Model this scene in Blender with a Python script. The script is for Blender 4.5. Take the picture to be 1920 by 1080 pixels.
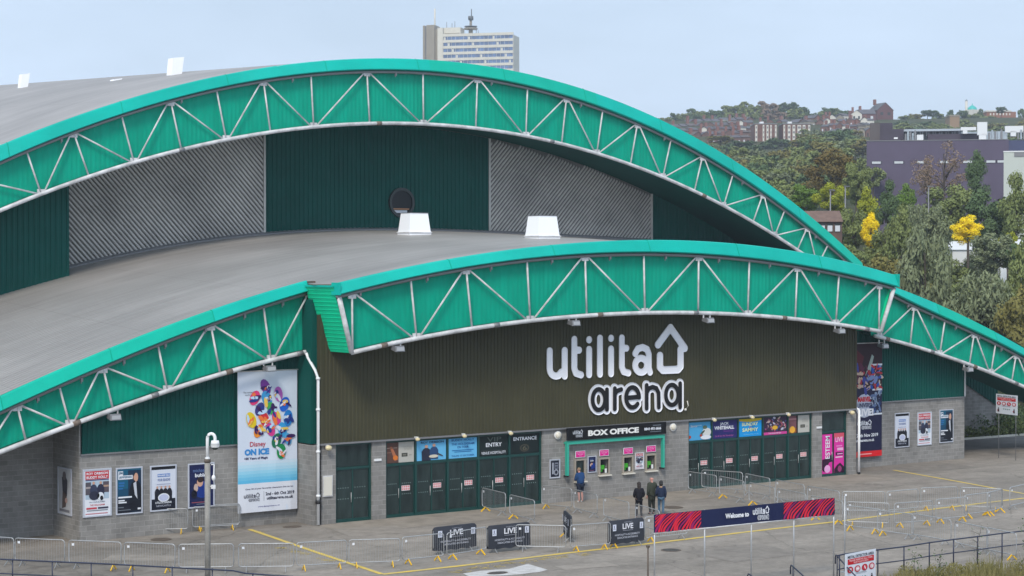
import bpy, bmesh, math, random
import numpy as np
from mathutils import Vector, Matrix
R = math.radians
random.seed(7)
for o in list(bpy.data.objects): bpy.data.objects.remove(o)
S = bpy.context.scene
COL = S.collection
# ------------------------------------------------------------------ survey of the photograph
F = 3600.0; TH = 0.63425365; PIT = R(0.8752841); CH = 12.04327
CU, CD = -44.30984, -74.83604
FW = (math.sin(TH), math.cos(TH)); RT = (math.cos(TH), -math.sin(TH))
cp, sp = math.cos(PIT), math.sin(PIT)
def ray(x, y):
    a = (x-960)/F; b = (540-y)/F; h = cp+b*sp; v = -sp+b*cp
    return (FW[0]*h+RT[0]*a, FW[1]*h+RT[1]*a, v)
def onD(x, y, d):
    r = ray(x, y); t = (d-CD)/r[1]; return (CU+t*r[0], CH+t*r[2])
def onU(x, y, u):
    r = ray(x, y); t = (u-CU)/r[0]; return (CD+t*r[1], CH+t*r[2])
def onZ(x, y, z=0.0):
    r = ray(x, y); t = (z-CH)/r[2]; return (CU+t*r[0], CD+t*r[1])
def atZ(x, Z, y=485):
    """point at forward distance Z seen at column x and row y"""
    r = ray(x, y); t = Z/(FW[0]*r[0]+FW[1]*r[1]); return (CU+t*r[0], CD+t*r[1], CH+t*r[2])
# ------------------------------------------------------------------ camera
cam = bpy.data.cameras.new('camera'); co = bpy.data.objects.new('camera', cam); COL.objects.link(co)
co.location = (CU, CD, CH); co.rotation_euler = (math.pi/2-PIT, 0, -TH)
cam.sensor_width = 36; cam.lens = 36*F/1920; cam.clip_start = 0.5; cam.clip_end = 6000
S.camera = co
# ------------------------------------------------------------------ world, sun, exposure
SUN_EL, SUN_AZ = R(44), R(228)       # azimuth measured clockwise from +Y
W = bpy.data.worlds.new('World'); S.world = W; W.use_nodes = True
nt = W.node_tree; nt.nodes.clear()
N = nt.nodes.new; L = nt.links.new
out = N('ShaderNodeOutputWorld'); bg = N('ShaderNodeBackground'); sky = N('ShaderNodeTexSky')
sky.sky_type = 'NISHITA'; sky.sun_disc = False; sky.sun_elevation = SUN_EL; sky.sun_rotation = SUN_AZ
sky.air_density = 1.0; sky.dust_density = 2.5; sky.ozone_density = 1.0; sky.altitude = 50
# thin, even high cloud over the blue
geo = N('ShaderNodeTexCoord'); mp = N('ShaderNodeMapping'); mp.inputs['Scale'].default_value = (1, 1, 3.2)
L(geo.outputs['Generated'], mp.inputs['Vector'])
nz = N('ShaderNodeTexNoise'); nz.inputs['Scale'].default_value = 2.6; nz.inputs['Detail'].default_value = 5
nz.inputs['Roughness'].default_value = .55
L(mp.outputs['Vector'], nz.inputs['Vector'])
cr = N('ShaderNodeMapRange'); cr.inputs[1].default_value = .35; cr.inputs[2].default_value = .68
cr.inputs[3].default_value = .62; cr.inputs[4].default_value = 1.0
L(nz.outputs['Fac'], cr.inputs[0])
cl = N('ShaderNodeMixRGB'); cl.inputs['Color2'].default_value = (8.0, 9.7, 12.0, 1)
L(cr.outputs[0], cl.inputs['Fac']); L(sky.outputs['Color'], cl.inputs['Color1'])
bg.inputs['Strength'].default_value = 0.082
L(cl.outputs['Color'], bg.inputs['Color']); L(bg.outputs[0], out.inputs['Surface'])
sl = bpy.data.lights.new('sun', 'SUN'); so = bpy.data.objects.new('sun', sl); COL.objects.link(so)
sl.energy = 2.0; sl.angle = R(14); sl.color = (1, .93, .82)
so.rotation_euler = (math.pi/2-SUN_EL, 0, math.pi-SUN_AZ)
so.location = (0, 0, 80)
S.view_settings.view_transform = 'Standard'; S.view_settings.look = 'None'
S.view_settings.gamma = 1; S.view_settings.exposure = 0.36
S.cycles.max_bounces = 6
# ------------------------------------------------------------------ materials
MATS = {}
def mat(name, col, rough=.6, metal=0, spec=.5, var=0, scale=1.0, bump=0, bscale=20, coat=0, emit=None, var_col=None, stretch=(1, 1, 1)):
    if name in MATS: return MATS[name]
    m = bpy.data.materials.new(name); m.use_nodes = True; MATS[name] = m
    t = m.node_tree; b = t.nodes['Principled BSDF']
    b.inputs['Base Color'].default_value = (*col, 1); b.inputs['Roughness'].default_value = rough
    b.inputs['Metallic'].default_value = metal; b.inputs['Specular IOR Level'].default_value = spec
    b.inputs['Coat Weight'].default_value = coat
    if var or bump:
        tc = t.nodes.new('ShaderNodeTexCoord'); mpn = t.nodes.new('ShaderNodeMapping'); mpn.inputs['Scale'].default_value = stretch
        t.links.new(tc.outputs['Object'], mpn.inputs['Vector'])
    if var:
        n = t.nodes.new('ShaderNodeTexNoise'); n.inputs['Scale'].default_value = scale; n.inputs['Detail'].default_value = 6
        n.inputs['Roughness'].default_value = .65
        t.links.new(mpn.outputs['Vector'], n.inputs['Vector'])
        mx = t.nodes.new('ShaderNodeMixRGB')
        c2 = var_col or tuple(min(1, c*(1+var)) for c in col); c1 = tuple(c*(1-var) for c in col) if not var_col else col
        mx.inputs['Color1'].default_value = (*c1, 1); mx.inputs['Color2'].default_value = (*c2, 1)
        mr = t.nodes.new('ShaderNodeMapRange'); mr.inputs[1].default_value = .35; mr.inputs[2].default_value = .65
        t.links.new(n.outputs['Fac'], mr.inputs[0]); t.links.new(mr.outputs[0], mx.inputs['Fac'])
        t.links.new(mx.outputs[0], b.inputs['Base Color'])
    if bump:
        n2 = t.nodes.new('ShaderNodeTexNoise'); n2.inputs['Scale'].default_value = bscale; n2.inputs['Detail'].default_value = 4
        t.links.new(mpn.outputs['Vector'], n2.inputs['Vector'])
        bp = t.nodes.new('ShaderNodeBump'); bp.inputs['Strength'].default_value = bump; bp.inputs['Distance'].default_value = .05
        t.links.new(n2.outputs['Fac'], bp.inputs['Height']); t.links.new(bp.outputs[0], b.inputs['Normal'])
    if emit:
        b.inputs['Emission Color'].default_value = (*col, 1); b.inputs['Emission Strength'].default_value = emit
    return m
def flat(c, rough=.6):
    """printed colour used in artwork; c is an sRGB 0-255 triple"""
    k = 'print_%02x%02x%02x' % c
    return mat(k, tuple(((v/255)**2.2)*.92 for v in c), rough, spec=.3)
G_FASCIA = mat('fascia_paint', (.0, .41, .335), .58, spec=.15, var=.10, scale=.25, stretch=(1, 1, 2))
G_FASCIA2 = mat('fascia_paint_greener', (.0, .405, .295), .58, spec=.15, var=.10, scale=.3)
G_FASCIA3 = mat('fascia_paint_faded', (.004, .425, .35), .58, spec=.15, var=.10, scale=.3)
G_PANEL = mat('panel_paint', (.0, .325, .215), .7, spec=.08, var=.09, scale=1.0, stretch=(2.2, 1, .35))
G_DARK = mat('dark_teal_cladding', (.0, .074, .061), .65, spec=.15, var=.12, scale=.25)
G_FRAME = mat('teal_frame_paint', (.001, .048, .042), .45)
G_BOX = mat('box_office_green_paint', (.03, .40, .29), .45)
G_END = mat('return_green_paint', (.0, .56, .29), .5, spec=.25, var=.06, scale=1)
BROWN = mat('olive_brown_cladding', (.055, .052, .026), .7, var=.14, scale=.3, spec=.3)
STEEL = mat('light_grey_steel', (.56, .56, .565), .65, metal=.0, spec=.25, var=.25, scale=1.6)
GUTTER = mat('grey_gutter_steel', (.22, .22, .23), .5, metal=.3)
LOUV = mat('grey_slat_metal', (.52, .50, .47), .55, metal=.1, var=.22, scale=.3)
LOUVB = mat('dark_slat_backing', (.17, .165, .155), .75, var=.2, scale=.3)
GALV = mat('galvanised_steel', (.42, .43, .44), .42, metal=.45, var=.12, scale=6)
YEL = mat('yellow_foot_plastic', (.85, .50, .01), .5)
NAVY = mat('navy_rail_paint', (.018, .024, .055), .4, var=.2, scale=5)
WHITE = mat('white_paint', (.80, .81, .82), .45)
WHITEV = mat('white_vent_plastic', (.92, .93, .95), .35)
BLACKM = mat('black_rubber', (.012, .012, .014), .6)
GLASSD = mat('dark_door_glass', (.008, .018, .018), .16, spec=.45, var=.5, scale=.9, var_col=(.030, .050, .050), stretch=(2, 2, .5))
GLASSW = mat('blue_window_glass', (.10, .17, .33), .12, spec=.8, var=.45, scale=.25)
CONC = mat('pale_concrete', (.66, .63, .55), .8, var=.06, scale=.5)
CONCD = mat('tan_concrete', (.30, .265, .21), .85, var=.06, scale=.5)
BRICK = mat('red_brown_brick', (.17, .085, .065), .85, var=.2, scale=.8)
SLATE = mat('purple_grey_slate', (.10, .092, .105), .7, var=.25, scale=1.2)
PURPLE = mat('purple_cladding', (.082, .062, .110), .6, var=.08, scale=.2)
CREAM = mat('cream_render', (.66, .64, .58), .8)
FROST = mat('frosted_white_print', (.60, .63, .68), .6)
YLINE = mat('worn_yellow_paint', (.72, .50, .07), .8, var=.3, scale=2.0, var_col=(.52, .40, .14))
WPATCH = mat('worn_white_paint', (.58, .57, .56), .85, var=.2, scale=2.5, var_col=(.42, .40, .38))
def block_mat():
    m = bpy.data.materials.new('grey_blockwork'); m.use_nodes = True; t = m.node_tree; b = t.nodes['Principled BSDF']
    b.inputs['Roughness'].default_value = .9; b.inputs['Specular IOR Level'].default_value = .2
    tc = t.nodes.new('ShaderNodeTexCoord'); sx = t.nodes.new('ShaderNodeSeparateXYZ'); ad = t.nodes.new('ShaderNodeMath')
    cx = t.nodes.new('ShaderNodeCombineXYZ'); t.links.new(tc.outputs['Object'], sx.inputs[0])
    t.links.new(sx.outputs[0], ad.inputs[0]); t.links.new(sx.outputs[1], ad.inputs[1])
    t.links.new(ad.outputs[0], cx.inputs[0]); t.links.new(sx.outputs[2], cx.inputs[1])
    br = t.nodes.new('ShaderNodeTexBrick'); br.inputs['Scale'].default_value = 1; br.inputs['Brick Width'].default_value = .45
    br.inputs['Row Height'].default_value = .225; br.inputs['Mortar Size'].default_value = .013; br.inputs['Mortar Smooth'].default_value = .1
    br.inputs['Color1'].default_value = (.225, .218, .208, 1); br.inputs['Color2'].default_value = (.285, .276, .264, 1)
    br.inputs['Mortar'].default_value = (.335, .325, .31, 1); br.inputs['Bias'].default_value = 0
    t.links.new(cx.outputs[0], br.inputs['Vector'])
    n = t.nodes.new('ShaderNodeTexNoise'); n.inputs['Scale'].default_value = .55; n.inputs['Detail'].default_value = 8; n.inputs['Roughness'].default_value = .7
    t.links.new(tc.outputs['Object'], n.inputs['Vector'])
    mr = t.nodes.new('ShaderNodeMapRange'); mr.inputs[1].default_value = .3; mr.inputs[2].default_value = .7; mr.inputs[3].default_value = .70; mr.inputs[4].default_value = 1.20
    t.links.new(n.outputs['Fac'], mr.inputs[0])
    mx = t.nodes.new('ShaderNodeMixRGB'); mx.blend_type = 'MULTIPLY'; mx.inputs['Fac'].default_value = 1
    t.links.new(br.outputs['Color'], mx.inputs['Color1']); t.links.new(mr.outputs[0], mx.inputs['Color2'])
    t.links.new(mx.outputs[0], b.inputs['Base Color'])
    bp = t.nodes.new('ShaderNodeBump'); bp.inputs['Strength'].default_value = .5; bp.inputs['Distance'].default_value = .01; bp.invert = True
    t.links.new(br.outputs['Fac'], bp.inputs['Height']); t.links.new(bp.outputs[0], b.inputs['Normal'])
    return m
BLOCK = block_mat()
def roof_mat():
    m = bpy.data.materials.new('grey_ribbed_roof'); m.use_nodes = True; t = m.node_tree; b = t.nodes['Principled BSDF']
    b.inputs['Roughness'].default_value = .5; b.inputs['Metallic'].default_value = .15
    tc = t.nodes.new('ShaderNodeTexCoord')
    mp1 = t.nodes.new('ShaderNodeMapping'); mp1.inputs['Scale'].default_value = (.12, 2.6, .12); t.links.new(tc.outputs['Object'], mp1.inputs['Vector'])
    n = t.nodes.new('ShaderNodeTexNoise'); n.inputs['Scale'].default_value = .6; n.inputs['Detail'].default_value = 7; n.inputs['Roughness'].default_value = .7
    t.links.new(mp1.outputs[0], n.inputs['Vector'])
    n2 = t.nodes.new('ShaderNodeTexNoise'); n2.inputs['Scale'].default_value = .16; n2.inputs['Detail'].default_value = 6; t.links.new(tc.outputs['Object'], n2.inputs['Vector'])
    w = t.nodes.new('ShaderNodeTexWave'); w.bands_direction = 'Y'; w.inputs['Scale'].default_value = 1.05; w.wave_profile = 'SIN'
    t.links.new(tc.outputs['Object'], w.inputs['Vector'])
    r = t.nodes.new('ShaderNodeValToRGB'); r.color_ramp.elements[0].position = .3; r.color_ramp.elements[1].position = .72
    r.color_ramp.elements[0].color = (.280, .260, .245, 1); r.color_ramp.elements[1].color = (.365, .342, .325, 1)
    t.links.new(n.outputs['Fac'], r.inputs['Fac'])
    mr = t.nodes.new('ShaderNodeMapRange'); mr.inputs[1].default_value = .35; mr.inputs[2].default_value = .65; mr.inputs[3].default_value = .9; mr.inputs[4].default_value = 1.12
    t.links.new(n2.outputs['Fac'], mr.inputs[0])
    mx = t.nodes.new('ShaderNodeMixRGB'); mx.blend_type = 'MULTIPLY'; mx.inputs['Fac'].default_value = 1
    t.links.new(r.outputs[0], mx.inputs['Color1']); t.links.new(mr.outputs[0], mx.inputs['Color2'])
    sx = t.nodes.new('ShaderNodeSeparateXYZ'); t.links.new(tc.outputs['Object'], sx.inputs[0])
    mo = t.nodes.new('ShaderNodeMath'); mo.operation = 'PINGPONG'; mo.inputs[1].default_value = 3.1; t.links.new(sx.outputs[0], mo.inputs[0])
    lt = t.nodes.new('ShaderNodeMath'); lt.operation = 'LESS_THAN'; lt.inputs[1].default_value = .035; t.links.new(mo.outputs[0], lt.inputs[0])
    mx3 = t.nodes.new('ShaderNodeMixRGB'); mx3.blend_type = 'MULTIPLY'; mx3.inputs['Color2'].default_value = (.90, .895, .89, 1); t.links.new(lt.outputs[0], mx3.inputs['Fac']); t.links.new(mx.outputs[0], mx3.inputs['Color1'])
    mp4 = t.nodes.new('ShaderNodeMapping'); mp4.inputs['Scale'].default_value = (.05, 9, 1); t.links.new(tc.outputs['Object'], mp4.inputs['Vector'])
    n4 = t.nodes.new('ShaderNodeTexNoise'); n4.inputs['Scale'].default_value = 1; n4.inputs['Detail'].default_value = 3; t.links.new(mp4.outputs[0], n4.inputs['Vector'])
    mr4 = t.nodes.new('ShaderNodeMapRange'); mr4.inputs[1].default_value = .35; mr4.inputs[2].default_value = .65; mr4.inputs[3].default_value = .92; mr4.inputs[4].default_value = 1.06; t.links.new(n4.outputs['Fac'], mr4.inputs[0])
    mx4 = t.nodes.new('ShaderNodeMixRGB'); mx4.blend_type = 'MULTIPLY'; mx4.inputs['Fac'].default_value = 1; t.links.new(mx3.outputs[0], mx4.inputs['Color1']); t.links.new(mr4.outputs[0], mx4.inputs['Color2'])
    t.links.new(mx4.outputs[0], b.inputs['Base Color'])
    bp = t.nodes.new('ShaderNodeBump'); bp.inputs['Strength'].default_value = .7; bp.inputs['Distance'].default_value = .05
    t.links.new(w.outputs['Fac'], bp.inputs['Height']); t.links.new(bp.outputs[0], b.inputs['Normal'])
    return m
ROOF = roof_mat()
# ------------------------------------------------------------------ mesh builder
ORG = {}
def tag(o, label=None, cat=None, group=None, kind=None):
    if label: o['label'] = label
    if cat: o['category'] = cat
    if group: o['group'] = group
    if kind: o['kind'] = kind
    return o
def thing(name, loc, label, cat, group=None, rz=0):
    o = bpy.data.objects.new(name, None); COL.objects.link(o); o.location = loc; o.rotation_euler = (0, 0, rz)
    o.empty_display_size = .3
    ORG[o.name] = (loc, rz)
    return tag(o, label, cat, group)
class MB:
    def __init__(s): s.v = []; s.f = []; s.m = []; s.mats = []; s.sm = []; s.lastm = None
    def mi(s, m):
        if m is None: m = s.lastm
        s.lastm = m
        if m not in s.mats: s.mats.append(m)
        return s.mats.index(m)
    def add(s, vs, fs, m=None, smooth=False):
        b = len(s.v); s.v += [tuple(p) for p in vs]; i = s.mi(m)
        for f in fs: s.f.append(tuple(b+k for k in f)); s.m.append(i); s.sm.append(smooth)
        return s
    def quad(s, a, b, c, d, m=None): return s.add([a, b, c, d], [(0, 1, 2, 3)], m)
    def box(s, a, b, m=None):
        x0, y0, z0 = a; x1, y1, z1 = b
        return s.add([(x0, y0, z0), (x1, y0, z0), (x1, y1, z0), (x0, y1, z0), (x0, y0, z1), (x1, y0, z1), (x1, y1, z1), (x0, y1, z1)],
                     [(0, 3, 2, 1), (4, 5, 6, 7), (0, 1, 5, 4), (1, 2, 6, 5), (2, 3, 7, 6), (3, 0, 4, 7)], m)
    def frustum(s, c, h, w0, d0, w1, d1, m=None):
        x, y, z = c
        return s.add([(x-w0, y-d0, z), (x+w0, y-d0, z), (x+w0, y+d0, z), (x-w0, y+d0, z), (x-w1, y-d1, z+h), (x+w1, y-d1, z+h), (x+w1, y+d1, z+h), (x-w1, y+d1, z+h)],
                     [(0, 3, 2, 1), (4, 5, 6, 7), (0, 1, 5, 4), (1, 2, 6, 5), (2, 3, 7, 6), (3, 0, 4, 7)], m)
    def prism(s, base, top, m=None):
        n = len(base)
        fs = [tuple(range(n))[::-1], tuple(range(n, 2*n))]+[(i, (i+1) % n, n+(i+1) % n, n+i) for i in range(n)]
        return s.add(list(base)+list(top), fs, m)
    def tube(s, pts, r, m=None, n=8, cap=True, r2=None):
        pts = [Vector(p) for p in pts]; rings = []; k = len(pts)
        for i, p in enumerate(pts):
            t = (pts[min(i+1, k-1)]-pts[max(i-1, 0)]).normalized()
            up = Vector((0, 0, 1)) if abs(t.z) < .95 else Vector((1, 0, 0))
            a = t.cross(up).normalized(); b = t.cross(a)
            rr = r if r2 is None else r+(r2-r)*i/(k-1)
            rings.append([p+(a*math.cos(2*math.pi*j/n)+b*math.sin(2*math.pi*j/n))*rr for j in range(n)])
        vs = [q for g in rings for q in g]
        fs = [(i*n+j, i*n+(j+1) % n, (i+1)*n+(j+1) % n, (i+1)*n+j) for i in range(k-1) for j in range(n)]
        if cap: fs += [tuple(range(n))[::-1], tuple((k-1)*n+j for j in range(n))]
        return s.add(vs, fs, m, True)
    def bar(s, a, b, w, h, m=None, up=(0, 0, 1)):
        a, b = Vector(a), Vector(b); t = (b-a).normalized(); u = Vector(up)
        x = t.cross(u).normalized()*w/2; y = x.cross(t).normalized()*h/2
        return s.prism([a-x-y, a+x-y, a+x+y, a-x+y], [b-x-y, b+x-y, b+x+y, b-x+y], m)
    def sphere(s, c, r, m=None, nu=12, nv=8, sc=(1, 1, 1)):
        vs = [(c[0], c[1], c[2]-r*sc[2])]
        for i in range(1, nv):
            a = math.pi*i/nv-math.pi/2
            for j in range(nu):
                t = 2*math.pi*j/nu
                vs.append((c[0]+r*sc[0]*math.cos(a)*math.cos(t), c[1]+r*sc[1]*math.cos(a)*math.sin(t), c[2]+r*sc[2]*math.sin(a)))
        vs.append((c[0], c[1], c[2]+r*sc[2])); e = len(vs)-1
        fs = [(0, 1+(j+1) % nu, 1+j) for j in range(nu)]+[(e, 1+(nv-2)*nu+j, 1+(nv-2)*nu+(j+1) % nu) for j in range(nu)]
        fs += [(1+i*nu+j, 1+i*nu+(j+1) % nu, 1+(i+1)*nu+(j+1) % nu, 1+(i+1)*nu+j) for i in range(nv-2) for j in range(nu)]
        return s.add(vs, fs, m, True)
    def mesh(s, name, org=((0, 0, 0), 0)):
        (ox, oy, oz), rz = org; me = bpy.data.meshes.new(name); c, sn = math.cos(-rz), math.sin(-rz)
        vv = []
        for x, y, z in s.v:
            x -= ox; y -= oy
            vv.append((x*c-y*sn, x*sn+y*c, z-oz))
        me.from_pydata(vv, [], s.f); me.materials.clear()
        for m in s.mats: me.materials.append(m)
        me.polygons.foreach_set('material_index', s.m); me.polygons.foreach_set('use_smooth', s.sm)
        bm = bmesh.new(); bm.from_mesh(me); bmesh.ops.recalc_face_normals(bm, faces=bm.faces); bm.to_mesh(me); bm.free()
        me.update(); return me
    def build(s, name, parent=None, loc=None, world=True, label=None):
        org = ((0, 0, 0), 0)
        if parent is not None and world: org = ORG[parent.name]
        elif loc is not None: org = (loc, 0)
        o = bpy.data.objects.new(name, s.mesh(name, org)); COL.objects.link(o)
        if parent is not None: o.parent = parent; ORG[o.name] = ORG[parent.name]
        else:
            if loc is not None: o.location = loc
            ORG[o.name] = org
        if label: o['label'] = label
        return o
def copy_tree(o, parent=None):
    c = o.copy(); COL.objects.link(c); c.parent = parent
    for ch in list(o.children): copy_tree(ch, c)
    return c
_TC = {}
def text_data(s, bold=0.0, sx=1.0):
    k = (s, bold)
    if k not in _TC:
        cu = bpy.data.curves.new('t', 'FONT'); cu.body = s; cu.size = 1; cu.offset = bold; cu.resolution_u = 3; cu.align_x = 'LEFT'
        ob = bpy.data.objects.new('t', cu); COL.objects.link(ob); bpy.context.view_layer.update()
        me = bpy.data.meshes.new_from_object(ob.evaluated_get(bpy.context.evaluated_depsgraph_get()))
        v = np.array([p.co[:2] for p in me.vertices]) if len(me.vertices) else np.zeros((0, 2))
        f = [tuple(p.vertices) for p in me.polygons]
        bpy.data.objects.remove(ob); bpy.data.curves.remove(cu); bpy.data.meshes.remove(me); _TC[k] = (v, f)
    return _TC[k]
class Art:
    """flat printed work on a plane: origin (lower left), unit x direction, width and height; layers stand proud by 5 mm"""
    def __init__(s, mb, o, xd, w, h, n): s.mb = mb; s.o = Vector(o); s.x = Vector(xd); s.w = w; s.h = h; s.n = Vector(n); s.k = 1
    def P(s, x, y, k): return s.o+s.x*(x*s.w)+Vector((0, 0, 1))*(y*s.h)+s.n*(.005*k)
    def poly(s, pts, m, k=1): s.mb.add([s.P(x, y, k) for x, y in pts], [tuple(range(len(pts)))], m)
    def rect(s, x0, y0, x1, y1, m, k=1): s.poly([(x0, y0), (x1, y0), (x1, y1), (x0, y1)], m, k)
    def ell(s, cx, cy, rx, ry, m, k=1, n=16, a=0):
        ca, sa = math.cos(a), math.sin(a); asp = s.w/s.h
        pts = []
        for i in range(n):
            t = 2*math.pi*i/n; X = rx*math.cos(t); Y = ry*math.sin(t)/asp
            pts.append((cx+X*ca-Y*sa, cy+(X*sa+Y*ca)*asp))
        s.poly(pts, m, k)
    def text(s, t, x0, y0, x1, y1, m, k=2, bold=.01):
        v, f = text_data(t, bold)
        if not len(v): return
        a = v.min(0); b = v.max(0); q = (v-a)/np.maximum(b-a, 1e-6)
        s.mb.add([s.P(x0+(x1-x0)*p[0], y0+(y1-y0)*p[1], k) for p in q], f, m)
    def person(s, cx, y0, h, skin, cloth, k=3, w=.11):
        s.ell(cx, y0+h*.88, w*.38, h*.10, skin, k+1, 10)
        s.poly([(cx-w, y0), (cx-w*1.05, y0+h*.55), (cx-w*.7, y0+h*.72), (cx-w*.2, y0+h*.8), (cx+w*.2, y0+h*.8), (cx+w*.7, y0+h*.72), (cx+w*1.05, y0+h*.55), (cx+w, y0)], cloth, k)
# union of strokes -> outline plate (marching squares over a distance field)
def sdf_plate(mb, fn, x0, y0, x1, y1, nx, ny, put, m, thick=0):
    xs = np.linspace(x0, x1, nx+1); ys = np.linspace(y0, y1, ny+1)
    X, Y = np.meshgrid(xs, ys); D = fn(X, Y)
    vid = {}; vs = []; fs = []; edges = {}
    def vert(key, p):
        if key not in vid: vid[key] = len(vs); vs.append(p)
        return vid[key]
    for j in range(ny):
        for i in range(nx):
            c = [(i, j), (i+1, j), (i+1, j+1), (i, j+1)]; d = [D[b, a] for a, b in c]
            if min(d) >= 0: continue
            poly = []
            for k in range(4):
                a, b = c[k], c[(k+1) % 4]; da, db = d[k], d[(k+1) % 4]
                if da < 0: poly.append(vert(a, (xs[a[0]], ys[a[1]])))
                if (da < 0) != (db < 0):
                    t = da/(da-db); key = (min(a, b), max(a, b))
                    poly.append(vert(key, (xs[a[0]]+(xs[b[0]]-xs[a[0]])*t, ys[a[1]]+(ys[b[1]]-ys[a[1]])*t)))
            if len(poly) >= 3: fs.append(tuple(poly))
    if thick:
        n = len(vs); cnt = {}
        for f in fs:
            for k in range(len(f)):
                e = (f[k], f[(k+1) % len(f)]); cnt[e] = 1
        side = [(a, a+n, b+n, b) for (a, b) in cnt if (b, a) not in cnt]
        mb.add([put(x, y, thick) for x, y in vs]+[put(x, y, 0) for x, y in vs], fs+side, m)
    else: mb.add([put(x, y, 0) for x, y in vs], fs, m)
def seg(X, Y, ax, ay, bx, by):
    dx, dy = bx-ax, by-ay; l = dx*dx+dy*dy+1e-9
    t = np.clip(((X-ax)*dx+(Y-ay)*dy)/l, 0, 1); return np.hypot(X-ax-t*dx, Y-ay-t*dy)
def arc(X, Y, cx, cy, r, a0, a1):
    """distance to an arc from a0 to a1 degrees, anticlockwise"""
    A = np.degrees(np.arctan2(Y-cy, X-cx)); rel = (A-a0) % 360; span = (a1-a0) % 360 or 360
    d = np.abs(np.hypot(X-cx, Y-cy)-r)
    e0 = np.hypot(X-cx-r*math.cos(R(a0)), Y-cy-r*math.sin(R(a0))); e1 = np.hypot(X-cx-r*math.cos(R(a1)), Y-cy-r*math.sin(R(a1)))
    return np.where(rel <= span, d, np.minimum(e0, e1))
# ------------------------------------------------------------------ ground
M_SL = .048
def A(u): return 12.97-.0061*(u-18.1)**2
_ru = [-30, -14, -7.3, -2.49, 1.23, 6.1, 9.4, 13, 16.7, 21, 25.1]; _rz = [3.5, 8.6, 10.5, 11.62, 12.25, 13.03, 13.45, 13.70, 13.82, 13.88, 13.80]
for _x, _y in ((1120, 442), (1180, 450), (1223, 454), (1303, 459), (1400, 470), (1500, 484), (1600, 503), (1680, 530), (1772, 585), (1842, 620), (1920, 665)):
    _q = onD(_x, _y, 22.3); _ru.append(_q[0]); _rz.append(_q[1])
_rc = np.polyfit(_ru[1:], _rz[1:], 6)
def z22(u): return float(np.polyval(_rc, u)) if -14 < u < _ru[-1] else (float(np.polyval(_rc, -14))+(u+14)*.36 if u <= -14 else _rz[-1]-(u-_ru[-1])*.5)
def roofz(u, d):
    t = (d-.8)/21.5; return A(u)*(1-t)+z22(u)*t
def hit_roof(x, y):
    r = ray(x, y)
    for i in range(4000):
        t = 60+i*.02; u, d, z = CU+t*r[0], CD+t*r[1], CH+t*r[2]
        if d > .8 and z < roofz(u, d): return (u, d, z)
    return (u, d, z)
def zx(u, d): return ((u-CU)*FW[0]+(d-CD)*FW[1], (u-CU)*RT[0]+(d-CD)*RT[1])
def sstep(a, b, x): t = min(1, max(0, (x-a)/(b-a))); return t*t*(3-2*t)
HZ = [(0, 0), (152, 0), (170, 1.0), (200, 3.0), (260, 7), (330, 13), (450, 26), (600, 44), (750, 60), (880, 74), (980, 79), (1300, 74), (3000, 60)]
def terr(u, d):
    Z, X = zx(u, d)
    h = float(np.interp(Z, [a for a, b in HZ], [b for a, b in HZ]))
    a = X/max(Z, 1)
    side = sstep(-.02, .06, a)*1.0
    near = sstep(120, 160, Z)
    e = (math.sin(u*.011+1)*math.cos(d*.013)+.5*math.sin(u*.031)*math.cos(d*.027))*min(1, max(0, (Z-200)/300))*2.2
    return (h+e)*near*(side*.96+.04 if Z < 300 else 1)
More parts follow.
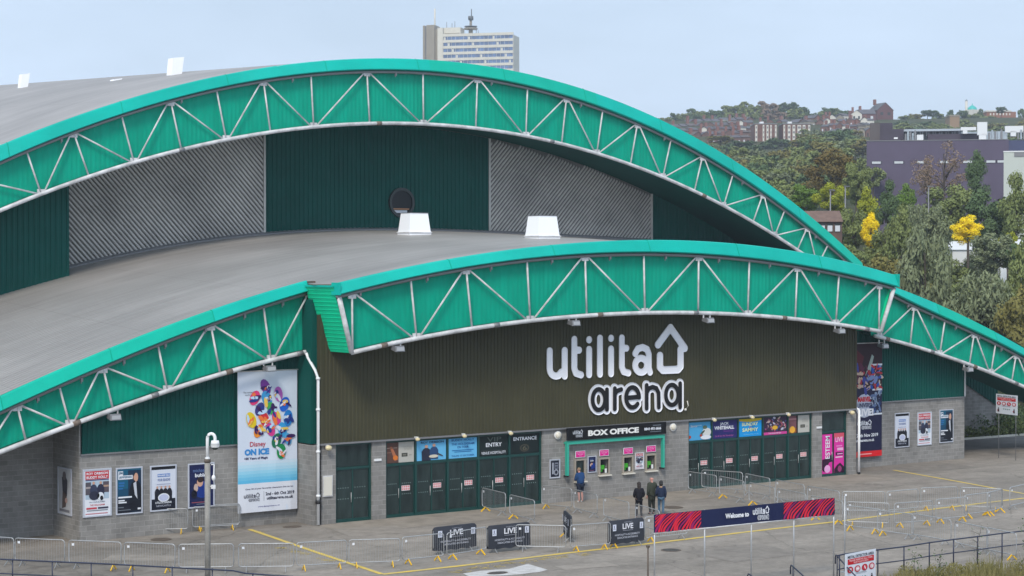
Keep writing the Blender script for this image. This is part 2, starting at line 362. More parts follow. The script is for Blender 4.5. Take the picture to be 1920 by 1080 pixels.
def ground_mat():
    m = bpy.data.materials.new('yard_asphalt'); m.use_nodes = True; t = m.node_tree; b = t.nodes['Principled BSDF']
    b.inputs['Roughness'].default_value = .92; b.inputs['Specular IOR Level'].default_value = .15
    tc = t.nodes.new('ShaderNodeTexCoord')
    def noise(s, det, rg, st=(1, 1, 1)):
        mpn = t.nodes.new('ShaderNodeMapping'); mpn.inputs['Scale'].default_value = st; t.links.new(tc.outputs['Object'], mpn.inputs[0])
        n = t.nodes.new('ShaderNodeTexNoise'); n.inputs['Scale'].default_value = s; n.inputs['Detail'].default_value = det; n.inputs['Roughness'].default_value = rg
        t.links.new(mpn.outputs[0], n.inputs['Vector']); return n
    n1 = noise(.09, 6, .6); n2 = noise(.9, 8, .75, (1, 1, 1)); n3 = noise(.35, 5, .6, (.35, 1.5, 1))
    r = t.nodes.new('ShaderNodeValToRGB'); r.color_ramp.elements[0].position = .32; r.color_ramp.elements[1].position = .68
    r.color_ramp.elements[0].color = (.205, .184, .160, 1); r.color_ramp.elements[1].color = (.300, .265, .230, 1)
    t.links.new(n1.outputs['Fac'], r.inputs[0])
    def mul(a, n, lo, hi, f0=.35, f1=.65):
        mr = t.nodes.new('ShaderNodeMapRange'); mr.inputs[1].default_value = f0; mr.inputs[2].default_value = f1; mr.inputs[3].default_value = lo; mr.inputs[4].default_value = hi
        t.links.new(n.outputs['Fac'], mr.inputs[0]); mx = t.nodes.new('ShaderNodeMixRGB'); mx.blend_type = 'MULTIPLY'; mx.inputs['Fac'].default_value = 1
        t.links.new(a, mx.inputs['Color1']); t.links.new(mr.outputs[0], mx.inputs['Color2']); return mx.outputs[0]
    c = mul(r.outputs[0], n2, .84, 1.12); c = mul(c, n3, .84, 1.12); c = mul(c, noise(.03, 3, .5), .88, 1.10, .4, .6); c = mul(c, noise(4.0, 4, .7), .90, 1.08)
    # hairline cracks and repaired seams
    v = t.nodes.new('ShaderNodeTexVoronoi'); v.feature = 'DISTANCE_TO_EDGE'; v.inputs['Scale'].default_value = .16
    wv = t.nodes.new('ShaderNodeMixRGB'); wv.blend_type = 'ADD'; wv.inputs['Fac'].default_value = .9
    t.links.new(tc.outputs['Object'], wv.inputs['Color1']); t.links.new(n2.outputs['Color'], wv.inputs['Color2']); t.links.new(wv.outputs[0], v.inputs['Vector'])
    mr = t.nodes.new('ShaderNodeMapRange'); mr.inputs[1].default_value = 0; mr.inputs[2].default_value = .010; mr.inputs[3].default_value = .72; mr.inputs[4].default_value = 1
    t.links.new(v.outputs['Distance'], mr.inputs[0]); mx = t.nodes.new('ShaderNodeMixRGB'); mx.blend_type = 'MULTIPLY'; mx.inputs['Fac'].default_value = 1
    t.links.new(c, mx.inputs['Color1']); t.links.new(mr.outputs[0], mx.inputs['Color2']); t.links.new(mx.outputs[0], b.inputs['Base Color'])
    return m
YARD = ground_mat()
TURF = mat('rough_grass', (.050, .066, .022), .95, spec=.1, var=.4, scale=.35, var_col=(.085, .085, .035))
HILLG = mat('hill_scrub', (.045, .060, .024), .95, spec=.1, var=.3, scale=.06, var_col=(.075, .075, .038))
APRON = mat('door_apron_concrete', (.285, .25, .21), .9, spec=.15, var=.18, scale=.8)
ROADM = mat('dark_road_asphalt', (.19, .18, .17), .9, spec=.15, var=.15, scale=.5)
# the ground: one sheet to the horizon, hill included
mb = MB(); gz = []
Zs = [-20, 20, 50, 70, 100, 125, 140, 150, 160, 170, 185, 200, 220, 245, 270, 300, 330, 370, 410, 450, 500, 550, 600, 660, 720, 780, 830, 880, 930, 980, 1040, 1120]
As = np.linspace(-.6, .6, 61)
vs = []
for Z in Zs:
    for a in As:
        X = a*max(Z, 90)*1.0
        u = CU+Z*FW[0]+X*RT[0]; d = CD+Z*FW[1]+X*RT[1]; vs.append((u, d, terr(u, d)-.004))
n = len(As)
mb.add(vs, [(j*n+i, j*n+i+1, (j+1)*n+i+1, (j+1)*n+i) for j in range(len(Zs)-1) for i in range(n-1)], HILLG, True)
tag(mb.build('ground'), kind='structure')
def sheet(name, pts, m, z=0.0, kind='structure'):
    mb = MB(); mb.add([(p[0], p[1], z) for p in pts], [tuple(range(len(pts)))], m); return tag(mb.build(name), kind=kind)
sheet('yard', [(-45, -40), (75, -40), (68, 6), (62, 9.0), (45.6, 13), (-45, 13)], YARD, .006)
sheet('pavement', [(-.2, -3.0), (35, -3.0), (35, .6), (-.2, .6)], APRON, .012)
sheet('road', [(45.7, 6.4), (70, 1.0), (80, 8.6), (45.7, 10.4)], ROADM, .012)
mb = MB(); mb.prism([(45.7, 10.4, 0), (80, 8.6, 0), (80, 8.8, 0), (45.7, 10.6, 0)], [(45.7, 10.4, .13), (80, 8.6, .13), (80, 8.8, .13), (45.7, 10.6, .13)], CONC)
tag(mb.build('kerb'), kind='structure')
def line_strip(name, pts, w, m, z, px=True):
    mb = MB(); q = [onZ(*p) if px else p for p in pts]
    for i in range(len(q)-1):
        a, b = Vector((*q[i], z)), Vector((*q[i+1], z)); t = (b-a).normalized(); s_ = Vector((-t.y, t.x, 0))*w/2
        k = max(1, int((b-a).length/1.5))
        for j in range(k):
            p0 = a+(b-a)*(j/k); p1 = a+(b-a)*((j+1)/k); mb.quad(p0-s_, p1-s_, p1+s_, p0+s_, m)
    return tag(mb.build(name), kind='structure')
line_strip('yellow_line', [(468, 993), (590, 1035), (716, 1077)], .22, YLINE, .017)
line_strip('yellow_line', [(717, 1077.5), (860, 1062), (1060, 1038), (1200, 1022), (1400, 998), (1565, 979), (1760, 954), (1925, 934)], .26, YLINE, .0185)
line_strip('yellow_line', [(1676, 882), (1800, 904), (1925, 927)], .22, YLINE, .0171)
PATCH = mat('asphalt_patch', (.225, .202, .178), .92, spec=.1, var=.15, scale=1.5); PATCH2 = mat('pale_asphalt_patch', (.29, .258, .224), .92, spec=.1, var=.15, scale=1.5)
for (x0, y0, x1, y1, w_, m_) in [(1330, 1045, 1470, 1030, 1.6, PATCH), (640, 1000, 760, 992, 1.2, PATCH2), (1690, 880, 1800, 872, 1.8, PATCH), (1050, 1066, 1150, 1058, .5, PATCH2), (200, 1046, 330, 1048, .7, PATCH2)]:
    a_, b_ = Vector((*onZ(x0, y0), .0125)), Vector((*onZ(x1, y1), .0125)); t_ = (b_-a_).normalized(); s_ = Vector((-t_.y, t_.x, 0))*w_
    sheet('asphalt_patch', [tuple(p)[:2] for p in (a_-s_, b_-s_*.9, b_+s_, a_+s_*1.1)], m_, .0130)
# worn remnants of painted lettering beside the line
mb = MB(); rr = random.Random(3)
for (xa, ya, xb, yb, k) in [(850, 1073, 878, 1070, 5), (890, 1067, 940, 1061, 8), (952, 1058, 990, 1053, 6), (998, 1052, 1070, 1043, 12), (1085, 1041, 1105, 1039, 4), (520, 1027, 545, 1031, 4), (548, 1034, 585, 1041, 6), (600, 1048, 622, 1053, 4), (470, 996, 500, 1001, 5)]:
    for i in range(k):
        t = i/k; u, d = onZ(xa+(xb-xa)*t, ya+(yb-ya)*t)
        for q in range(2):
            du, dd = rr.uniform(-.12, .12), rr.uniform(-.28, .28); s0 = rr.uniform(.08, .22)
            a = rr.choice([0, .6, 1.57, -.6])+.1; ca, sa = math.cos(a)*s0, math.sin(a)*s0
            mb.add([(u+du-ca-.02, d+dd-sa, .0165), (u+du+ca, d+dd+sa-.02, .0165), (u+du+ca+.02, d+dd+sa+.03, .0165), (u+du-ca, d+dd-sa+.03, .0165)], [(0, 1, 2, 3)], YLINE)
tag(mb.build('worn_road_marking'), kind='structure')
sheet('white_road_marking', [onZ(868, 1076), onZ(900, 1071), onZ(955, 1067), onZ(990, 1058), onZ(1027, 1069), onZ(1012, 1073), onZ(960, 1079), onZ(880, 1082)], WPATCH, .015)
DARKP = mat('dark_asphalt_stain', (.06, .055, .05), .9)
RUSTP = mat('rusty_iron_cover', (.11, .085, .065), .7, var=.3, scale=3)
for i, (x, y, rx, ry, lb) in enumerate([(1258, 1032, .42, .42, 'dark round manhole cover in the asphalt under the welcome banner'), (933, 1075, .45, .3, 'small dark drain cover set in the white painted patch'), (302, 1012, .45, .45, 'rusty manhole cover in front of the row of posters on the left wall'), (1262, 952, .5, .5, 'brown manhole cover in the paving right of the waiting people'), (548, 988, .45, .35, 'rusty manhole cover beside the white downpipe')]):
    u, d = onZ(x, y); mb = MB()
    for k, (r0, zz, m) in enumerate([(1, .022, RUSTP), (.82, .026, DARKP if i < 2 else RUSTP)]):
        mb.prism([(u+rx*r0*math.cos(a*math.pi/8), d+ry*r0*math.sin(a*math.pi/8), .008) for a in range(16)], [(u+rx*r0*math.cos(a*math.pi/8), d+ry*r0*math.sin(a*math.pi/8), zz) for a in range(16)], m)
    tag(mb.build('manhole_cover', loc=(u, d, 0)), lb, 'manhole cover')
# ------------------------------------------------------------------ the arena
AR = thing('arena_building', (17, 8, 0), 'large arena hall with grey vaulted roofs and turquoise arched trusses above an olive brown front', 'arena')
def fitc(pts, d, deg=3):
    P = np.array([onD(x, y, d) for x, y in pts]); lo, hi = P[:, 0].min(), P[:, 0].max()
    c = np.polyfit(P[:, 0], P[:, 1], deg); q = np.polyfit(P[:, 0], P[:, 1], 2)
    def f(u):
        k = min(max(u, lo), hi); return float(np.polyval(c, k)+np.polyval(q, u)-np.polyval(q, k))
    return f
def corr(mb, u0, u1, zlo, zhi, d, m, pitch=.2, dep=.035, end0=None, end1=None):
    """trapezoidal profiled sheet, ribs vertical"""
    us = []; u = u0
    k = int((u1-u0)/pitch)+1; p = (u1-u0)/k
    for i in range(k):
        a = u0+i*p; us += [(a, 0), (a+p*.45, 0), (a+p*.55, -dep), (a+p*.9, -dep)]
    us.append((u1, 0)); vs = []
    for (u, q) in us: vs += [(u, d+q, zlo(u)), (u, d+q, zhi(u))]
    mb.add(vs, [(2*i, 2*i+2, 2*i+3, 2*i+1) for i in range(len(us)-1)], m); return mb
def truss(name, d, top, low, ch, u0, u1, verts, slope0=0, slope1=0, label=None, pan_d=.28):
    ft, fl, fc = fitc(top, d), fitc(low, d), fitc(ch, d)
    U = [u0+(u1-u0)*i/60 for i in range(61)]
    mb = MB(); s0 = lambda u: fc(u)+.02
    # end lean: panel drawn as sheet with sheared ends
    k = int((u1-u0)/.26); vs = []; 
    for i in range(k*4+1):
        t = i/(k*4); q = [0, 0, -.012, -.012][i % 4]; ub = u0+(u1-u0)*t; w0 = max(0, 1-(ub-u0)/4); w1 = max(0, 1-(u1-ub)/4)
        ut = ub-slope0*w0+slope1*w1
        vs += [(ub, d+pan_d+q, s0(ub)), (ut, d+pan_d+q, fl(ut)+.15)]
    mb.add(vs, [(2*i, 2*i+2, 2*i+3, 2*i+1) for i in range(k*4)], G_PANEL)
    T = mb.build(name, AR, label=label)
    # fascia
    mb = MB(); vs = []; fs = []
    ua, ub = u0-slope0, u1+slope1; UF = [ua+(ub-ua)*i/60 for i in range(61)]
    prof = [(.30, 0), (.0, .02), (-.16, -.10)]
    for u in UF:
        zt, zl = ft(u), fl(u)
        vs += [(u, d+.34, zt-.06), (u, d+.10, zt), (u, d-.06, zt-.05), (u, d-.30, zl+.03), (u, d-.26, zl-.02), (u, d+.22, zl-.02)]
    for i in range(60):
        for j in range(5): fs.append((i*6+j, (i+1)*6+j, (i+1)*6+j+1, i*6+j+1))
    fs += [(0, 1, 2, 3, 4, 5), tuple(60*6+j for j in (5, 4, 3, 2, 1, 0))]
    jn = int((ub-ua)/6.2); rf_ = random.Random(len(name)+int(u1*7)); seg_m = [rf_.choice([G_FASCIA, G_FASCIA, G_FASCIA2, G_FASCIA3]) for _ in range(jn+2)]
    bv = len(mb.v); mb.v += vs
    for q, f in enumerate(fs):
        mb.f.append(f); mb.m.append(mb.mi(seg_m[min(jn, int((q//5)/60*(jn+1)))] if q < 300 else G_FASCIA)); mb.sm.append(False)
    o = mb.build('fascia', T)
    for i in range(1, jn+1):     # lapped joints of the fascia lengths
        mb = MB(); u = ua+(ub-ua)*i/(jn+1); zt, zl = ft(u), fl(u); t = (ft(u+.1)-ft(u))/.1
        mb.prism([(u-.02, d+.10, zt+.012), (u-.02, d-.06, zt-.038), (u-.02, d-.312, zl+.03), (u-.02, d-.30, zl+.03), (u-.02, d+.1, zt-.02)],
                 [(u+.02, d+.10, zt+.012), (u+.02, d-.06, zt-.038), (u+.02, d-.312, zl+.03), (u+.02, d-.30, zl+.03), (u+.02, d+.1, zt-.02)], G_PANEL); mb.build('fascia_joint', o)
    mb = MB(); mb.tube([(u, d+.0, fl(u)-.13) for u in UF], .085, GUTTER, 8); mb.build('top_chord', T)
    mb = MB(); mb.tube([(u, d, fc(u)) for u in U], .105, STEEL, 10); mb.build('bottom_chord', T)
    RUSTJ = mat('rusty_splice', (.17, .13, .105), .8, var=.3, scale=6)
    for i in range(3, 60, 11):
        ua_, ub_ = U[i]-.16, U[i]+.16; mb = MB(); mb.tube([(ua_, d, fc(ua_)), (ub_, d, fc(ub_))], .118, RUSTJ if i % 2 else GUTTER, 10); mb.build('splice_sleeve', T)
    for i in range(2, 60, 6):
        ua_ = UF[i]; mb = MB(); mb.box((ua_-.05, d-.09, fl(ua_)-.34), (ua_+.05, d+.02, fl(ua_)-.18), GUTTER); mb.box((ua_-.02, d-.02, fl(ua_)-.42), (ua_+.02, d+.02, fl(ua_)-.30), GUTTER); mb.build('cable_clip', T)
    # web members
    prev = None; V = []
    for (xt, yt, xb, yb, w) in verts:
        a = onD(xt, yt, d); b = onD(xb, yb, d); a = (a[0], fl(a[0])-.13); b = (b[0], fc(b[0])); V.append((a, b, w))
    for a, b, w in V:
        if w >= 0:
            mb = MB(); mb.tube([(a[0], d, a[1]), (b[0], d, b[1])], .048, STEEL, 8); o = mb.build('web_post', T)
            mb = MB()
            if w == 0:
                mb.box((b[0]-.2, d-.03, b[1]+.05), (b[0]+.2, d+.03, b[1]+.24), STEEL)
            else: mb.box((a[0]-.2, d-.03, a[1]-.24), (a[0]+.2, d+.03, a[1]-.05), STEEL)
            mb.build('gusset_plate', o)
    for i in range(len(V)-1):
        (a0, b0, w0), (a1, b1, w1) = V[i], V[i+1]; w0, w1 = abs(w0), abs(w1)
        p, q = (a0, b1) if w0 == 1 else (b0, a1)
        if w0 == w1: continue
        p = (p[0]+(.12), p[1]); q = (q[0]-.12, q[1])
        mb = MB(); mb.tube([(p[0], d, p[1]), (q[0], d, q[1])], .045, STEEL, 8); mb.build('web_diagonal', T)
    return T, ft, fl, fc
# --- upper truss, 17 m behind the front
UT = [(0, 274), (107.5, 232.5), (215, 190), (320, 162.5), (480, 125), (585, 114.5), (640, 112), (691, 110.3), (796.7, 113.4), (902, 124.7), (1008, 142.6), (1120, 173), (1186.7, 200), (1290, 251.7), (1413, 323), (1510, 393), (1606.7, 486.7)]
UL = [(0, 302.5), (50, 280), (140, 244), (227.5, 210), (320, 182.5), (492, 149), (585.6, 136.3), (691, 132), (796.7, 134.5), (891.7, 145), (990, 162), (1064, 180), (1136.7, 203), (1193, 230), (1260, 260), (1316.7, 289), (1375, 323), (1428, 360), (1471.7, 393), (1513, 425), (1551.7, 458), (1593, 491.7)]
UC = [(0, 396), (40, 380), (80, 362.5), (170, 330), (252, 303.5), (340, 277.5), (425, 260), (507, 246), (585.6, 237.6), (691, 234.8), (793, 234.8), (893.4, 243), (986.7, 256), (1053.5, 270), (1120, 288), (1183, 308), (1243, 330), (1303, 356.7), (1358, 385), (1413, 416.7), (1453, 443), (1497, 470.7)]
UV = [(-60, 330, -20, 400, 1), (50, 282, 77, 360, 0), (138, 249, 167, 327, 1), (228, 213, 251, 300, 0), (320, 185, 340, 277, 1), (406, 165, 424, 257, 0), (494, 150, 507, 246, 1), (583, 140, 588, 235, 0), (688, 133, 693, 233, 1), (793, 136, 794, 232, 0), (895, 146, 892, 240, 1), (989, 163, 986, 252, 0), (1062, 183, 1053, 269, 1), (1130, 205, 1119, 285, 0), (1195, 231, 1182, 307, 1), (1258, 260, 1243, 330, 0), (1317, 290, 1302, 355, 1), (1374, 324, 1357, 383, 0), (1430, 361, 1412, 414, 1), (1471, 393, 1453, 440, 0), (1513, 427, 1495, 470, 1), (1552, 461, 1534, 497, 0), (1585, 495, 1570, 525, 1)]
uL, uR = -14.0, 53.0
T1, uft, ufl, ufc = truss('arched_truss', 17, UT, UL, UC, uL, uR, UV, 0, 0, 'high turquoise arched truss over the upper hall roof')
# --- lower trusses
LT = [(0, 743), (111, 693), (222, 647), (342, 600), (500, 548), (567, 528)]
LL = [(0, 767), (33, 755.6), (111, 718), (193, 682), (295.6, 642), (393, 605), (500, 567), (573, 545.6)]
LC = [(0, 849), (46.7, 829), (131, 795.6), (213, 769), (315.6, 733), (413, 703.5), (506.7, 673), (593, 657)]
LV = [(-70, 800, -45, 870, 0), (32, 757, 49, 827, 1), (111, 718, 131, 792, 0), (193, 683, 212, 767, 1), (296, 642, 314, 731, 0), (395, 605, 413, 702, 1), (494, 573, 508, 671, 0), (584, 545, 596, 650, -1)]
T2, lft, lfl, lfc = truss('arched_truss', .8, LT, LL, LC, -19.5, .05, LV, 0, -.25, 'left turquoise truss length beside the projecting canopy')
FT = [(633, 529), (769, 500), (875, 485), (1060, 454), (1127, 450.7), (1203, 448.5), (1303, 451.7), (1393, 460), (1493, 471.7), (1607, 493.5), (1681, 516)]
FL = [(634, 549), (662.5, 545), (770, 520), (872, 500), (987.5, 484), (1093, 475), (1207, 470), (1308, 476), (1405, 484), (1497, 496.7), (1573, 512), (1647.6, 530), (1674, 535)]
FC = [(661, 661), (781, 634.7), (884, 617), (994, 600), (1100, 592), (1210, 587), (1309, 588), (1402, 591), (1491, 597), (1565.7, 607), (1651, 622)]
FV = [(660, 547, 661, 658, 1), (770, 520, 781, 632, 0), (874, 501, 885, 616, 1), (988, 484, 994, 599, 0), (1097, 475, 1100, 590, 1), (1207, 470, 1209, 585, 0), (1310, 476, 1309, 587, 1), (1405, 485, 1402, 590, 0), (1495, 497, 1491, 597, 1), (1573, 512, 1567, 606, 0), (1649, 533, 1648, 621, 1)]
DF = -1.9
uf0 = onD(659, 661, DF)[0]; uf1 = onD(1651, 623, DF)[0]; uft0 = onD(631, 549, DF)[0]; uft1 = onD(1678, 530, DF)[0]
T3, fft, ffl, ffc = truss('arched_truss', DF, FT, FL, FC, uf0, uf1, FV, uf0-uft0, uft1-uf1, 'projecting turquoise truss over the entrance and lit sign')
for (ut, ub) in ((uft0+.12, uf0), (uft1-.12, uf1)):
    mb = MB(); mb.tube([(ut, DF-.02, ffl(ut)-.15), (ub, DF-.02, ffc(ub))], .115, STEEL, 10); mb.build('end_post', T3)
RT_ = [(1674, 536), (1715, 551), (1772.7, 576), (1842, 609), (1920, 652)]
RL = [(1674, 551), (1715, 571), (1770, 596.6), (1825.7, 621.7), (1866, 641), (1909, 664)]
RC = [(1650.8, 632.6), (1707.4, 646.8), (1761, 664), (1817.6, 684.5), (1857, 698), (1896, 714.5), (1920, 725.5)]
RV = [(1651, 560, 1649, 628, 0), (1714, 572, 1706.5, 645, 1), (1771.5, 597, 1762, 662, 0), (1826.4, 623, 1817.6, 682, 1), (1866.4, 642, 1858, 696, 0), (1905, 665, 1897, 713, 1), (1945, 690, 1938, 735, 0), (1990, 715, 1980, 760, 1)]
T4, rft, rfl, rfc = truss('arched_truss', .8, RT_, RL, RC, 36.9, 57.5, RV, 0, 0, 'right turquoise truss length descending beyond the entrance')
# --- roofs
def roof(name, u0, u1, d0, d1, zf, nu=80, nd=24, th=.25, m=ROOF, lip=None):
    mb = MB(); vs = []
    for j in range(nd+1):
        for i in range(nu+1):
            u = u0+(u1-u0)*i/nu; d = d0+(d1-d0)*j/nd; vs.append((u, d, zf(u, d)))
    n = nu+1; fs = [(j*n+i, j*n+i+1, (j+1)*n+i+1, (j+1)*n+i) for j in range(nd) for i in range(nu)]
    mb.add(vs, fs, m, True)
    return mb
def low_roof(u, d): return roofz(u, max(d, .8))-.05
mb = roof('roof', -22, 58, 1.05, 24, low_roof)
n = 12
vs = []
for i in range(61):
    u = uft0+(uft1-uft0)*i/60; vs += [(u, DF+.2, fft(u)-.05), (u, 1.05, low_roof(u, 1.05)+.004)]
mb.add(vs, [(2*i, 2*i+2, 2*i+3, 2*i+1) for i in range(60)], ROOF, True)
LR = mb.build('roof', AR, label='lower grey ribbed roof behind the front trusses')
MU = .045
def up_roof(u, d): return uft(u)-.05+MU*(d-17)
mb = roof('roof', -40, 56, 17.2, 100, lambda u, d: (uft(u) if u > -12 else uft(-12)-(-12-u)*.62)-.05+MU*(d-17), 90, 30)
mb.build('roof', AR, label='upper grey ribbed roof behind the high arched truss')
# soffit under the upper overhang and under the front overhang
mb = MB(); vs = []
for i in range(81):
    u = -16+(54+16)*i/80; vs += [(u, 17.2, ufc(u)+.1), (u, 22.4, ufc(u)+.1+MU*5.2)]
mb.add(vs, [(2*i, 2*i+2, 2*i+3, 2*i+1) for i in range(80)], G_DARK); mb.build('soffit', AR)
mb = MB(); vs = []
for i in range(61):
    u = uf0+(uf1-uf0)*i/60; vs += [(u, DF+.2, ffc(u)+.1), (u, .3, ffc(u)+.2)]
mb.add(vs, [(2*i, 2*i+2, 2*i+3, 2*i+1) for i in range(60)], G_DARK)
for f_, a, b in ((lfc, -19.5, .0), (rfc, 36.9, 57.5)):
    vs = []
    for i in range(31):
        u = a+(b-a)*i/30; vs += [(u, 1.0, f_(u)+.1), (u, 4.5, f_(u)+.2)]
    mb.add(vs, [(2*i, 2*i+2, 2*i+3, 2*i+1) for i in range(30)], G_DARK)
mb.build('soffit', AR)
# --- return panel of the projecting canopy (horizontal ribs, cut away at the lower back)
def ret_u(z, side=0):
    zt, zb = ffl(uft0), ffc(uf0)
    return uf0+(uft0-uf0)*(z-zb)/(zt-zb)
mb = MB(); zb = ffc(uf0)-.02; zt = fft(uft0)-.12
zc = onD(600, 625, .0)[1]
k = 17
for i in range(k):
    z0 = zb+(zt-zb)*i/k; z1 = zb+(zt-zb)*(i+1)/k
    def dback(z): return .66 if z > zc else -.10+(.35)*(z-zb)/(zc-zb)
    zm = z0+(z1-z0)*.55
    mb.quad((ret_u(z0), DF+.12, z0), (ret_u(zm), DF+.12, zm), (ret_u(zm), dback(zm), zm), (ret_u(z0), dback(z0), z0), G_END)
    mb.quad((ret_u(zm), DF+.12, zm), (ret_u(zm)-.03, DF+.12, z1-.03), (ret_u(zm)-.03, dback(z1), z1-.03), (ret_u(zm), dback(zm), zm), G_END)
    mb.quad((ret_u(zm)-.03, DF+.12, z1-.03), (ret_u(z1), DF+.12, z1), (ret_u(z1), dback(z1), z1), (ret_u(zm)-.03, dback(z1), z1-.03), G_END)
mb.build('return_panel', AR)
mb = MB(); us = ret_u(zt)
mb.box((us-.04, DF+.15, zt-.06), (us+.12, .80, zt+.02), G_FASCIA)
mb.build('return_coping', AR)
mb = MB(); mb.box((uft0-.05, DF-.31, ffl(uft0)-.03), (uft0+.04, DF+.36, fft(uft0)+.03), G_FASCIA); mb.build('fascia_end_cap', T3)
mb = MB(); mb.box((uft1-.04, DF-.31, ffl(uft1)-.03), (uft1+.05, DF+.36, fft(uft1)+.03), G_FASCIA); mb.build('fascia_end_cap', T3)
mb = MB(); zt2 = ffc(uf1)
mb.prism([(uf1, DF+.12, zt2), (uf1, .6, zt2), (uft1, .6, fft(uft1)-.1), (uft1, DF+.12, fft(uft1)-.1)], [(uf1+.05, DF+.12, zt2), (uf1+.05, .6, zt2), (uft1+.05, .6, fft(uft1)-.1), (uft1+.05, DF+.12, fft(uft1)-.1)], G_END)
mb.build('return_panel', AR)
# --- upper walls
W22 = 22.3
def utop(u, d=W22): return ufc(u)+.05+MU*(d-17)
def lowr(u, d=W22): return roofz(u, d)-.6
uA = onD(130, 500, W22)[0]; uB = onD(497, 437, W22)[0]; uC = onD(915, 432, W22)[0]; uD = onD(1222, 440, W22)[0]
mb = MB(); corr(mb, uB, uC, lowr, utop, W22-.05, G_DARK, .3, .05); mb.build('upper_wall', AR, label='dark teal clad wall between the slatted walls')
mb = MB(); corr(mb, uD, 50, lambda u: roofz(max(u, 18), W22)-6, utop, W22-.1, G_DARK, .3, .05); mb.build('upper_wall', AR, label='shaded dark teal wall at the right end of the upper hall')
WL = 19.8; ul = onD(130, 521, WL)[0]
mb = MB(); corr(mb, -18, ul, lambda u: roofz(u, WL)-.6, lambda u: ufc(u)+.1+MU*(WL-17), WL, G_DARK, .3, .05)
mb.quad((ul, WL, 8), (ul, W22+.2, 8), (ul, W22+.2, utop(ul)), (ul, WL, utop(ul)), G_DARK)
mb.build('upper_wall', AR, label='dark teal wall standing forward at the left end of the upper hall')
def slats(u0, u1, sgn, name):
    mb = MB(); corr(mb, u0, u1, lowr, utop, W22+.05, LOUVB, 1, .001)
    p = .31; c = -60
    zmin = min(roofz(u0, W22), roofz(u1, W22))-.6; zmax = max(utop(u) for u in np.linspace(u0, u1, 20))
    while c < 60:
        c += p                       # line: z = sgn*(u-u0)*1.05 + c
        pts = [u for u in np.linspace(u0, u1, 60) if lowr(u) < sgn*(u-u0)*1.05+c+8 < utop(u)-.03]
        if len(pts) < 2: continue
        a, b = pts[0], pts[-1]; za, zb_ = sgn*(a-u0)*1.05+c+8, sgn*(b-u0)*1.05+c+8
        mb.prism([(a, W22, za-.10), (a, W22-.06, za-.05), (a, W22-.06, za+.05), (a, W22, za+.10)], [(b, W22, zb_-.10), (b, W22-.06, zb_-.05), (b, W22-.06, zb_+.05), (b, W22, zb_+.10)], LOUV)
    o = mb.build('slatted_wall', AR, label=name)
    for u in (u0, u1): mb = MB(); mb.box((u-.06, W22-.12, lowr(u)), (u+.06, W22-.02, utop(u)), LOUV); mb.build('edge_trim', o)
slats(ul+.02, uB-.07, -1, 'grey wall of slats sloping down to the right')
slats(uC+.07, uD-.07, 1, 'grey wall of slats sloping up to the right')
mb = MB()
for i in range(60):
    a = uA-.3+(uD-uA+.3)*i/60; b = uA-.3+(uD-uA+.3)*(i+1)/60
    mb.prism([(a, W22-.28, roofz(a, W22)-.1), (a, W22, roofz(a, W22)-.1), (a, W22, roofz(a, W22)+.12), (a, W22-.28, roofz(a, W22)+.0)], [(b, W22-.28, roofz(b, W22)-.1), (b, W22, roofz(b, W22)-.1), (b, W22, roofz(b, W22)+.12), (b, W22-.28, roofz(b, W22)+.0)], GUTTER)
mb.build('wall_flashing', AR)
# round window
wu, wz = onD(752, 380, W22-.1)
def ring(mb, u, z, d, r0, r1, m, n=28, th=.06):
    vs = []
    for i in range(n):
        c, s_ = math.cos(2*math.pi*i/n), math.sin(2*math.pi*i/n)
        vs += [(u+r0*c, d, z+r0*s_), (u+r1*c, d, z+r1*s_), (u+r1*c, d-th, z+r1*s_), (u+r0*c, d-th, z+r0*s_)]
    mb.add(vs, [(4*i+a, 4*((i+1) % n)+a, 4*((i+1) % n)+(a+1) % 4, 4*i+(a+1) % 4) for i in range(n) for a in range(4)], m)
def disc(mb, u, z, d, r, m, n=28): mb.add([(u+r*math.cos(2*math.pi*i/n), d, z+r*math.sin(2*math.pi*i/n)) for i in range(n)], [tuple(range(n))], m)
mb = MB(); disc(mb, wu, wz, W22-.14, .78, mat('black_window_glass', (.006, .008, .010), .35, spec=.25)); WN = mb.build('round_window', AR)
mb = MB(); ring(mb, wu, wz, W22-.10, .74, .90, mat('dark_window_frame', (.02, .03, .03), .4), th=.14); mb.build('window_frame', WN)
mb = MB(); mb.box((wu-.62, W22-.155, wz-.42), (wu+.55, W22-.145, wz-.34), mat('tan_blind', (.40, .20, .10), .7)); mb.box((wu-.55, W22-.155, wz-.62), (wu+.4, W22-.145, wz-.46), FROST); mb.build('window_blind', WN)
# --- front: olive brown cladding box
UW = onD(1604.5, 765.5, 0)[0]; ZC = 3.67
mb = MB(); corr(mb, 0.0, UW, lambda u: ZC, lambda u: min(A(u)-.5, max(ffc(u), 8)+1.2), 0, BROWN, .2, .028)
mb.quad((0, 0, ZC), (0, 1.7, ZC), (0, 1.7, 10.3), (0, 0, 10.3), BROWN); mb.quad((UW, 0, ZC), (UW, 2.2, ZC), (UW, 2.2, 10.3), (UW, 0, 10.3), BROWN)
mb.box((-.05, -.07, ZC-.06), (UW+.05, .5, ZC+.02), GUTTER)
CLAD = mb.build('front_cladding', AR)
for q in ((-.03, .14, 10.0), (UW-.10, UW+.03, 9.6)): mb = MB(); mb.box((q[0], -.055, ZC), (q[1], -.04, q[2]), BROWN); mb.build('corner_flashing', CLAD)
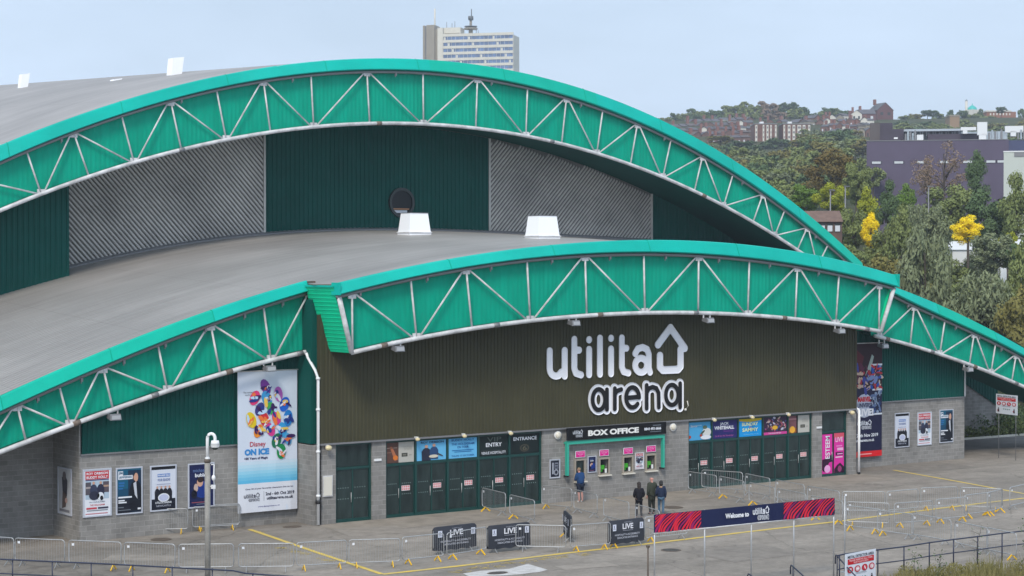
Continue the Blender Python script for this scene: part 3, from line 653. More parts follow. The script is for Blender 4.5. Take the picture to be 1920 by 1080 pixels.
# ground floor under the cladding
def ub(x): return onD(x, 986-(x-600)*.0965, .1)[0]
ZH = onD(870, 861.5, .1)[1]
openings = [(629, 697), (723, 1016), (1290, 1522.5), (1540, 1587.5)]
edges = [602]+[e for o in openings for e in o]+[1604.5]
for i in range(0, len(edges), 2):
    mb = MB()
    a, b = ub(edges[i]), ub(edges[i+1])
    if edges[i] == 1016:             # box office wall with four serving windows
        continue
    mb.box((a, .06, 0), (b, .75, ZC-.06), BLOCK); mb.build('block_pillar_wall', AR)
bu0, bu1 = ub(1016), ub(1290)
wins = []
for (xl, xr, yt, yb) in [(1079, 1094.5, 864, 900), (1124.5, 1140, 861.5, 888), (1169, 1184, 858, 884.5), (1212, 1227, 854.5, 880)]:
    a, zt_ = onD(xl, yt, .06); b, _ = onD(xr, yt, .06); zb_ = onD(xl, yb, .06)[1]; wins.append((a, b, zb_, zt_))
mb = MB(); cur = bu0
for (a, b, z0, z1) in wins:
    mb.box((cur, .06, 0), (a, .75, ZC-.06), BLOCK); mb.box((a, .06, 0), (b, .75, z0), BLOCK); mb.box((a, .06, z1), (b, .75, ZC-.06), BLOCK); cur = b
mb.box((cur, .06, 0), (bu1, .75, ZC-.06), BLOCK)
BO = mb.build('box_office_wall', AR)
GREEN_L = mat('green_screen_panel', (.05, .42, .02), .5); DK = mat('dark_interior', (.008, .016, .014), .8); MARO = mat('maroon_reveal', (.09, .012, .012), .6)
for i, (a, b, z0, z1) in enumerate(wins):
    fr = MB()
    fc_ = mat('buff_window_frame', (.34, .30, .25), .7)
    for bx in [((a-.09, -.0, z0-.06), (a, .12, z1+.09)), ((b, -.0, z0-.06), (b+.09, .12, z1+.09)), ((a, -.0, z1), (b, .12, z1+.12)), ((a, -.06, z0-.07), (b, .2, z0))]: fr.box(*bx, fc_)
    fo = fr.build('serving_window', AR)
    g = MB(); g.box((a+.01, .5, z0+.01), (b-.01, .52, z1-.01), DK if i else MARO)
    g.box((a+.01, .13, z0+.01), (a+.03, .5, z1-.01), MARO if i == 0 else FROST if False else G_FRAME); g.build('window_interior', fo)
    g = MB(); g.quad((a+.01, .10, z0+.01), (b-.01, .10, z0+.01), (b-.01, .10, z1-.01), (a+.01, .10, z1-.01), GLASSD) if i == 0 else None
    if i == 0: g.build('window_glass', fo)
    else:
        g = MB(); w = b-a; g.box((a+.04, .2, z0+.18), (b-.12, .24, z0+.40), GREEN_L); g.box((a+.10, .24, z0+.06), (a+.32, .28, z0+.18), GREEN_L); g.build('counter_screen', fo)
        g = MB(); g.box((b-.16, .1, z0+.01), (b-.04, .13, z0+.22), WHITE); g.build('notice_card', fo)
    g = MB(); g.box((a-.12, -.12, z0-.13), (b+.12, .05, z0-.07), CONC); g.build('window_sill', fo)
# green frame round the box office
mb = MB(); a, b = onD(1063, 828, -.25)[0], onD(1246, 812, -.25)[0]; zf = onD(1063, 829, -.25)[1]
zl_, zr_ = onD(1063, 892, -.25)[1], onD(1246, 875, -.25)[1]
mb.box((a, -.27, zf-.13), (b, -.12, zf+.04), G_BOX); mb.box((a, -.27, zl_), (a+.12, -.1, zf-.13), G_BOX); mb.box((b-.12, -.27, zl_), (b, -.1, zf-.13), G_BOX)
for q in (a+.03, (a+b)/2, b-.12): mb.box((q, -.12, zf-.1), (q+.08, .05, zf-.02), G_BOX)
mb.box((a+.01, -.26, zl_-.08), (a+.11, .04, zl_), BLACKM); mb.box((b-.11, -.26, zl_-.08), (b-.01, .04, zl_), BLACKM)
mb.build('box_office_frame', AR)
# --- glazed entrances
def sticker(mb, u, z, d, w=.46, h=.24):
    mb.box((u, d-.008, z), (u+w, d-.003, z+h), flat((236, 228, 230)))
    for r in range(2):
        for c in range(4):
            x0 = u+.015+c*(w-.015)/4; z0 = z+.02+r*(h-.02)/2
            mb.box((x0+.012, d-.012, z0+.012), (x0+w/4-.03, d-.0085, z0+h/2-.03), flat((206, 54, 62))); mb.box((x0+.035, d-.016, z0+.035), (x0+w/4-.055, d-.0125, z0+h/2-.055), flat((236, 214, 216)))
def glazing(name, mulls, label, trans=True, d=.22):
    us = [ub(x) for x in mulls]; o = None
    mb = MB(); mb.box((us[0], d-.06, 0), (us[-1], d+.08, .09), G_FRAME); mb.box((us[0], d-.06, ZH-.05), (us[-1], d+.08, ZH+.05), G_FRAME)
    mb.box((us[0], d-.06, ZC-.16), (us[-1], d+.08, ZC-.062), G_FRAME)
    for i, u in enumerate(us):
        w = .045 if 0 < i < len(us)-1 else .05; c = u+(w if i == 0 else -w if i == len(us)-1 else 0)
        mb.box((c-w, d-.065, .0), (c+w, d+.085, ZC-.064), G_FRAME)
    o = mb.build(name, AR, label=label)
    for i in range(len(us)-1):
        a, b = us[i]+.07, us[i+1]-.07; m_ = (a+b)/2
        for k, (p, q) in enumerate(((a, m_), (m_, b))):
            mb = MB(); mb.box((p+.025, d, .10), (q-.025, d+.02, ZH-.07), GLASSD)
            for bx in [((p, d-.03, .09), (p+.025, d+.03, ZH-.05)), ((q-.025, d-.03, .09), (q, d+.03, ZH-.05)), ((p+.025, d-.03, ZH-.09), (q-.025, d+.03, ZH-.05)), ((p+.025, d-.03, .09), (q-.025, d+.03, .16))]: mb.box(*bx, G_FRAME)
            # dotted safety manifestation rows
            for zz in (1.05, 1.55):
                for j in range(5): mb.box((p+.12+j*(q-p-.24)/5, d-.004, zz), (p+.12+j*(q-p-.24)/5+.045, d-.001, zz+.04), flat((120, 140, 138)))
            if k == 1 and trans: sticker(mb, p+.10, 1.22, d)
            D = mb.build('glass_door', AR); D.parent = o
            if k == 0:
                h_ = MB(); h_.tube([(q-.09, d-.05, .9), (q-.09, d-.05, 1.35)], .014, STEEL, 6); hh = h_.build('handle', AR); bpy.data.objects[hh.name].parent = o
        mb = MB(); mb.box((a, d, ZH+.06), (b, d+.02, ZC-.17), GLASSD); w_ = mb.build('transom_pane', AR); w_.parent = o
    return o, us, d
GA, gau, gd = glazing('entrance_doors', [723, 781, 841, 899, 957, 1016], 'left run of dark glass doors with VIP entry')
GB, gbu, _ = glazing('entrance_doors', [1290.4, 1336.5, 1386, 1432, 1479, 1522.5], 'right run of dark glass doors behind the stacked barriers')
GC, gcu, _ = glazing('entrance_doors', [629, 697], 'separate teal framed double door beside the downpipe', trans=False)
GE, geu, _ = glazing('entrance_doors', [1540, 1587.5], 'narrow double door covered by pink posters', trans=False)
# --- left side: block wall with teal cladding above, deep bay at far left
ZLB = onD(153, 853, 1.6)[1]; uL0 = onD(149, 930, 1.6)[0]
mb = MB(); mb.box((uL0, 1.6, 0), (0, 2.0, ZLB), BLOCK); mb.box((-.32, .06, 0), (0, 1.6, ZC-.06), BLOCK)
mb.box((uL0, 2.0, 0), (uL0+.4, 4.4, 6.6), BLOCK); mb.prism([(-32, 4.4, 0), (uL0+.4, 4.4, 0), (uL0+.4, 4.4, 6.6), (-18, 4.4, 4.0), (-32, 4.4, 0.1)], [(-32, 4.8, 0), (uL0+.4, 4.8, 0), (uL0+.4, 4.8, 6.6), (-18, 4.8, 4.0), (-32, 4.8, 0.1)], BLOCK); mb.box((uL0+.002, 1.62, ZLB), (uL0+.12, 2.2, 6.6), BLOCK)
mb.build('left_block_wall', AR)
mb = MB(); corr(mb, uL0+.06, -.02, lambda u: ZLB, lambda u: A(u)-.4, 1.62, G_DARK, .22, .04); mb.box((uL0+.02, 1.52, ZLB-.03), (0, 1.62, ZLB+.03), GUTTER); mb.build('left_cladding', AR)
mb = MB(); corr(mb, -.30, -.0, lambda u: ZC, lambda u: 10.2, .3, G_DARK, .15, .03); mb.quad((-.30, .3, ZC), (-.30, 1.6, ZC), (-.30, 1.6, 10.2), (-.30, .3, 10.2), G_DARK); mb.build('corner_cladding', AR)
# --- right side
uR1 = onD(1808, 861, 2.1)[0]; ZRB = onD(1730, 749, 2.1)[1]
mb = MB(); mb.box((UW-.3, 2.1, 0), (uR1, 2.5, ZRB), BLOCK); mb.box((uR1-.4, 2.5, 0), (uR1, 12, ZRB+2), BLOCK); mb.build('right_block_wall', AR)
mb = MB(); corr(mb, UW-.2, uR1, lambda u: ZRB, lambda u: A(u)-.4, 2.1, G_DARK, .22, .04); mb.box((UW-.2, 2.0, ZRB-.03), (uR1, 2.12, ZRB+.03), GUTTER)
mb.box((uR1-.08, 2.03, ZRB), (uR1+.03, 2.2, A(uR1)-.5), STEEL)
mb.build('right_cladding', AR)
mb = MB(); corr(mb, uR1-.3, 60, lambda u: 4.6, lambda u: A(u)-.3, 11, G_DARK, .3, .04); mb.box((uR1, 11.05, 0), (60, 11.4, 4.6), BLOCK); mb.build('rear_wall', AR)
# downpipes
mb = MB(); zz = lfc(-.6)
p0 = onD(577, 670, .55); p1_ = onD(591, 694, .05); p2_ = onD(596, 710, -.1); mb.tube([(p0[0]-.05, .6, p0[1]+.2), (p0[0], .55, p0[1]), (p1_[0], .05, p1_[1]), (-.17, -.1, p2_[1]), (-.17, -.1, .05)], .068, WHITE, 10)
for z in (1.3, 3.3, 5.2, 6.6): mb.tube([(-.17, -.1, z), (-.17, -.1, z+.1)], .10, WHITE, 10)
mb.tube([(-.17, -.1, 1.0), (-.17, -.1, 1.16)], .13, BLACKM, 10)
mb.build('downpipe', AR, label='white downpipe at the left corner of the brown front')
mb = MB(); mb.tube([(UW+.14, -.12, 3.6), (UW+.14, -.12, .1)], .07, WHITE, 10); mb.tube([(UW+.14, -.12, .02), (UW+.14, -.12, .14)], .085, BLACKM, 10); mb.tube([(UW+.14, -.12, 3.6), (UW+.14, .3, 3.75)], .07, WHITE, 10)
mb.build('downpipe', AR, label='white downpipe at the right corner of the brown front')
# meter box and small fittings on the pillar
mb = MB(); u_, z_ = onD(606, 932, .0); mb.box((u_, .0, z_), (u_+.5, .06, z_+.95), STEEL); mb.box((u_+.04, -.012, z_+.05), (u_+.46, 0, z_+.9), CONC); mb.build('meter_cabinet', AR)
mb = MB()
for x, y in ((576, 880), (583, 880)):
    u_, z_ = onD(x, y, 1.5); mb.tube([(u_, 1.52, z_+.6), (u_, 1.52, z_-.1)], .02, RUSTP, 6)
u_, z_ = onD(579, 857, 1.5); mb.box((u_-.08, 1.42, z_-.1), (u_+.10, 1.58, z_+.1), mat('orange_alarm', (.5, .12, .04), .5)); mb.build('alarm_box', AR)
for x, y in ((703, 863), (1532, 802)):
    u_, z_ = onD(x, y, .05); mb = MB(); mb.box((u_-.05, -.0, z_-.04), (u_+.33, .06, z_+.06), WHITE); mb.build('bulkhead_light', AR)
for x, y in ((1046, 816), (1262, 801)):
    u_, z_ = onD(x, y, .0); mb = MB(); mb.sphere((u_, -.03, z_), .17, mat('lamp_glass', (.72, .68, .58), .3), 14, 8, (1, .6, 1)); ring(mb, u_, z_, .05, .15, .2, WHITE, th=.08); mb.build('round_wall_light', AR)
for (x, y) in ((617, 840), (1599, 774), (784, 824), (872, 818), (959, 813), (1341, 788), (1412, 783), (1480, 778)):
    u_, z_ = onD(x, y, -.25); mb = MB(); mb.sphere((u_, -.22, z_), .11 if y < 835 and x != 1599 else .15, mat('lamp_amber_glass', (.70, .60, .36), .3), 12, 8, (1.1, .8, .8)); mb.box((u_-.05, -.2, z_), (u_+.05, .0, z_+.12), WHITE); mb.build('spotlight', AR)
# floodlights hung under the bottom chords
LG = mat('floodlight_glass', (.42, .43, .45), .2)
for (x, y, d) in ((213, 781, .8), (504, 690, .8), (745, 653, DF), (1075, 605, DF), (1327, 600, DF), (1573, 620, DF), (1655, 648, .8), (1814, 692, .8)):
    u_, z_ = onD(x, y, d-.1); mb = MB()
    mb.prism([(u_-.26, d-.35, z_-.15), (u_+.26, d-.35, z_-.15), (u_+.24, d+.1, z_-.05), (u_-.24, d+.1, z_-.05)], [(u_-.24, d-.28, z_+.12), (u_+.24, d-.28, z_+.12), (u_+.2, d+.1, z_+.1), (u_-.2, d+.1, z_+.1)], GUTTER)
    mb.box((u_-.20, d-.375, z_-.11), (u_+.20, d-.345, z_+.06), LG); mb.box((u_-.24, d-.05, z_+.1), (u_-.2, d+.02, z_+.34), STEEL); mb.box((u_+.2, d-.05, z_+.1), (u_+.24, d+.02, z_+.34), STEEL)
    mb.build('floodlight', AR)
# white rooflight vents on the lower roof, cowls on the upper roof
for (x, y, lb) in ((777, 437, 'white tapered rooflight box under the round window'), (1017, 444, 'white tapered rooflight box on the right of the roof crest')):
    u_, d_, z_ = hit_roof(x, y+1)
    mb = MB(); mb.box((u_-.72, d_-.62, z_-.3), (u_+.72, d_+.62, z_+.10), WHITEV); mb.frustum((u_, d_, z_+.10), 1.02, .70, .58, .585, .48, WHITEV); mb.box((u_-.60, d_-.50, z_+1.12), (u_+.60, d_+.50, z_+1.155), GUTTER)
    mb.box((u_-.76, d_-.66, z_+.03), (u_+.76, d_+.66, z_+.08), STEEL)
    mb.build('rooflight', AR, label=lb)
def hit_up(x, y):
    r = ray(x, y)
    for i in range(9000):
        t = 80+i*.02; u, d, z = CU+t*r[0], CD+t*r[1], CH+t*r[2]
        if d > 17.3 and z < up_roof(u, d): return (u, d, z)
    return None
for (x, y, Z, h, w) in ((42, 161, 165, .85, .25), (326, 137, 150, .95, .33), (214, 148, 160, .05, .25), (520, 122, 140, .0, .3)):
    p = hit_up(x, y+3) or atZ(x, Z, y)
    mb = MB(); c = (p[0], p[1], p[2]-.2)
    mb.prism([(c[0]-w, c[1]-w, c[2]), (c[0]+w, c[1]-w, c[2]), (c[0]+w, c[1]+w, c[2]), (c[0]-w, c[1]+w, c[2])], [(c[0]-w+.12, c[1]-w, c[2]+h+.2), (c[0]+w+.18, c[1]-w, c[2]+h+.3), (c[0]+w+.18, c[1]+w, c[2]+h+.3), (c[0]-w+.12, c[1]+w, c[2]+h+.2)], WHITEV)
    mb.build('roof_cowl', AR)
mb = MB(); mb.bar((uft0-.35, -.6, fft(uft0)+.05), (uft0+.1, .8, fft(uft0)+.02), .08, .08, mat('rusty_edge', (.10, .05, .03), .8)); mb.build('roof_edge_flashing', AR)
# ------------------------------------------------------------------ logo strokes (surveyed from the lit sign)
def crop(x, y): return onD(1000+x/3.6, 600+y/3.6, -.06)
def ellp(cx, cy, rx, ry, a0, a1, n=20): return [(cx+rx*math.cos(R(a0+(a1-a0)*i/n)), cy-ry*math.sin(R(a0+(a1-a0)*i/n))) for i in range(n+1)]
UTI = [
 [(107, 208), (107, 325)]+ellp(150, 330, 42, 48, 180, 270, 8)+[(168, 374), (185, 352)], [(208, 205), (208, 378)],
 [(273, 130), (273, 325), (284, 358), (318, 370)], [(273, 203), (305, 203)],
 [(373, 132), (373, 134)], [(373, 198), (373, 368)], [(446, 122), (446, 365)], [(521, 122), (521, 124)], [(521, 195), (521, 362)],
 [(594, 120), (594, 318), (606, 348), (638, 357)], [(594, 190), (624, 190)],
 [(684, 226), (702, 194), (735, 184), (764, 198), (776, 232), (776, 325), (784, 352)], ellp(724, 305, 40, 48, 0, 360, 20)]
HOUSE = [[(851, 240), (851, 318), (870, 338), (972, 334), (990, 314), (990, 200)], [(838, 166), (922, 52), (1018, 190)]]
ARE = [
 ellp(437, 537, 42, 70, 0, 360, 24), [(492, 470), (492, 603)],
 [(545, 462), (545, 600)], [(545, 505), (556, 480), (588, 468)],
 ellp(665, 522, 44, 68, -40, -360, 22), [(622, 526), (708, 518)],
 [(760, 440), (760, 596)], [(760, 490), (775, 462), (800, 452), (825, 460), (840, 490), (842, 588)],
 ellp(931, 505, 42, 68, 0, 360, 24), [(986, 428), (986, 588)]]
def conv(ss): return [[crop(*p) for p in s_] for s_ in ss]
UTI, HOUSE, ARE = conv(UTI), conv(HOUSE), conv(ARE)
def dist_fn(strokes, r):
    def f(X, Y):
        D = np.full(X.shape, 1e9)
        for s_ in strokes:
            for i in range(len(s_)-1): D = np.minimum(D, seg(X, Y, *s_[i], *s_[i+1]))
        return D-r
    return f
def bbox(ss, r):
    a = np.array([p for s_ in ss for p in s_]); return (*(a.min(0)-r-.05), *(a.max(0)+r+.05))
LB = bbox(UTI+HOUSE+ARE, .27)
SIGNW = mat('sign_white_acrylic', (.86, .87, .92), .4); SIGNB = mat('sign_black_acrylic', (.012, .012, .013), .6, spec=.2)
U0, V0, U1, V1 = LB
lg = thing('wall_sign', ((U0+U1)/2, -.06, (V0+V1)/2), 'large white lettered sign with house outline on the olive brown wall', 'sign')
def plate(name, ss, r, dd, m, cell=.035, th=.08, ymax=None, par=lg):
    mb = MB(); x0, y0, x1, y1 = bbox(ss, r); nx, ny = int((x1-x0)/cell), int((y1-y0)/cell)
    sdf_plate(mb, dist_fn(ss, r), x0, y0, x1, y1, nx, ny, lambda x, y, t: (x, -.06-dd+t, y), m, th); return mb.build(name, par)
for i, idx in enumerate([[0, 1], [2, 3], [4, 5], [6], [7, 8], [9, 10], [11, 12]]): plate('letter', [UTI[k] for k in idx], .175, .06, SIGNW, th=.05)
plate('house_outline', HOUSE, .20, .06, SIGNW, th=.05)
AW = plate('letter_backing', ARE, .255, .05, SIGNW, .04, th=.045)
for idx in ([0, 1], [2, 3], [4, 5], [6, 7], [8, 9]):
    o = plate('letter', [ARE[k] for k in idx], .115, .07, SIGNB, .03, .017)
mb = MB(); p = crop(1035, 545); mb.tube([(p[0], -.1, p[1]), (p[0]+.03, -.16, p[1]-.25), (p[0]-.1, -.1, p[1]-.45)], .03, CREAM, 6); mb.sphere((p[0]-.12, -.1, p[1]-.45), .07, CREAM); mb.build('sign_cable', lg)
# small copies of the mark for print
def small_logo(art, x0, y0, x1, y1, m, k=2, cells=90, dark=None):
    """normalised mark inside an Art rectangle"""
    uw, uh = U1-U0, V1-V0
    def put(x, y, t): return art.P(x0+(x-U0)/uw*(x1-x0), y0+(y-V0)/uh*(y1-y0), k)
    for ss, r in ((UTI+HOUSE, .19), (ARE, .255)):
        a, b, c, d = bbox(ss, r); nx = cells; ny = max(8, int(cells*(d-b)/(c-a)))
        sdf_plate(art.mb, dist_fn(ss, r), a, b, c, d, nx, ny, put, m)
    if dark is not None:
        a, b, c, d = bbox(ARE, .1)
        def put2(x, y, t): return art.P(x0+(x-U0)/uw*(x1-x0), y0+(y-V0)/uh*(y1-y0), k+1)
        sdf_plate(art.mb, dist_fn(ARE, .085), a, b, c, d, cells, int(cells*.35), put2, dark)
# ------------------------------------------------------------------ posters
def C(r, g, b): return flat((r, g, b))
W_, K_ = C(228, 232, 240), C(18, 20, 28)
SKIN = C(206, 160, 138); NV = C(24, 32, 62); GREYP = C(120, 128, 138)
ALU = mat('poster_frame_aluminium', (.55, .58, .66), .4, metal=.2)
def poster(name, label, cat, o, xd, w, h, bg, art, frame=.06, group=None, n=(0, -1, 0), fm=None, thick=.03):
    o = Vector(o); xd = Vector(xd); n = Vector(n); c = o+xd*w/2
    root = thing(name, tuple(c), label, cat, group)
    def bx(mb, x0, z0, x1, z1, k0, k1, m):
        a = o+xd*x0+Vector((0, 0, z0)); b = o+xd*x1+Vector((0, 0, z0)); up = Vector((0, 0, z1-z0))
        mb.prism([a+n*k0, b+n*k0, b+up+n*k0, a+up+n*k0], [a+n*k1, b+n*k1, b+up+n*k1, a+up+n*k1], m)
    mb = MB(); bx(mb, 0, 0, w, h, 0, thick, bg); mb.build('printed_sheet', root)
    if frame:
        mb = MB(); f = frame
        for q in ((-f, -f, 0, h+f), (w, -f, w+f, h+f), (0, -f, w, 0), (0, h, w, h+f)): bx(mb, *q, 0, thick+.022, fm or ALU)
        mb.build('frame', root)
    mb = MB(); A_ = Art(mb, o+n*thick, xd, w, h, n)
    if art:
        art(A_)
        if mb.v: mb.build('artwork', root)
    return root
def px_poster(name, label, cat, d, xl, xr, yt, yb, bg, art, **k):
    """yt, yb: top and bottom rows at the left edge"""
    u0, z1 = onD(xl, yt, d); z0 = onD(xl, yb, d)[1]; u1 = onD(xr, yt, d)[0]
    return poster(name, label, cat, (u0, d, z0), (1, 0, 0), u1-u0, z1-z0, bg, art, **k)
def art_red(a):
    a.rect(.05, .80, .95, .98, C(196, 38, 52)); a.text('ROY ORBISON', .09, .90, .91, .955, W_, 2, .03); a.text('BUDDY HOLLY', .09, .815, .91, .875, W_, 2, .03)
    a.rect(.05, .77, .95, .795, C(70, 70, 110)); a.rect(.05, .36, .95, .77, C(176, 196, 214)); a.rect(.05, .46, .26, .74, C(88, 84, 92), 2); a.rect(.72, .5, .95, .74, C(92, 82, 90), 2)
    a.rect(.06, .6, .25, .64, C(170, 160, 160), 3); a.rect(.74, .62, .94, .66, C(180, 150, 130), 3)
    a.person(.36, .42, .34, SKIN, C(58, 64, 88), 3, .13); a.person(.63, .42, .34, SKIN, C(46, 48, 70), 3, .13); a.ell(.38, .44, .20, .1, C(48, 50, 68), 4); a.ell(.62, .42, .13, .09, C(226, 232, 240), 4); a.ell(.66, .38, .06, .05, K_, 5)
    a.text('IN DREAMS', .2, .28, .8, .31, C(120, 130, 150)); a.text('THE HOLOGRAM', .22, .21, .78, .25, C(196, 60, 70)); a.rect(.08, .14, .48, .18, C(196, 70, 80), 2); a.rect(.52, .14, .92, .18, C(60, 60, 80), 2); a.rect(.1, .10, .9, .12, GREYP, 2); a.rect(.05, .03, .9, .05, C(200, 120, 130), 2)
def art_teal(a):
    a.rect(0, .55, 1, 1, C(24, 92, 122), 1); a.rect(0, .34, .7, .55, C(22, 74, 104), 1); a.rect(.45, .3, 1, .96, C(28, 52, 76), 2)
    a.rect(.04, .85, .24, .95, W_, 3); a.rect(.04, .76, .64, .85, W_, 3); a.text('JIM', .06, .865, .22, .935, C(36, 96, 128), 4, .03); a.text('JEFFERIES', .07, .775, .6, .835, C(36, 96, 128), 4, .03)
    a.rect(.06, .66, .3, .70, C(48, 110, 170), 3); a.rect(.06, .6, .28, .64, C(48, 110, 170), 3); a.rect(.06, .54, .24, .57, C(48, 110, 170), 3)
    a.person(.76, .04, .86, SKIN, C(22, 26, 36), 4, .25); a.poly([(.66, .66), (.78, .70), (.83, .3), (.72, .4)], C(196, 200, 210), 6); a.ell(.77, .84, .085, .06, C(70, 50, 44), 6)
    a.ell(.775, .795, .085, .10, SKIN, 7); a.rect(0, 0, .55, .3, C(28, 32, 44), 3); a.rect(.04, .34, .6, .375, W_, 5); a.rect(.04, .27, .30, .30, W_, 5); a.rect(.04, .225, .38, .255, W_, 5); a.rect(.04, .12, .26, .14, GREYP, 5); a.rect(.04, .06, .55, .075, GREYP, 5); a.rect(.84, .06, .97, .10, W_, 6)
def art_band(a):
    a.rect(0, .93, 1, 1, K_); a.rect(0, 0, 1, .25, C(24, 28, 42)); a.rect(.26, .76, .78, .83, C(92, 132, 200), 2); a.text('FRANKIE VALLI', .28, .775, .76, .815, W_, 3, .03); a.text('FOUR SEASONS', .27, .66, .78, .72, C(96, 116, 168), 2, .02)
    a.rect(.22, .58, .8, .6, C(170, 176, 200), 2); a.rect(.3, .53, .74, .55, C(190, 190, 206), 2)
    for i in range(4): a.person(.24+.17*i, .24, .32, SKIN, C(30, 30, 42), 3+i*.4, .10)
    a.ell(.5, .28, .24, .10, W_, 7); a.ell(.5, .28, .20, .075, C(190, 196, 226), 8); a.text('UTILITA ARENA', .16, .14, .84, .19, W_, 4, .02); a.text('NEWCASTLE', .2, .07, .8, .11, C(180, 184, 200), 4)
def art_buble(a):
    a.rect(0, 0, 1, 1, C(26, 34, 78)); a.text('michael', .16, .82, .66, .90, C(96, 120, 168), 2); a.text('buble', .24, .70, .70, .79, W_, 2, .03)
    a.ell(.55, .40, .34, .20, C(30, 62, 140), 3, 18, .3); a.ell(.44, .58, .13, .11, SKIN, 5); a.ell(.46, .64, .13, .07, C(48, 32, 30), 6); a.ell(.27, .45, .09, .10, C(196, 170, 160), 5); a.poly([(.15, .24), (.9, .24), (.85, .40), (.5, .48), (.2, .36)], C(22, 52, 130), 4); a.ell(.20, .30, .12, .10, C(14, 16, 36), 5)
    a.rect(.1, .09, .8, .11, C(150, 80, 90), 2); a.rect(.3, .05, .7, .065, GREYP, 2)
def art_bw(a):
    a.rect(0, 0, 1, 1, C(190, 192, 196)); a.poly([(.35, .5), (.7, .4), (.75, .75), (.5, .9), (.3, .8)], C(70, 68, 74), 2); a.ell(.5, .85, .14, .1, C(110, 100, 100), 3); a.poly([(.3, .1), (.6, .15), (.7, .45), (.35, .5)], C(98, 84, 78), 2); a.ell(.65, .3, .1, .06, C(196, 160, 150), 3); a.rect(.1, .03, .9, .09, C(120, 120, 126), 2)
for (xl, xr, yt, yb, bg, ar, lb) in [
    (157, 206, 883, 968, W_, art_red, 'framed poster with red title band, leftmost on the left block wall'),
    (219, 264, 880, 963, C(20, 40, 60), art_teal, 'framed teal poster of a man in a dark jacket on the left block wall'),
    (283, 328, 876, 957, C(212, 218, 232), art_band, 'pale framed poster of four singers on the left block wall'),
    (354, 399, 872, 951, C(26, 34, 78), art_buble, 'navy framed poster behind the camera pole on the left block wall')]:
    px_poster('framed_poster', lb, 'poster', 1.595, xl, xr, yt, yb, bg, ar, group='posters on the left block wall')
v0 = onU(111, 880, uL0)[0]; v1 = onU(134, 880, uL0)[0]; zt_ = onU(134, 882, uL0)[1]; zb_ = onU(134, 965, uL0)[1]
v1 = max(v1, 1.9); v0 = max(v0, v1+1.15)
poster('framed_poster', 'faded black and white poster on the shaded side wall of the corner', 'poster', (uL0-.004, v0, zb_), (0, -1, 0), v0-v1, zt_-zb_, C(200, 200, 204), art_bw, n=(-1, 0, 0))
for (xl, xr, yt, yb, bg, ar, lb) in [
    (1678, 1703, 776.5, 838, C(212, 218, 232), art_band, 'pale poster of four singers, first on the right block wall'),
    (1720.5, 1745, 775, 834, W_, art_red, 'poster with red title band, middle one on the right block wall'),
    (1762, 1785.5, 770, 829, C(20, 40, 60), art_teal, 'teal poster of a man, rightmost on the right block wall')]:
    px_poster('framed_poster', lb, 'poster', 2.095, xl, xr, yt, yb, bg, ar, group='posters on the right block wall', frame=.05)
# panels in the transom bays above the doors
def bay(us, i, k, label, bg, art, x0=0, x1=1, name='window_poster'):
    a, b = us[i]+.075, us[i+1]-.075; w = b-a
    return poster(name, label, 'poster', (a+w*x0, .215, ZH+.07), (1, 0, 0), w*(x1-x0), ZC-.18-ZH-.07, bg, art, frame=0, thick=.012)
def art_orange(a): a.rect(0, 0, 1, 1, C(92, 66, 58)); a.poly([(.3, .8), (.5, .8), (.95, .15), (.7, .1)], C(176, 110, 80), 2); a.ell(.75, .25, .2, .12, C(216, 120, 50), 3); a.rect(.05, .72, .9, .76, C(150, 130, 120), 2); a.rect(.05, .5, .5, .54, C(130, 100, 90), 2)
def art_card(a): a.rect(.2, .28, .58, .46, C(66, 66, 62)); a.rect(.26, .33, .5, .41, C(120, 118, 108), 2); a.rect(.68, .33, .84, .37, C(150, 148, 140), 2); a.text('utilita', .3, .72, .85, .82, C(170, 168, 160), 2); a.text('arena', .35, .6, .85, .70, C(176, 174, 166), 2)
def art_men(a): a.rect(.12, .84, .88, .97, C(96, 178, 226), 2); a.text('ROY ORBISON', .14, .85, .92, .96, C(24, 44, 74), 3, .03); a.person(.32, .0, .8, SKIN, C(44, 48, 66), 4, .15); a.person(.58, .06, .78, SKIN, C(46, 74, 116), 5, .14); a.ell(.56, .2, .16, .08, C(214, 206, 188), 8); a.ell(.78, .26, .12, .03, C(70, 60, 60), 8, 12, -.4)
def art_txt(a):
    for t, y in (('BUDDY HOLLY', .86), ('THE HOLOGRAM', .66), ('ON TOUR', .50)): a.text(t, .1 if t != 'ON TOUR' else .3, y, .9 if t != 'ON TOUR' else .7, y+.11, C(30, 84, 150), 2, .02)
    a.rect(.12, .38, .88, .42, C(40, 110, 170), 2); a.rect(.2, .30, .8, .34, C(40, 110, 170), 2); a.text('THURS 17 OCTOBER', .1, .08, .9, .16, C(30, 84, 150), 2)
def art_vip(a): a.text('VIP', .26, .72, .76, .95, C(86, 96, 90), 2); a.text('ENTRY', .22, .46, .78, .66, W_, 2, .02); a.rect(.02, .27, .98, .29, C(60, 66, 66), 2); a.text('VENUE HOSPITALITY', .06, .08, .92, .22, W_, 2, .01)
def art_ent(a): a.text('ENTRANCE', .1, .68, .9, .86, W_, 2, .02); a.ell(.48, .28, .16, .2, C(70, 68, 58), 2); a.ell(.48, .28, .11, .14, C(26, 40, 40), 3); a.text('6', .41, .16, .55, .40, C(96, 92, 76), 4)
bay(gau, 0, 0, 'small dark orange poster left of the grey notice card above the doors', C(92, 66, 58), art_orange, 0, .45)
bay(gau, 0, 0, 'plain grey notice card above the first door of the left run', C(186, 184, 176), art_card, .45, 1)
bay(gau, 1, 0, 'sky blue poster of two men with a title above the left run of doors', C(104, 184, 230), art_men)
bay(gau, 2, 0, 'sky blue poster filled with dark blue text above the left run of doors', C(104, 184, 230), art_txt)
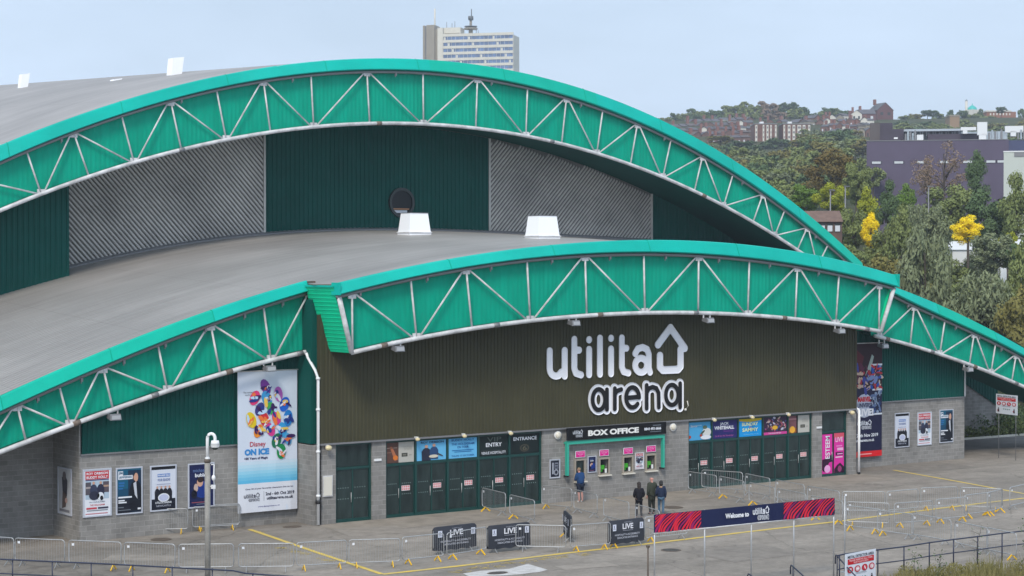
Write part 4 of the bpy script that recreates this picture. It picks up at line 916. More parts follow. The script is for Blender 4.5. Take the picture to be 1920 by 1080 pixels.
bay(gau, 3, 0, 'dark panel reading VIP ENTRY VENUE HOSPITALITY over the doors', C(26, 38, 38), art_vip, name='entrance_sign')
bay(gau, 4, 0, 'dark panel reading ENTRANCE over the doors', C(26, 38, 38), art_ent, name='entrance_sign')
def art_santa(a): a.text('Santa', .1, .74, .4, .86, W_, 2); a.rect(.1, .8, .6, .84, C(160, 210, 236), 2); a.ell(.82, .42, .2, .24, C(214, 216, 214), 3); a.ell(.74, .7, .10, .1, C(90, 110, 90), 4); a.ell(.64, .42, .12, .06, C(70, 84, 70), 4, 12, .6); a.ell(.78, .14, .24, .12, W_, 4); a.ell(.06, .2, .07, .09, C(180, 70, 40), 3); a.ell(.56, .26, .06, .07, C(176, 70, 44), 5)
def art_jack(a): a.text('JACK', .30, .72, .66, .90, W_, 2, .04); a.text('WHITEHALL', .06, .50, .88, .70, W_, 2, .04); a.text('Stood Up', .44, .32, .84, .46, C(120, 60, 150), 2); a.text('Sat & Sun 9th November', .1, .1, .86, .20, C(170, 90, 160), 2)
def art_sun(a): a.poly([(0, 1), (1, 1), (1, .9), (.75, .84), (.5, .82), (.25, .84), (0, .9)], C(206, 180, 40), 2); a.text('SUNDAY', .12, .60, .84, .80, C(226, 236, 180), 3, .03); a.text('for', .44, .48, .56, .56, C(226, 70, 80), 3); a.text('SAMMY', .14, .28, .84, .48, C(226, 236, 180), 3, .03); a.text('utilitaarena.co.uk', .2, .1, .86, .16, C(130, 200, 236), 3)
def art_crowd(a):
    r_ = random.Random(5); cs = [C(90, 60, 90), C(150, 110, 120), C(206, 180, 170), C(70, 90, 150), C(170, 80, 110), C(120, 100, 60), C(60, 40, 70), C(190, 190, 210)]
    for i in range(70): a.ell(r_.uniform(.05, .95), r_.uniform(.22, .96), r_.uniform(.02, .07), r_.uniform(.02, .07), r_.choice(cs), 2+i*.03, 8, r_.uniform(0, 3))
    a.ell(.48, .4, .12, .12, C(226, 176, 50), 5); a.rect(0, 0, 1, .15, C(206, 70, 150), 5); a.text('THE MASQUERADE', .2, .04, .74, .11, W_, 6)
def art_fire(a): a.rect(.02, .76, .96, .86, C(170, 120, 124), 2); a.rect(.02, .02, .9, .3, C(150, 90, 40), 2); a.ell(.4, .2, .3, .2, C(240, 176, 60), 3); a.rect(.85, 0, 1, 1, C(30, 22, 26), 3)
bay(gbu, 0, 0, 'light blue poster with a pale cartoonish figure, leftmost above the right run of doors', C(76, 164, 214), art_santa)
bay(gbu, 1, 0, 'deep navy comedy poster with white capitals above the right run of doors', C(42, 40, 104), art_jack)
bay(gbu, 2, 0, 'bright blue poster with a yellow top above the right run of doors', C(18, 152, 226), art_sun)
bay(gbu, 3, 0, 'crowded purple poster with a pink foot band above the right run of doors', C(58, 40, 66), art_crowd)
bay(gbu, 4, 0, 'narrow dark poster with an orange glow at the right run of doors', C(120, 78, 84), art_fire, 0, .42)
bay(gbu, 4, 0, 'plain grey notice card at the right end above the doors', C(190, 188, 180), art_card, .44, 1)
PK = C(222, 52, 160)
def art_est(a):
    # vertical word
    v, f = text_data('ESTEEM', .02); lo, hi = v.min(0), v.max(0); q = (v-lo)/(hi-lo)
    a.mb.add([a.P(.30+.44*(1-p[1]), .38+.58*p[0], 3) for p in q], f, W_)
    a.poly([(0, .36), (.5, .40), (1, .50), (1, .30), (.7, .28), (.2, .04), (0, .1)], C(54, 14, 50), 2); a.ell(.5, .12, .3, .1, C(236, 170, 220), 3)
def art_live(a): a.rect(0, .88, 1, 1, C(212, 84, 104), 2); a.text('LIVE', .12, .78, .86, .9, C(244, 206, 226), 3, .02); a.rect(.2, .66, .8, .69, C(236, 140, 206), 3); a.rect(.3, .56, .9, .63, C(240, 180, 220), 3); a.rect(.15, .44, .9, .52, C(70, 20, 60), 2); a.rect(.3, .46, .86, .49, C(236, 160, 214), 3); a.rect(.1, .38, .85, .41, C(244, 200, 226), 3); a.poly([(0, 0), (0, .1), (.3, .2), (.6, .25), (1, .14), (1, 0)], C(52, 14, 48), 3); a.ell(.55, .1, .2, .08, C(150, 60, 110), 4)
a_, b_ = geu[0]+.12, geu[1]-.12; mid = (a_+b_)/2
poster('window_poster', 'tall pink poster with ESTEEM running up it on the left door leaf', 'poster', (a_+.02, .19, .16), (1, 0, 0), (mid-a_)-.09, ZH-.30, PK, art_est, frame=0, thick=.01)
poster('window_poster', 'tall pink poster headed LIVE on the right door leaf', 'poster', (mid+.08, .19, .16), (1, 0, 0), (b_-mid)-.10, ZH-.27, PK, art_live, frame=0, thick=.01)
# box office: sign, pink window signs, small posters
def art_box(a): a.text('BOX OFFICE', .205, .24, .715, .72, C(240, 240, 236), 2, .05); small_logo(a, .055, .18, .155, .86, C(200, 206, 214), 2, 60, K_); a.text('0844 493 6666', .77, .38, .945, .62, W_, 2, .04); a.rect(.86, .74, .945, .80, GREYP, 2); a.rect(.83, .22, .945, .27, GREYP, 2)
u0_, z1_ = onD(1062, 803, -.3); z0_ = onD(1062, 826, -.3)[1]; u1_ = onD(1248, 790, -.3)[0]
poster('box_office_sign', 'long black sign reading BOX OFFICE above the serving windows', 'sign', (u0_, -.3, z0_+.0), (1, 0, 0), u1_-u0_, z1_-z0_, C(14, 14, 18), art_box, frame=0, thick=.05)
def art_pink(a): a.rect(.04, .07, .96, .93, C(226, 24, 142)); a.text('PERFORMANCES ON', .12, .64, .88, .8, C(246, 170, 220), 2, .02); a.text('SALE HERE', .2, .40, .8, .58, C(246, 170, 220), 2, .02); a.text('NOW', .38, .16, .62, .32, C(246, 170, 220), 2)
for i, (xl, xr, yt, yb, lb) in enumerate([(1078.5, 1096.5, 846, 858.5, 'first pink sign from the left, over the window with the customer'), (1123.5, 1141, 843.5, 855.5, 'second pink window sign from the left under the black sign'), (1168.5, 1186, 840, 852, 'third pink window sign from the left, beside the small red poster'), (1211.5, 1229, 836, 848, 'rightmost pink window sign, nearest the green frame end')]):
    px_poster('window_sign', lb, 'sign', -.02, xl, xr, yt, yb, W_, art_pink, frame=0, group='pink signs above the serving windows', thick=.03)
px_poster('framed_poster', 'small navy framed poster between the first two serving windows', 'poster', .055, 1102.5, 1116, 857, 885, C(26, 34, 78), art_buble, frame=.04)
px_poster('framed_poster', 'small framed poster with red head between the last two serving windows', 'poster', .055, 1191, 1205.5, 850, 879, W_, art_red, frame=.03, fm=C(214, 214, 218))
def art_map(a): a.rect(.06, .04, .94, .96, C(30, 32, 48)); a.poly([(.2, .2), (.35, .2), (.35, .85), (.2, .85)], C(170, 174, 186), 2); a.ell(.62, .3, .26, .18, C(150, 154, 166), 2); a.ell(.62, .3, .14, .1, C(30, 32, 48), 3); a.rect(.45, .5, .85, .85, C(120, 124, 140), 2); a.rect(.52, .56, .78, .62, K_, 3); a.rect(.52, .7, .78, .76, K_, 3)
px_poster('framed_poster', 'black and grey framed notice beside the ENTRANCE doors', 'poster', .055, 1031, 1048.5, 863, 896, C(190, 192, 200), art_map, frame=.03)
# tall banners (neutral colour shapes stand where the show artwork is)
def cloth_banner(name, label, d, xl, xr, ytl, ybl, art, fold=.035, bgm=None):
    u0, z1 = onD(xl, ytl, d); z0 = onD(xl, ybl, d)[1]; u1 = onD(xr, ytl, d)[0]; w, h = u1-u0, z1-z0
    root = thing(name, ((u0+u1)/2, d, z0), label, 'banner')
    def off(x, y):                  # hanging folds, deeper towards the lower right corner
        return fold*(math.sin(x*9+y*5)*.5+math.sin(x*17-y*8)*.35)*(.3+x*1.0)*(1.2-y)
    mb = MB(); nx, ny = 26, 44; vs = [(u0+w*i/nx, d-.03-off(i/nx, j/ny)-.02, z0+h*j/ny) for j in range(ny+1) for i in range(nx+1)]
    f = [(j*(nx+1)+i, j*(nx+1)+i+1, (j+1)*(nx+1)+i+1, (j+1)*(nx+1)+i) for j in range(ny) for i in range(nx)]
    mb.add(vs, f, bgm or C(214, 224, 240), True); b = [(x, y+.012, z) for x, y, z in vs]; mb.add(b, [g[::-1] for g in f], None, True); mb.build('cloth', root)
    m2 = MB(); a = Art(m2, (u0, d-.03, z0), (1, 0, 0), w, h, (0, -1, 0)); art(a)
    # subdivide long shapes so that they follow the folds
    m3 = MB(); bm = bmesh.new()
    me = m2.mesh('t'); bm.from_mesh(me)
    for _ in range(3):
        es = [e for e in bm.edges if e.calc_length() > .45]
        if es: bmesh.ops.subdivide_edges(bm, edges=es, cuts=1, use_grid_fill=True)
    bmesh.ops.triangulate(bm, faces=bm.faces)
    for v in bm.verts:
        x, y = (v.co.x-u0)/w, (v.co.z-z0)/h; v.co.y -= off(x, y)+.024
    c = Vector(root.location)
    for v in bm.verts: v.co -= c
    bm.to_mesh(me); bm.free(); o = bpy.data.objects.new('printed_artwork', me); COL.objects.link(o); o.parent = root; ORG[o.name] = ORG[root.name]
    mb = MB(); mb.tube([(u0-.05, d-.05, z1), (u1+.05, d-.05, z1)], .03, STEEL, 6); mb.build('top_rail', root)
    return root
def art_show(a):
    for i in range(7): a.rect(0, .205+.022*i, 1, .205+.022*(i+1)+.001, [C(96, 186, 228), C(112, 194, 230), C(132, 204, 234), C(152, 212, 238), C(172, 216, 238), C(188, 222, 240), C(202, 224, 240)][i], 1)
    a.text('Disney', .2, .455, .46, .50, C(190, 30, 60), 3, .01); a.text('ON ICE', .11, .405, .52, .45, C(60, 140, 210), 3, .06); a.text('100 Years of Magic', .11, .37, .50, .392, C(40, 40, 90), 3, .03)
    # loose scatter of coloured discs and patches
    sh = [(.46, .885, .075, .06, C(120, 60, 150)), (.28, .81, .08, .055, C(226, 60, 120)), (.48, .80, .08, .06, C(60, 150, 210)), (.68, .83, .07, .055, C(190, 100, 190)), (.36, .73, .07, .05, C(60, 60, 130)), (.56, .73, .07, .05, C(70, 170, 90)), (.78, .755, .08, .055, C(30, 100, 210)), (.22, .655, .08, .06, C(230, 200, 40)), (.44, .655, .075, .05, C(214, 50, 60)), (.64, .66, .07, .05, C(214, 60, 140)), (.84, .655, .08, .06, C(40, 130, 210)), (.34, .575, .07, .05, C(236, 140, 40)), (.54, .58, .07, .05, C(214, 60, 140)), (.74, .575, .075, .055, C(60, 160, 220)), (.64, .50, .075, .055, C(20, 110, 80)), (.84, .505, .06, .045, C(90, 170, 220)), (.72, .42, .08, .055, C(30, 140, 80))]
    r_ = random.Random(2)
    for i, (x, y, rx, ry, m) in enumerate(sh):
        a.ell(x, y, rx, ry, m, 4+i*.2, 14, r_.uniform(-.5, .5))
        for q in range(5): a.ell(x+r_.uniform(-.06, .06), y+r_.uniform(-.025, .025), r_.uniform(.012, .035), r_.uniform(.01, .04), r_.choice([C(240, 200, 90), C(230, 230, 240), C(60, 30, 90), C(240, 120, 60), C(190, 220, 250), C(40, 60, 140)]), 8+i*.2, 8, r_.uniform(0, 3))
    a.rect(0, 0, 1, .205, C(222, 226, 236), 1); a.text('Over 50 of your favourite characters live on ice', .12, .158, .92, .172, C(70, 70, 100), 3, .02); a.text('The wonderful', .09, .845, .28, .858, GREYP, 3); a.text('world on ice', .12, .828, .28, .84, GREYP, 3)
    small_logo(a, .09, .075, .37, .14, C(60, 62, 80), 3, 70, C(206, 210, 220)); a.rect(.43, .075, .435, .145, GREYP, 3)
    a.text('2nd - 6th Oct 2019', .46, .112, .94, .136, C(30, 32, 60), 3, .03); a.text('utilitaarena.co.uk', .48, .082, .92, .104, C(30, 32, 60), 3, .03); a.text('www.disneyonice.co.uk', .33, .03, .7, .042, C(90, 90, 150), 3, .02)
cloth_banner('tall_banner', 'tall white show banner with scattered coloured discs, hung left of the downpipe', 1.42, 444.5, 556, 697, 963, art_show)
def art_dark(a):
    a.rect(0, .02, 1, .95, C(26, 26, 62), 1); a.rect(0, .62, 1, 1, C(44, 16, 30), 1.5); a.rect(0, 0, 1, .05, C(220, 26, 34), 2)
    a.poly([(.0, .95), (.3, .88), (.1, .7), (0, .72)], C(86, 20, 34), 2.2); a.poly([(.35, .72), (.6, .9), (.68, .88), (.45, .66)], C(160, 176, 170), 3)
    a.rect(.6, .80, 1, .815, W_, 3.2); a.rect(.62, .58, 1, .595, W_, 3.2); a.rect(.60, .365, 1, .38, W_, 3.2)
    r_ = random.Random(9)
    for i in range(34):
        a.ell(r_.uniform(.55, .98), r_.uniform(.60, .80), r_.uniform(.02, .07), r_.uniform(.015, .06), r_.choice([C(40, 80, 170), C(210, 190, 170), C(70, 40, 50), C(120, 140, 190), C(190, 50, 60)]), 3+.03*i, 8, r_.uniform(0, 3))
    for i in range(30):
        a.ell(r_.uniform(.62, .98), r_.uniform(.39, .57), r_.uniform(.02, .07), r_.uniform(.015, .06), r_.choice([C(40, 60, 110), C(100, 120, 160), C(150, 166, 190), C(26, 30, 60)]), 3+.03*i, 8, r_.uniform(0, 3))
    for i in range(26):
        a.ell(r_.uniform(.02, .5), r_.uniform(.56, .80), r_.uniform(.02, .07), r_.uniform(.015, .05), r_.choice([C(170, 40, 54), C(60, 70, 150), C(200, 170, 150), C(90, 30, 60)]), 3+.03*i, 8, r_.uniform(0, 3))
    a.ell(.32, .45, .34, .105, C(190, 196, 214), 3); a.text('MARVEL', .06, .485, .56, .53, C(206, 30, 40), 6, .05); a.text('UNIVERSE', .05, .435, .62, .475, C(40, 50, 90), 6, .03); a.text('LIVE!', .06, .36, .66, .425, C(240, 240, 246), 6, .05)
    small_logo(a, .04, .24, .60, .33, W_, 4, 60, C(26, 26, 62)); a.text('24th Nov 2019', .02, .175, .84, .205, W_, 4, .03); a.text('utilitaarena.co.uk', .0, .135, .70, .16, W_, 4, .03); a.rect(.1, .02, .6, .03, C(240, 160, 160), 4)
cloth_banner('tall_banner', 'tall dark navy and red show banner at the right end of the brown wall', 1.92, 1604, 1652.5, 644, 858, art_dark, .015, C(26, 26, 62))
# ------------------------------------------------------------------ metal detector signs
def art_det(a):
    a.text('METAL DETECTOR AREA', .07, .86, .93, .94, C(70, 76, 90), 2, .03); a.rect(.07, .68, .93, .84, C(200, 26, 38), 2); a.text('PLEASE REMOVE ALL ITEMS', .12, .765, .88, .82, C(246, 196, 200), 3, .02); a.text('FROM YOUR POCKETS', .26, .70, .74, .75, C(246, 196, 200), 3, .02)
    for i in range(4):
        x = .15+.235*i; a.ell(x, .53, .095, .095, C(190, 22, 44), 3, 20); a.ell(x, .53, .068, .068, C(232, 190, 198) if i % 2 else C(206, 60, 80), 4, 18)
        if i == 0: a.rect(x-.03, .48, x+.03, .58, C(240, 220, 224), 5)
        elif i == 1: a.rect(x-.045, .505, x+.045, .555, C(246, 246, 246), 5)
        elif i == 2: a.poly([(x-.03, .58), (x, .58), (x+.03, .52), (x+.03, .48), (x, .48)], C(246, 226, 228), 5)
        else: a.poly([(x-.02, .58), (x+.02, .56), (x+.03, .48), (x, .47)], C(246, 246, 240), 5)
    a.rect(.33, .41, .67, .42, GREYP, 2); a.rect(.3, .38, .7, .388, GREYP, 2)
    for i in range(4): a.ell(.37+.09*i, .26, .032, .032, C(60, 110, 100), 3, 12); a.ell(.37+.09*i, .26, .018, .018, C(200, 224, 220), 4, 10)
    for x in (.13, .86): a.ell(x, .30, .022, .022, C(50, 50, 60), 3, 10); a.poly([(x-.04, .1), (x+.04, .1), (x+.025, .27), (x-.025, .27)], C(60, 40, 50), 3); a.rect(x-.06, .14, x-.03, .2, C(190, 40, 50), 3)
# ------------------------------------------------------------------ barriers
def make_barrier(feet):
    root = thing('crowd_barrier', (0, 0, 0), 'galvanised crowd barrier', 'barrier')
    L_, H, B = 2.2, 1.1, .22; r_ = .12; mb = MB()
    def rr_path():
        pts = []
        for cx, cz, a0 in ((L_/2-r_, H-r_, 90), (L_/2-r_, B+r_, 0), (-L_/2+r_, B+r_, -90), (-L_/2+r_, H-r_, 180)):
            for k in range(5):
                a = R(a0-k*22.5); pts.append((cx+r_*math.cos(a), 0, cz+r_*math.sin(a)))
        pts.append(pts[0]); return pts
    mb.tube(rr_path(), .021, GALV, 7, cap=False); mb.build('frame', root)
    mb = MB()
    for i in range(1, 19):
        x = -L_/2+L_*i/19; mb.tube([(x, 0, B+.01), (x, 0, H-.01)], .0052, GALV, 4, cap=False)
    mb.build('infill_bars', root)
    for k, x in enumerate((-.78, .78)):
        m = YEL if feet in (3, 1+k) else GALV; mb = MB(); rr = .024 if m is YEL else .018
        mb.bar((x, 0, B), (x, -.24, .012), rr*2.2, .014 if m is GALV else .03, m, (1, 0, 0)); mb.bar((x, 0, B), (x, .24, .012), rr*2.2, .014 if m is GALV else .03, m, (1, 0, 0))
        mb.tube([(x, 0, B-.05), (x, 0, B+.01)], .016, GALV, 6); mb.build('foot', root)
    mb = MB(); mb.tube([(L_/2, 0, .42), (L_/2+.05, 0, .42), (L_/2+.05, 0, .5)], .009, GALV, 5); mb.tube([(L_/2, 0, .85), (L_/2+.05, 0, .85), (L_/2+.05, 0, .93)], .009, GALV, 5); mb.build('coupling_hook', root)
    mb = MB(); mb.box((-L_/2+.14, -.03, H-.2), (-L_/2+.24, -.022, H-.11), C(226, 230, 236)); mb.build('owner_tag', root)
    return root
BT = {k: make_barrier(k) for k in (0, 1, 2, 3)}; used = set()
def place(o, mx): pass
ORD = ['first', 'second', 'third', 'fourth', 'fifth', 'sixth', 'seventh', 'eighth', 'ninth', 'tenth', 'eleventh', 'twelfth', 'thirteenth', 'fourteenth']
def barrier(a, b, feet, label, group, flip=False):
    p, q = onZ(*a, 1.1), onZ(*b, 1.1)
    t = BT[feet]
    o = t if feet not in used else copy_tree(t)
    used.add(feet)
    c = ((p[0]+q[0])/2, (p[1]+q[1])/2); ln = math.hypot(q[0]-p[0], q[1]-p[1])
    an = math.atan2(q[1]-p[1], q[0]-p[0]); o.location = (*c, .006); o.rotation_euler = (0, 0, an)
    s_ = min(1.12, max(.86, (ln-.05)/2.2)); o.scale = (s_, 1, 1); tag(o, label, 'barrier', group)
    return o, c, an
ROW1 = [((-42, 1004), (22, 1009), 0), ((27, 1009), (122, 1013), 0), ((128, 1013), (228, 1017), 2), ((232, 1017), (329, 1021), 3), ((334, 1021), (439, 1020), 0), ((446, 1020), (552, 1019), 0), ((555, 1018), (651, 1013), 3), ((653, 1013), (751, 1010), 3), ((753, 1008), (833, 1000), 3), ((837, 1000), (913, 988), 3)]
for i, (a, b, f) in enumerate(ROW1): barrier(a, b, f, '%s barrier from the left in the long front row behind the navy railing' % ORD[i], 'barriers in the front row')
barrier((966, 984), (1062, 986), 0, 'barrier set in front of the second dark LIVE cover, facing the road', 'barriers in the front row')
barrier((1072, 985), (1142, 980), 3, 'faint barrier between the edge-on cover and the third flat LIVE cover', 'barriers in the front row')
barrier((1208, 970), (1290, 962), 1, 'barrier half hidden behind the left end of the welcome banner', 'barriers in the front row')
ROW2 = [((901, 914), (951, 926), 1), ((954, 927), (1004, 939), 1), ((1020, 911), (1068, 916), 1), ((1070, 916), (1126, 930), 0), ((1129, 930), (1182, 943), 0), ((1184, 943), (1244, 960), 0)]
lbs = ['nearest the VIP doors, its end touching the glass', 'second out from the VIP doors', 'by the wall under the black and grey notice', 'behind which the customer in shorts stands', 'in the queue lane right of the customer in shorts', 'on which the woman in black leans']
for (a, b, f), lb in zip(ROW2, lbs): barrier(a, b, f, 'barrier '+lb, 'barriers forming queue lanes at the box office')
ROW3 = [((1290, 884), (1344, 892), 0, 'barrier against the right glass doors, next to the block wall'), ((1315, 881), (1393, 886), 0, 'tall looking barrier closest to the right glass doors'), ((1346, 892), (1398, 903), 1, 'barrier with a yellow foot in front of the right glass doors'), ((1394, 887), (1447, 898), 0, 'barrier running out from under the crowded purple poster'), ((1403, 904), (1454, 915), 3, 'barrier with two yellow feet just behind the welcome banner'), ((1451, 899), (1511, 910), 0, 'barrier running out in front of the pink posters'), ((1455, 915), (1514, 927), 1, 'barrier above the logo end of the welcome banner'), ((1512, 911), (1576, 922), 0, 'last barrier of the outer lane before it turns along the yard'), ((1519, 929), (1582, 941), 3, 'barrier behind the right hand end of the welcome banner')]
for a, b, f, lb in ROW3: barrier(a, b, f, lb, 'barriers forming lanes at the right doors')
ROW4 = [((1578, 922), (1660, 922)), ((1662, 922), (1722, 917)), ((1726, 915), (1796, 913)), ((1800, 914), (1879, 917))]
for i, (a, b) in enumerate(ROW4): barrier(a, b, 3 if i > 1 else 0, '%s barrier from the left in the back row of the right hand pen' % ORD[i], 'barriers of the right hand pen')
ROW5 = [((1586, 941), (1668, 944)), ((1676, 944), (1749, 939)), ((1754, 937), (1814, 932)), ((1816, 928), (1850, 924)), ((1852, 924), (1879, 917))]
for i, (a, b) in enumerate(ROW5): barrier(a, b, 3, '%s barrier from the left in the middle row of the right hand pen' % ORD[i], 'barriers of the right hand pen')
ROW6 = [((1587, 948), (1648, 955)), ((1650, 957), (1708, 964)), ((1709, 963), (1784, 975)), ((1790, 977), (1853, 991)), ((1854, 990), (1902, 1000))]
for i, (a, b) in enumerate(ROW6): barrier(a, b, [3, 1, 0, 0, 2][i], '%s barrier from the left in the front row of the right hand pen' % ORD[i], 'barriers of the right hand pen')
barrier((1881, 917), (1945, 903), 0, 'barrier leaving the frame at the right edge of the yard', 'barriers of the right hand pen')
barrier((268, 955), (353, 954), 3, 'barrier against the block wall under the pale poster of singers', 'barriers by the left block wall')
barrier((360, 951), (449, 947), 3, 'nearer of two doubled barriers under the navy poster', 'barriers by the left block wall')
o, c, an = barrier((362, 949), (451, 944.5), 1, 'further of two doubled barriers under the navy poster', 'barriers by the left block wall')
# dark fabric covers hung on barriers
def cover(a, b, feet, lb, dark_label, wave=.02):
    o, c, an = barrier(a, b, feet, lb, 'barriers carrying dark covers')
    L_ = 2.2*o.scale[0]; root = thing('barrier_cover', (c[0], c[1], 0), dark_label, 'banner', rz=an)
    r0 = root; ca, sa = math.cos(an), math.sin(an)
    def T_(x, y, z): return (c[0]+x*ca-y*sa, c[1]+x*sa+y*ca, z)
    mb = MB(); nx = 24; DKC = mat('dark_cover_fabric', (.022, .026, .038), .75); vs = []; z0, z1 = .16, 1.14
    pr_ = [(0, .10), (.03, .03), (.1, .0)]
    for s_ in (-.045, .045):
        base = len(vs)
        for i in range(nx+1):
            x = -L_/2-.03+(L_+.06)*i/nx; e = min(i, nx-i)/nx*2; dz = .10*max(0, 1-e*8)**2; w = wave*math.sin(i*1.3)
            vs += [T_(x, s_*.9+w*(1 if s_ < 0 else .3)*.3, z1-dz), T_(x, s_+w*.5, .6), T_(x, s_*1.2+w, z0+dz*.3+.02*math.sin(i*.9))]
    fs = []
    for b_ in (0, 3*(nx+1)):
        for i in range(nx):
            for j in range(2): fs.append((b_+3*i+j, b_+3*i+3+j, b_+3*i+4+j, b_+3*i+1+j))
    for i in range(nx): fs.append((3*i, 3*i+3, 3*(nx+1)+3*i+3, 3*(nx+1)+3*i))
    mb.add(vs, fs, DKC, True); mb.build('cover_cloth', root)
    mb = MB(); a_ = Art(mb, T_(-L_/2, -.078-wave*.8, .16), (ca, sa, 0), L_, .96, (sa, -ca, 0))
    a_.text('HOSPITALITY', .40, .90, .64, .935, C(170, 174, 186), 2); a_.text('LIVE', .355, .62, .665, .86, C(226, 228, 236), 2, .03); a_.rect(.36, .55, .66, .57, C(150, 154, 166), 2)
    a_.text('HOSPITALITY & ACCESSIBILITY', .13, .35, .86, .43, C(186, 190, 202), 2, .02); a_.text('DEDICATED ENTRANCE', .2, .22, .8, .30, C(186, 190, 202), 2, .02)
    for x in (.07, .86):
        a_.rect(x, .58, x+.10, .86, C(214, 220, 236), 2); a_.ell(x+.045, .80, .013, .013, C(40, 46, 90), 3, 8); a_.rect(x+.036, .70, x+.052, .785, C(40, 46, 90), 3); a_.ell(x+.048, .66, .028, .028, C(40, 46, 90), 3, 12); a_.ell(x+.048, .66, .018, .018, C(214, 220, 236), 3.5, 12)
    mb.build('printed_text', root); return root
cover((812, 991), (892, 982), 0, 'barrier under the leftmost dark LIVE cover', 'leftmost dark LIVE cover, partly behind two galvanised barriers')
cover((914, 988), (993, 980), 0, 'barrier under the second dark LIVE cover', 'second dark LIVE cover from the left, its right end behind a barrier')
cover((1058, 958), (1071, 970), 1, 'barrier seen almost end on under a dark cover', 'dark cover seen almost edge on between the barriers')
cover((1142, 979), (1205, 972), 1, 'barrier under the LIVE cover in front of the woman in black', 'flat dark LIVE cover directly in front of the woman in black')
# ------------------------------------------------------------------ railing, handrails, signs, welcome banner, pole
def railing(pts, label, spacing=None, n=None, group=None):
    """pts: pixel positions of the top rail, 1.1 m above the yard"""
    P = [onZ(x, y, 1.1) for x, y in pts]; root = thing('railing', (*P[0], 0), label, 'railing', group)
    mb = MB(); mb.tube([(u, d, 1.1) for u, d in P], .028, NAVY, 8); mb.build('top_rail', root)
    mb = MB(); mb.tube([(u, d, .58) for u, d in P], .022, NAVY, 8); mb.build('mid_rail', root)
    return root
rl = railing([(-60, 1045), (0, 1048.5), (98, 1053), (170, 1056), (250, 1060), (323, 1064), (398, 1068), (437, 1070), (460, 1075), (560, 1082)], 'navy tubular railing along the bottom left edge of the yard')
for x, y in [(-52, 1046), (23.5, 1049), (98, 1053), (171, 1056), (249, 1060), (323, 1064), (398, 1067), (474, 1076), (548, 1081)]:
    u, d = onZ(x, y, 1.1); mb = MB(); mb.tube([(u, d, 0), (u, d, 1.1)], .024, NAVY, 8); mb.sphere((u, d, 1.1), .036, NAVY, 8, 6); mb.build('post', rl)
rr_ = railing([(1570, 1042), (1583, 1039), (1645, 1031), (1695, 1025), (1742.6, 1017.5), (1788, 1011.5), (1833, 1006), (1879, 1000), (1925, 995), (1990, 986)], 'navy tubular railing at the bottom right in front of the weeds')
for x, y in [(1574, 1041.5), (1646, 1031), (1695, 1025), (1742.6, 1017.5), (1788, 1011.5), (1833, 1006), (1879, 1000), (1925, 995), (1975, 988)]:
    u, d = onZ(x, y, 1.1); mb = MB(); mb.tube([(u, d, 0), (u, d, 1.1)], .026, NAVY, 8); mb.sphere((u, d, 1.1), .036, NAVY, 8, 6); mb.build('post', rr_)
for (pa, pb, lb) in [((1483, 1059), (1512, 1085), 'rounded navy handrail rising at the bottom edge between the banner poles'), ((1403, 1075), (1420, 1090), 'tip of a navy handrail at the bottom edge under the welcome banner'), ((1567, 1040), (1602, 1078), 'navy stair handrail passing in front of the metal detector sign')]:
    p = onZ(*pa, 1.0); q = onZ(*pb, .85); mb = MB()
    P_ = Vector((*p, 1.0)); Q_ = Vector((*q, .85)); t = (Q_-P_).normalized(); e = Q_+t*.6
    root = thing('handrail', (*p, 0), lb, 'handrail')
    b_ = P_-Vector((t.x, t.y, 0))*.06
    mb.tube([b_-Vector((0, 0, .35)), b_-Vector((0, 0, .1)), P_+Vector((0, 0, -.02)), P_+t*.08, Q_, e], .026, NAVY, 8); mb.build('rail', root)
    mb = MB(); mb.tube([P_+t*.3, (P_+t*.3)-Vector((0, 0, .95+t.z*.3))], .022, NAVY, 8); mb.build('post', root)
# metal detector sign on the railing (near) and on posts (far)
p = onZ(1583, 1041, 1.35); q = onZ(1640, 1030, 1.35); P_ = Vector((*p, 0)); Q_ = Vector((*q, 0))
xd = (Q_-P_).normalized(); n_ = Vector((xd.y, -xd.x, 0)); wd = (Q_-P_).length
ss = poster('warning_sign', 'white METAL DETECTOR AREA sign fixed to the near railing', 'sign', P_+n_*.03+Vector((0, 0, .12)), xd, wd, 1.26, C(222, 228, 238), art_det, frame=.0, n=tuple(n_), thick=.02)
_z = 1.35
pu, pd, zt_ = atZ(1868, 116, 738); qu, qd, _q = atZ(1908, 114.2, 742)
xd2 = (Vector((qu, qd, 0))-Vector((pu, pd, 0))); w2 = xd2.length; xd2.normalize(); n2_ = Vector((xd2.y, -xd2.x, 0))
ss2 = poster('warning_sign', 'white METAL DETECTOR AREA sign on posts under the far right truss', 'sign', Vector((pu, pd, zt_-1.18)), xd2, w2, 1.18, C(222, 228, 238), art_det, frame=0, n=tuple(n2_), thick=.02)
for t_ in (.1, .9):
    c_ = Vector((pu, pd, 0))+xd2*w2*t_-n2_*.04; mb = MB(); mb.tube([c_, c_+Vector((0, 0, zt_-.05))], .016, GUTTER, 8); mb.build('post', ss2)
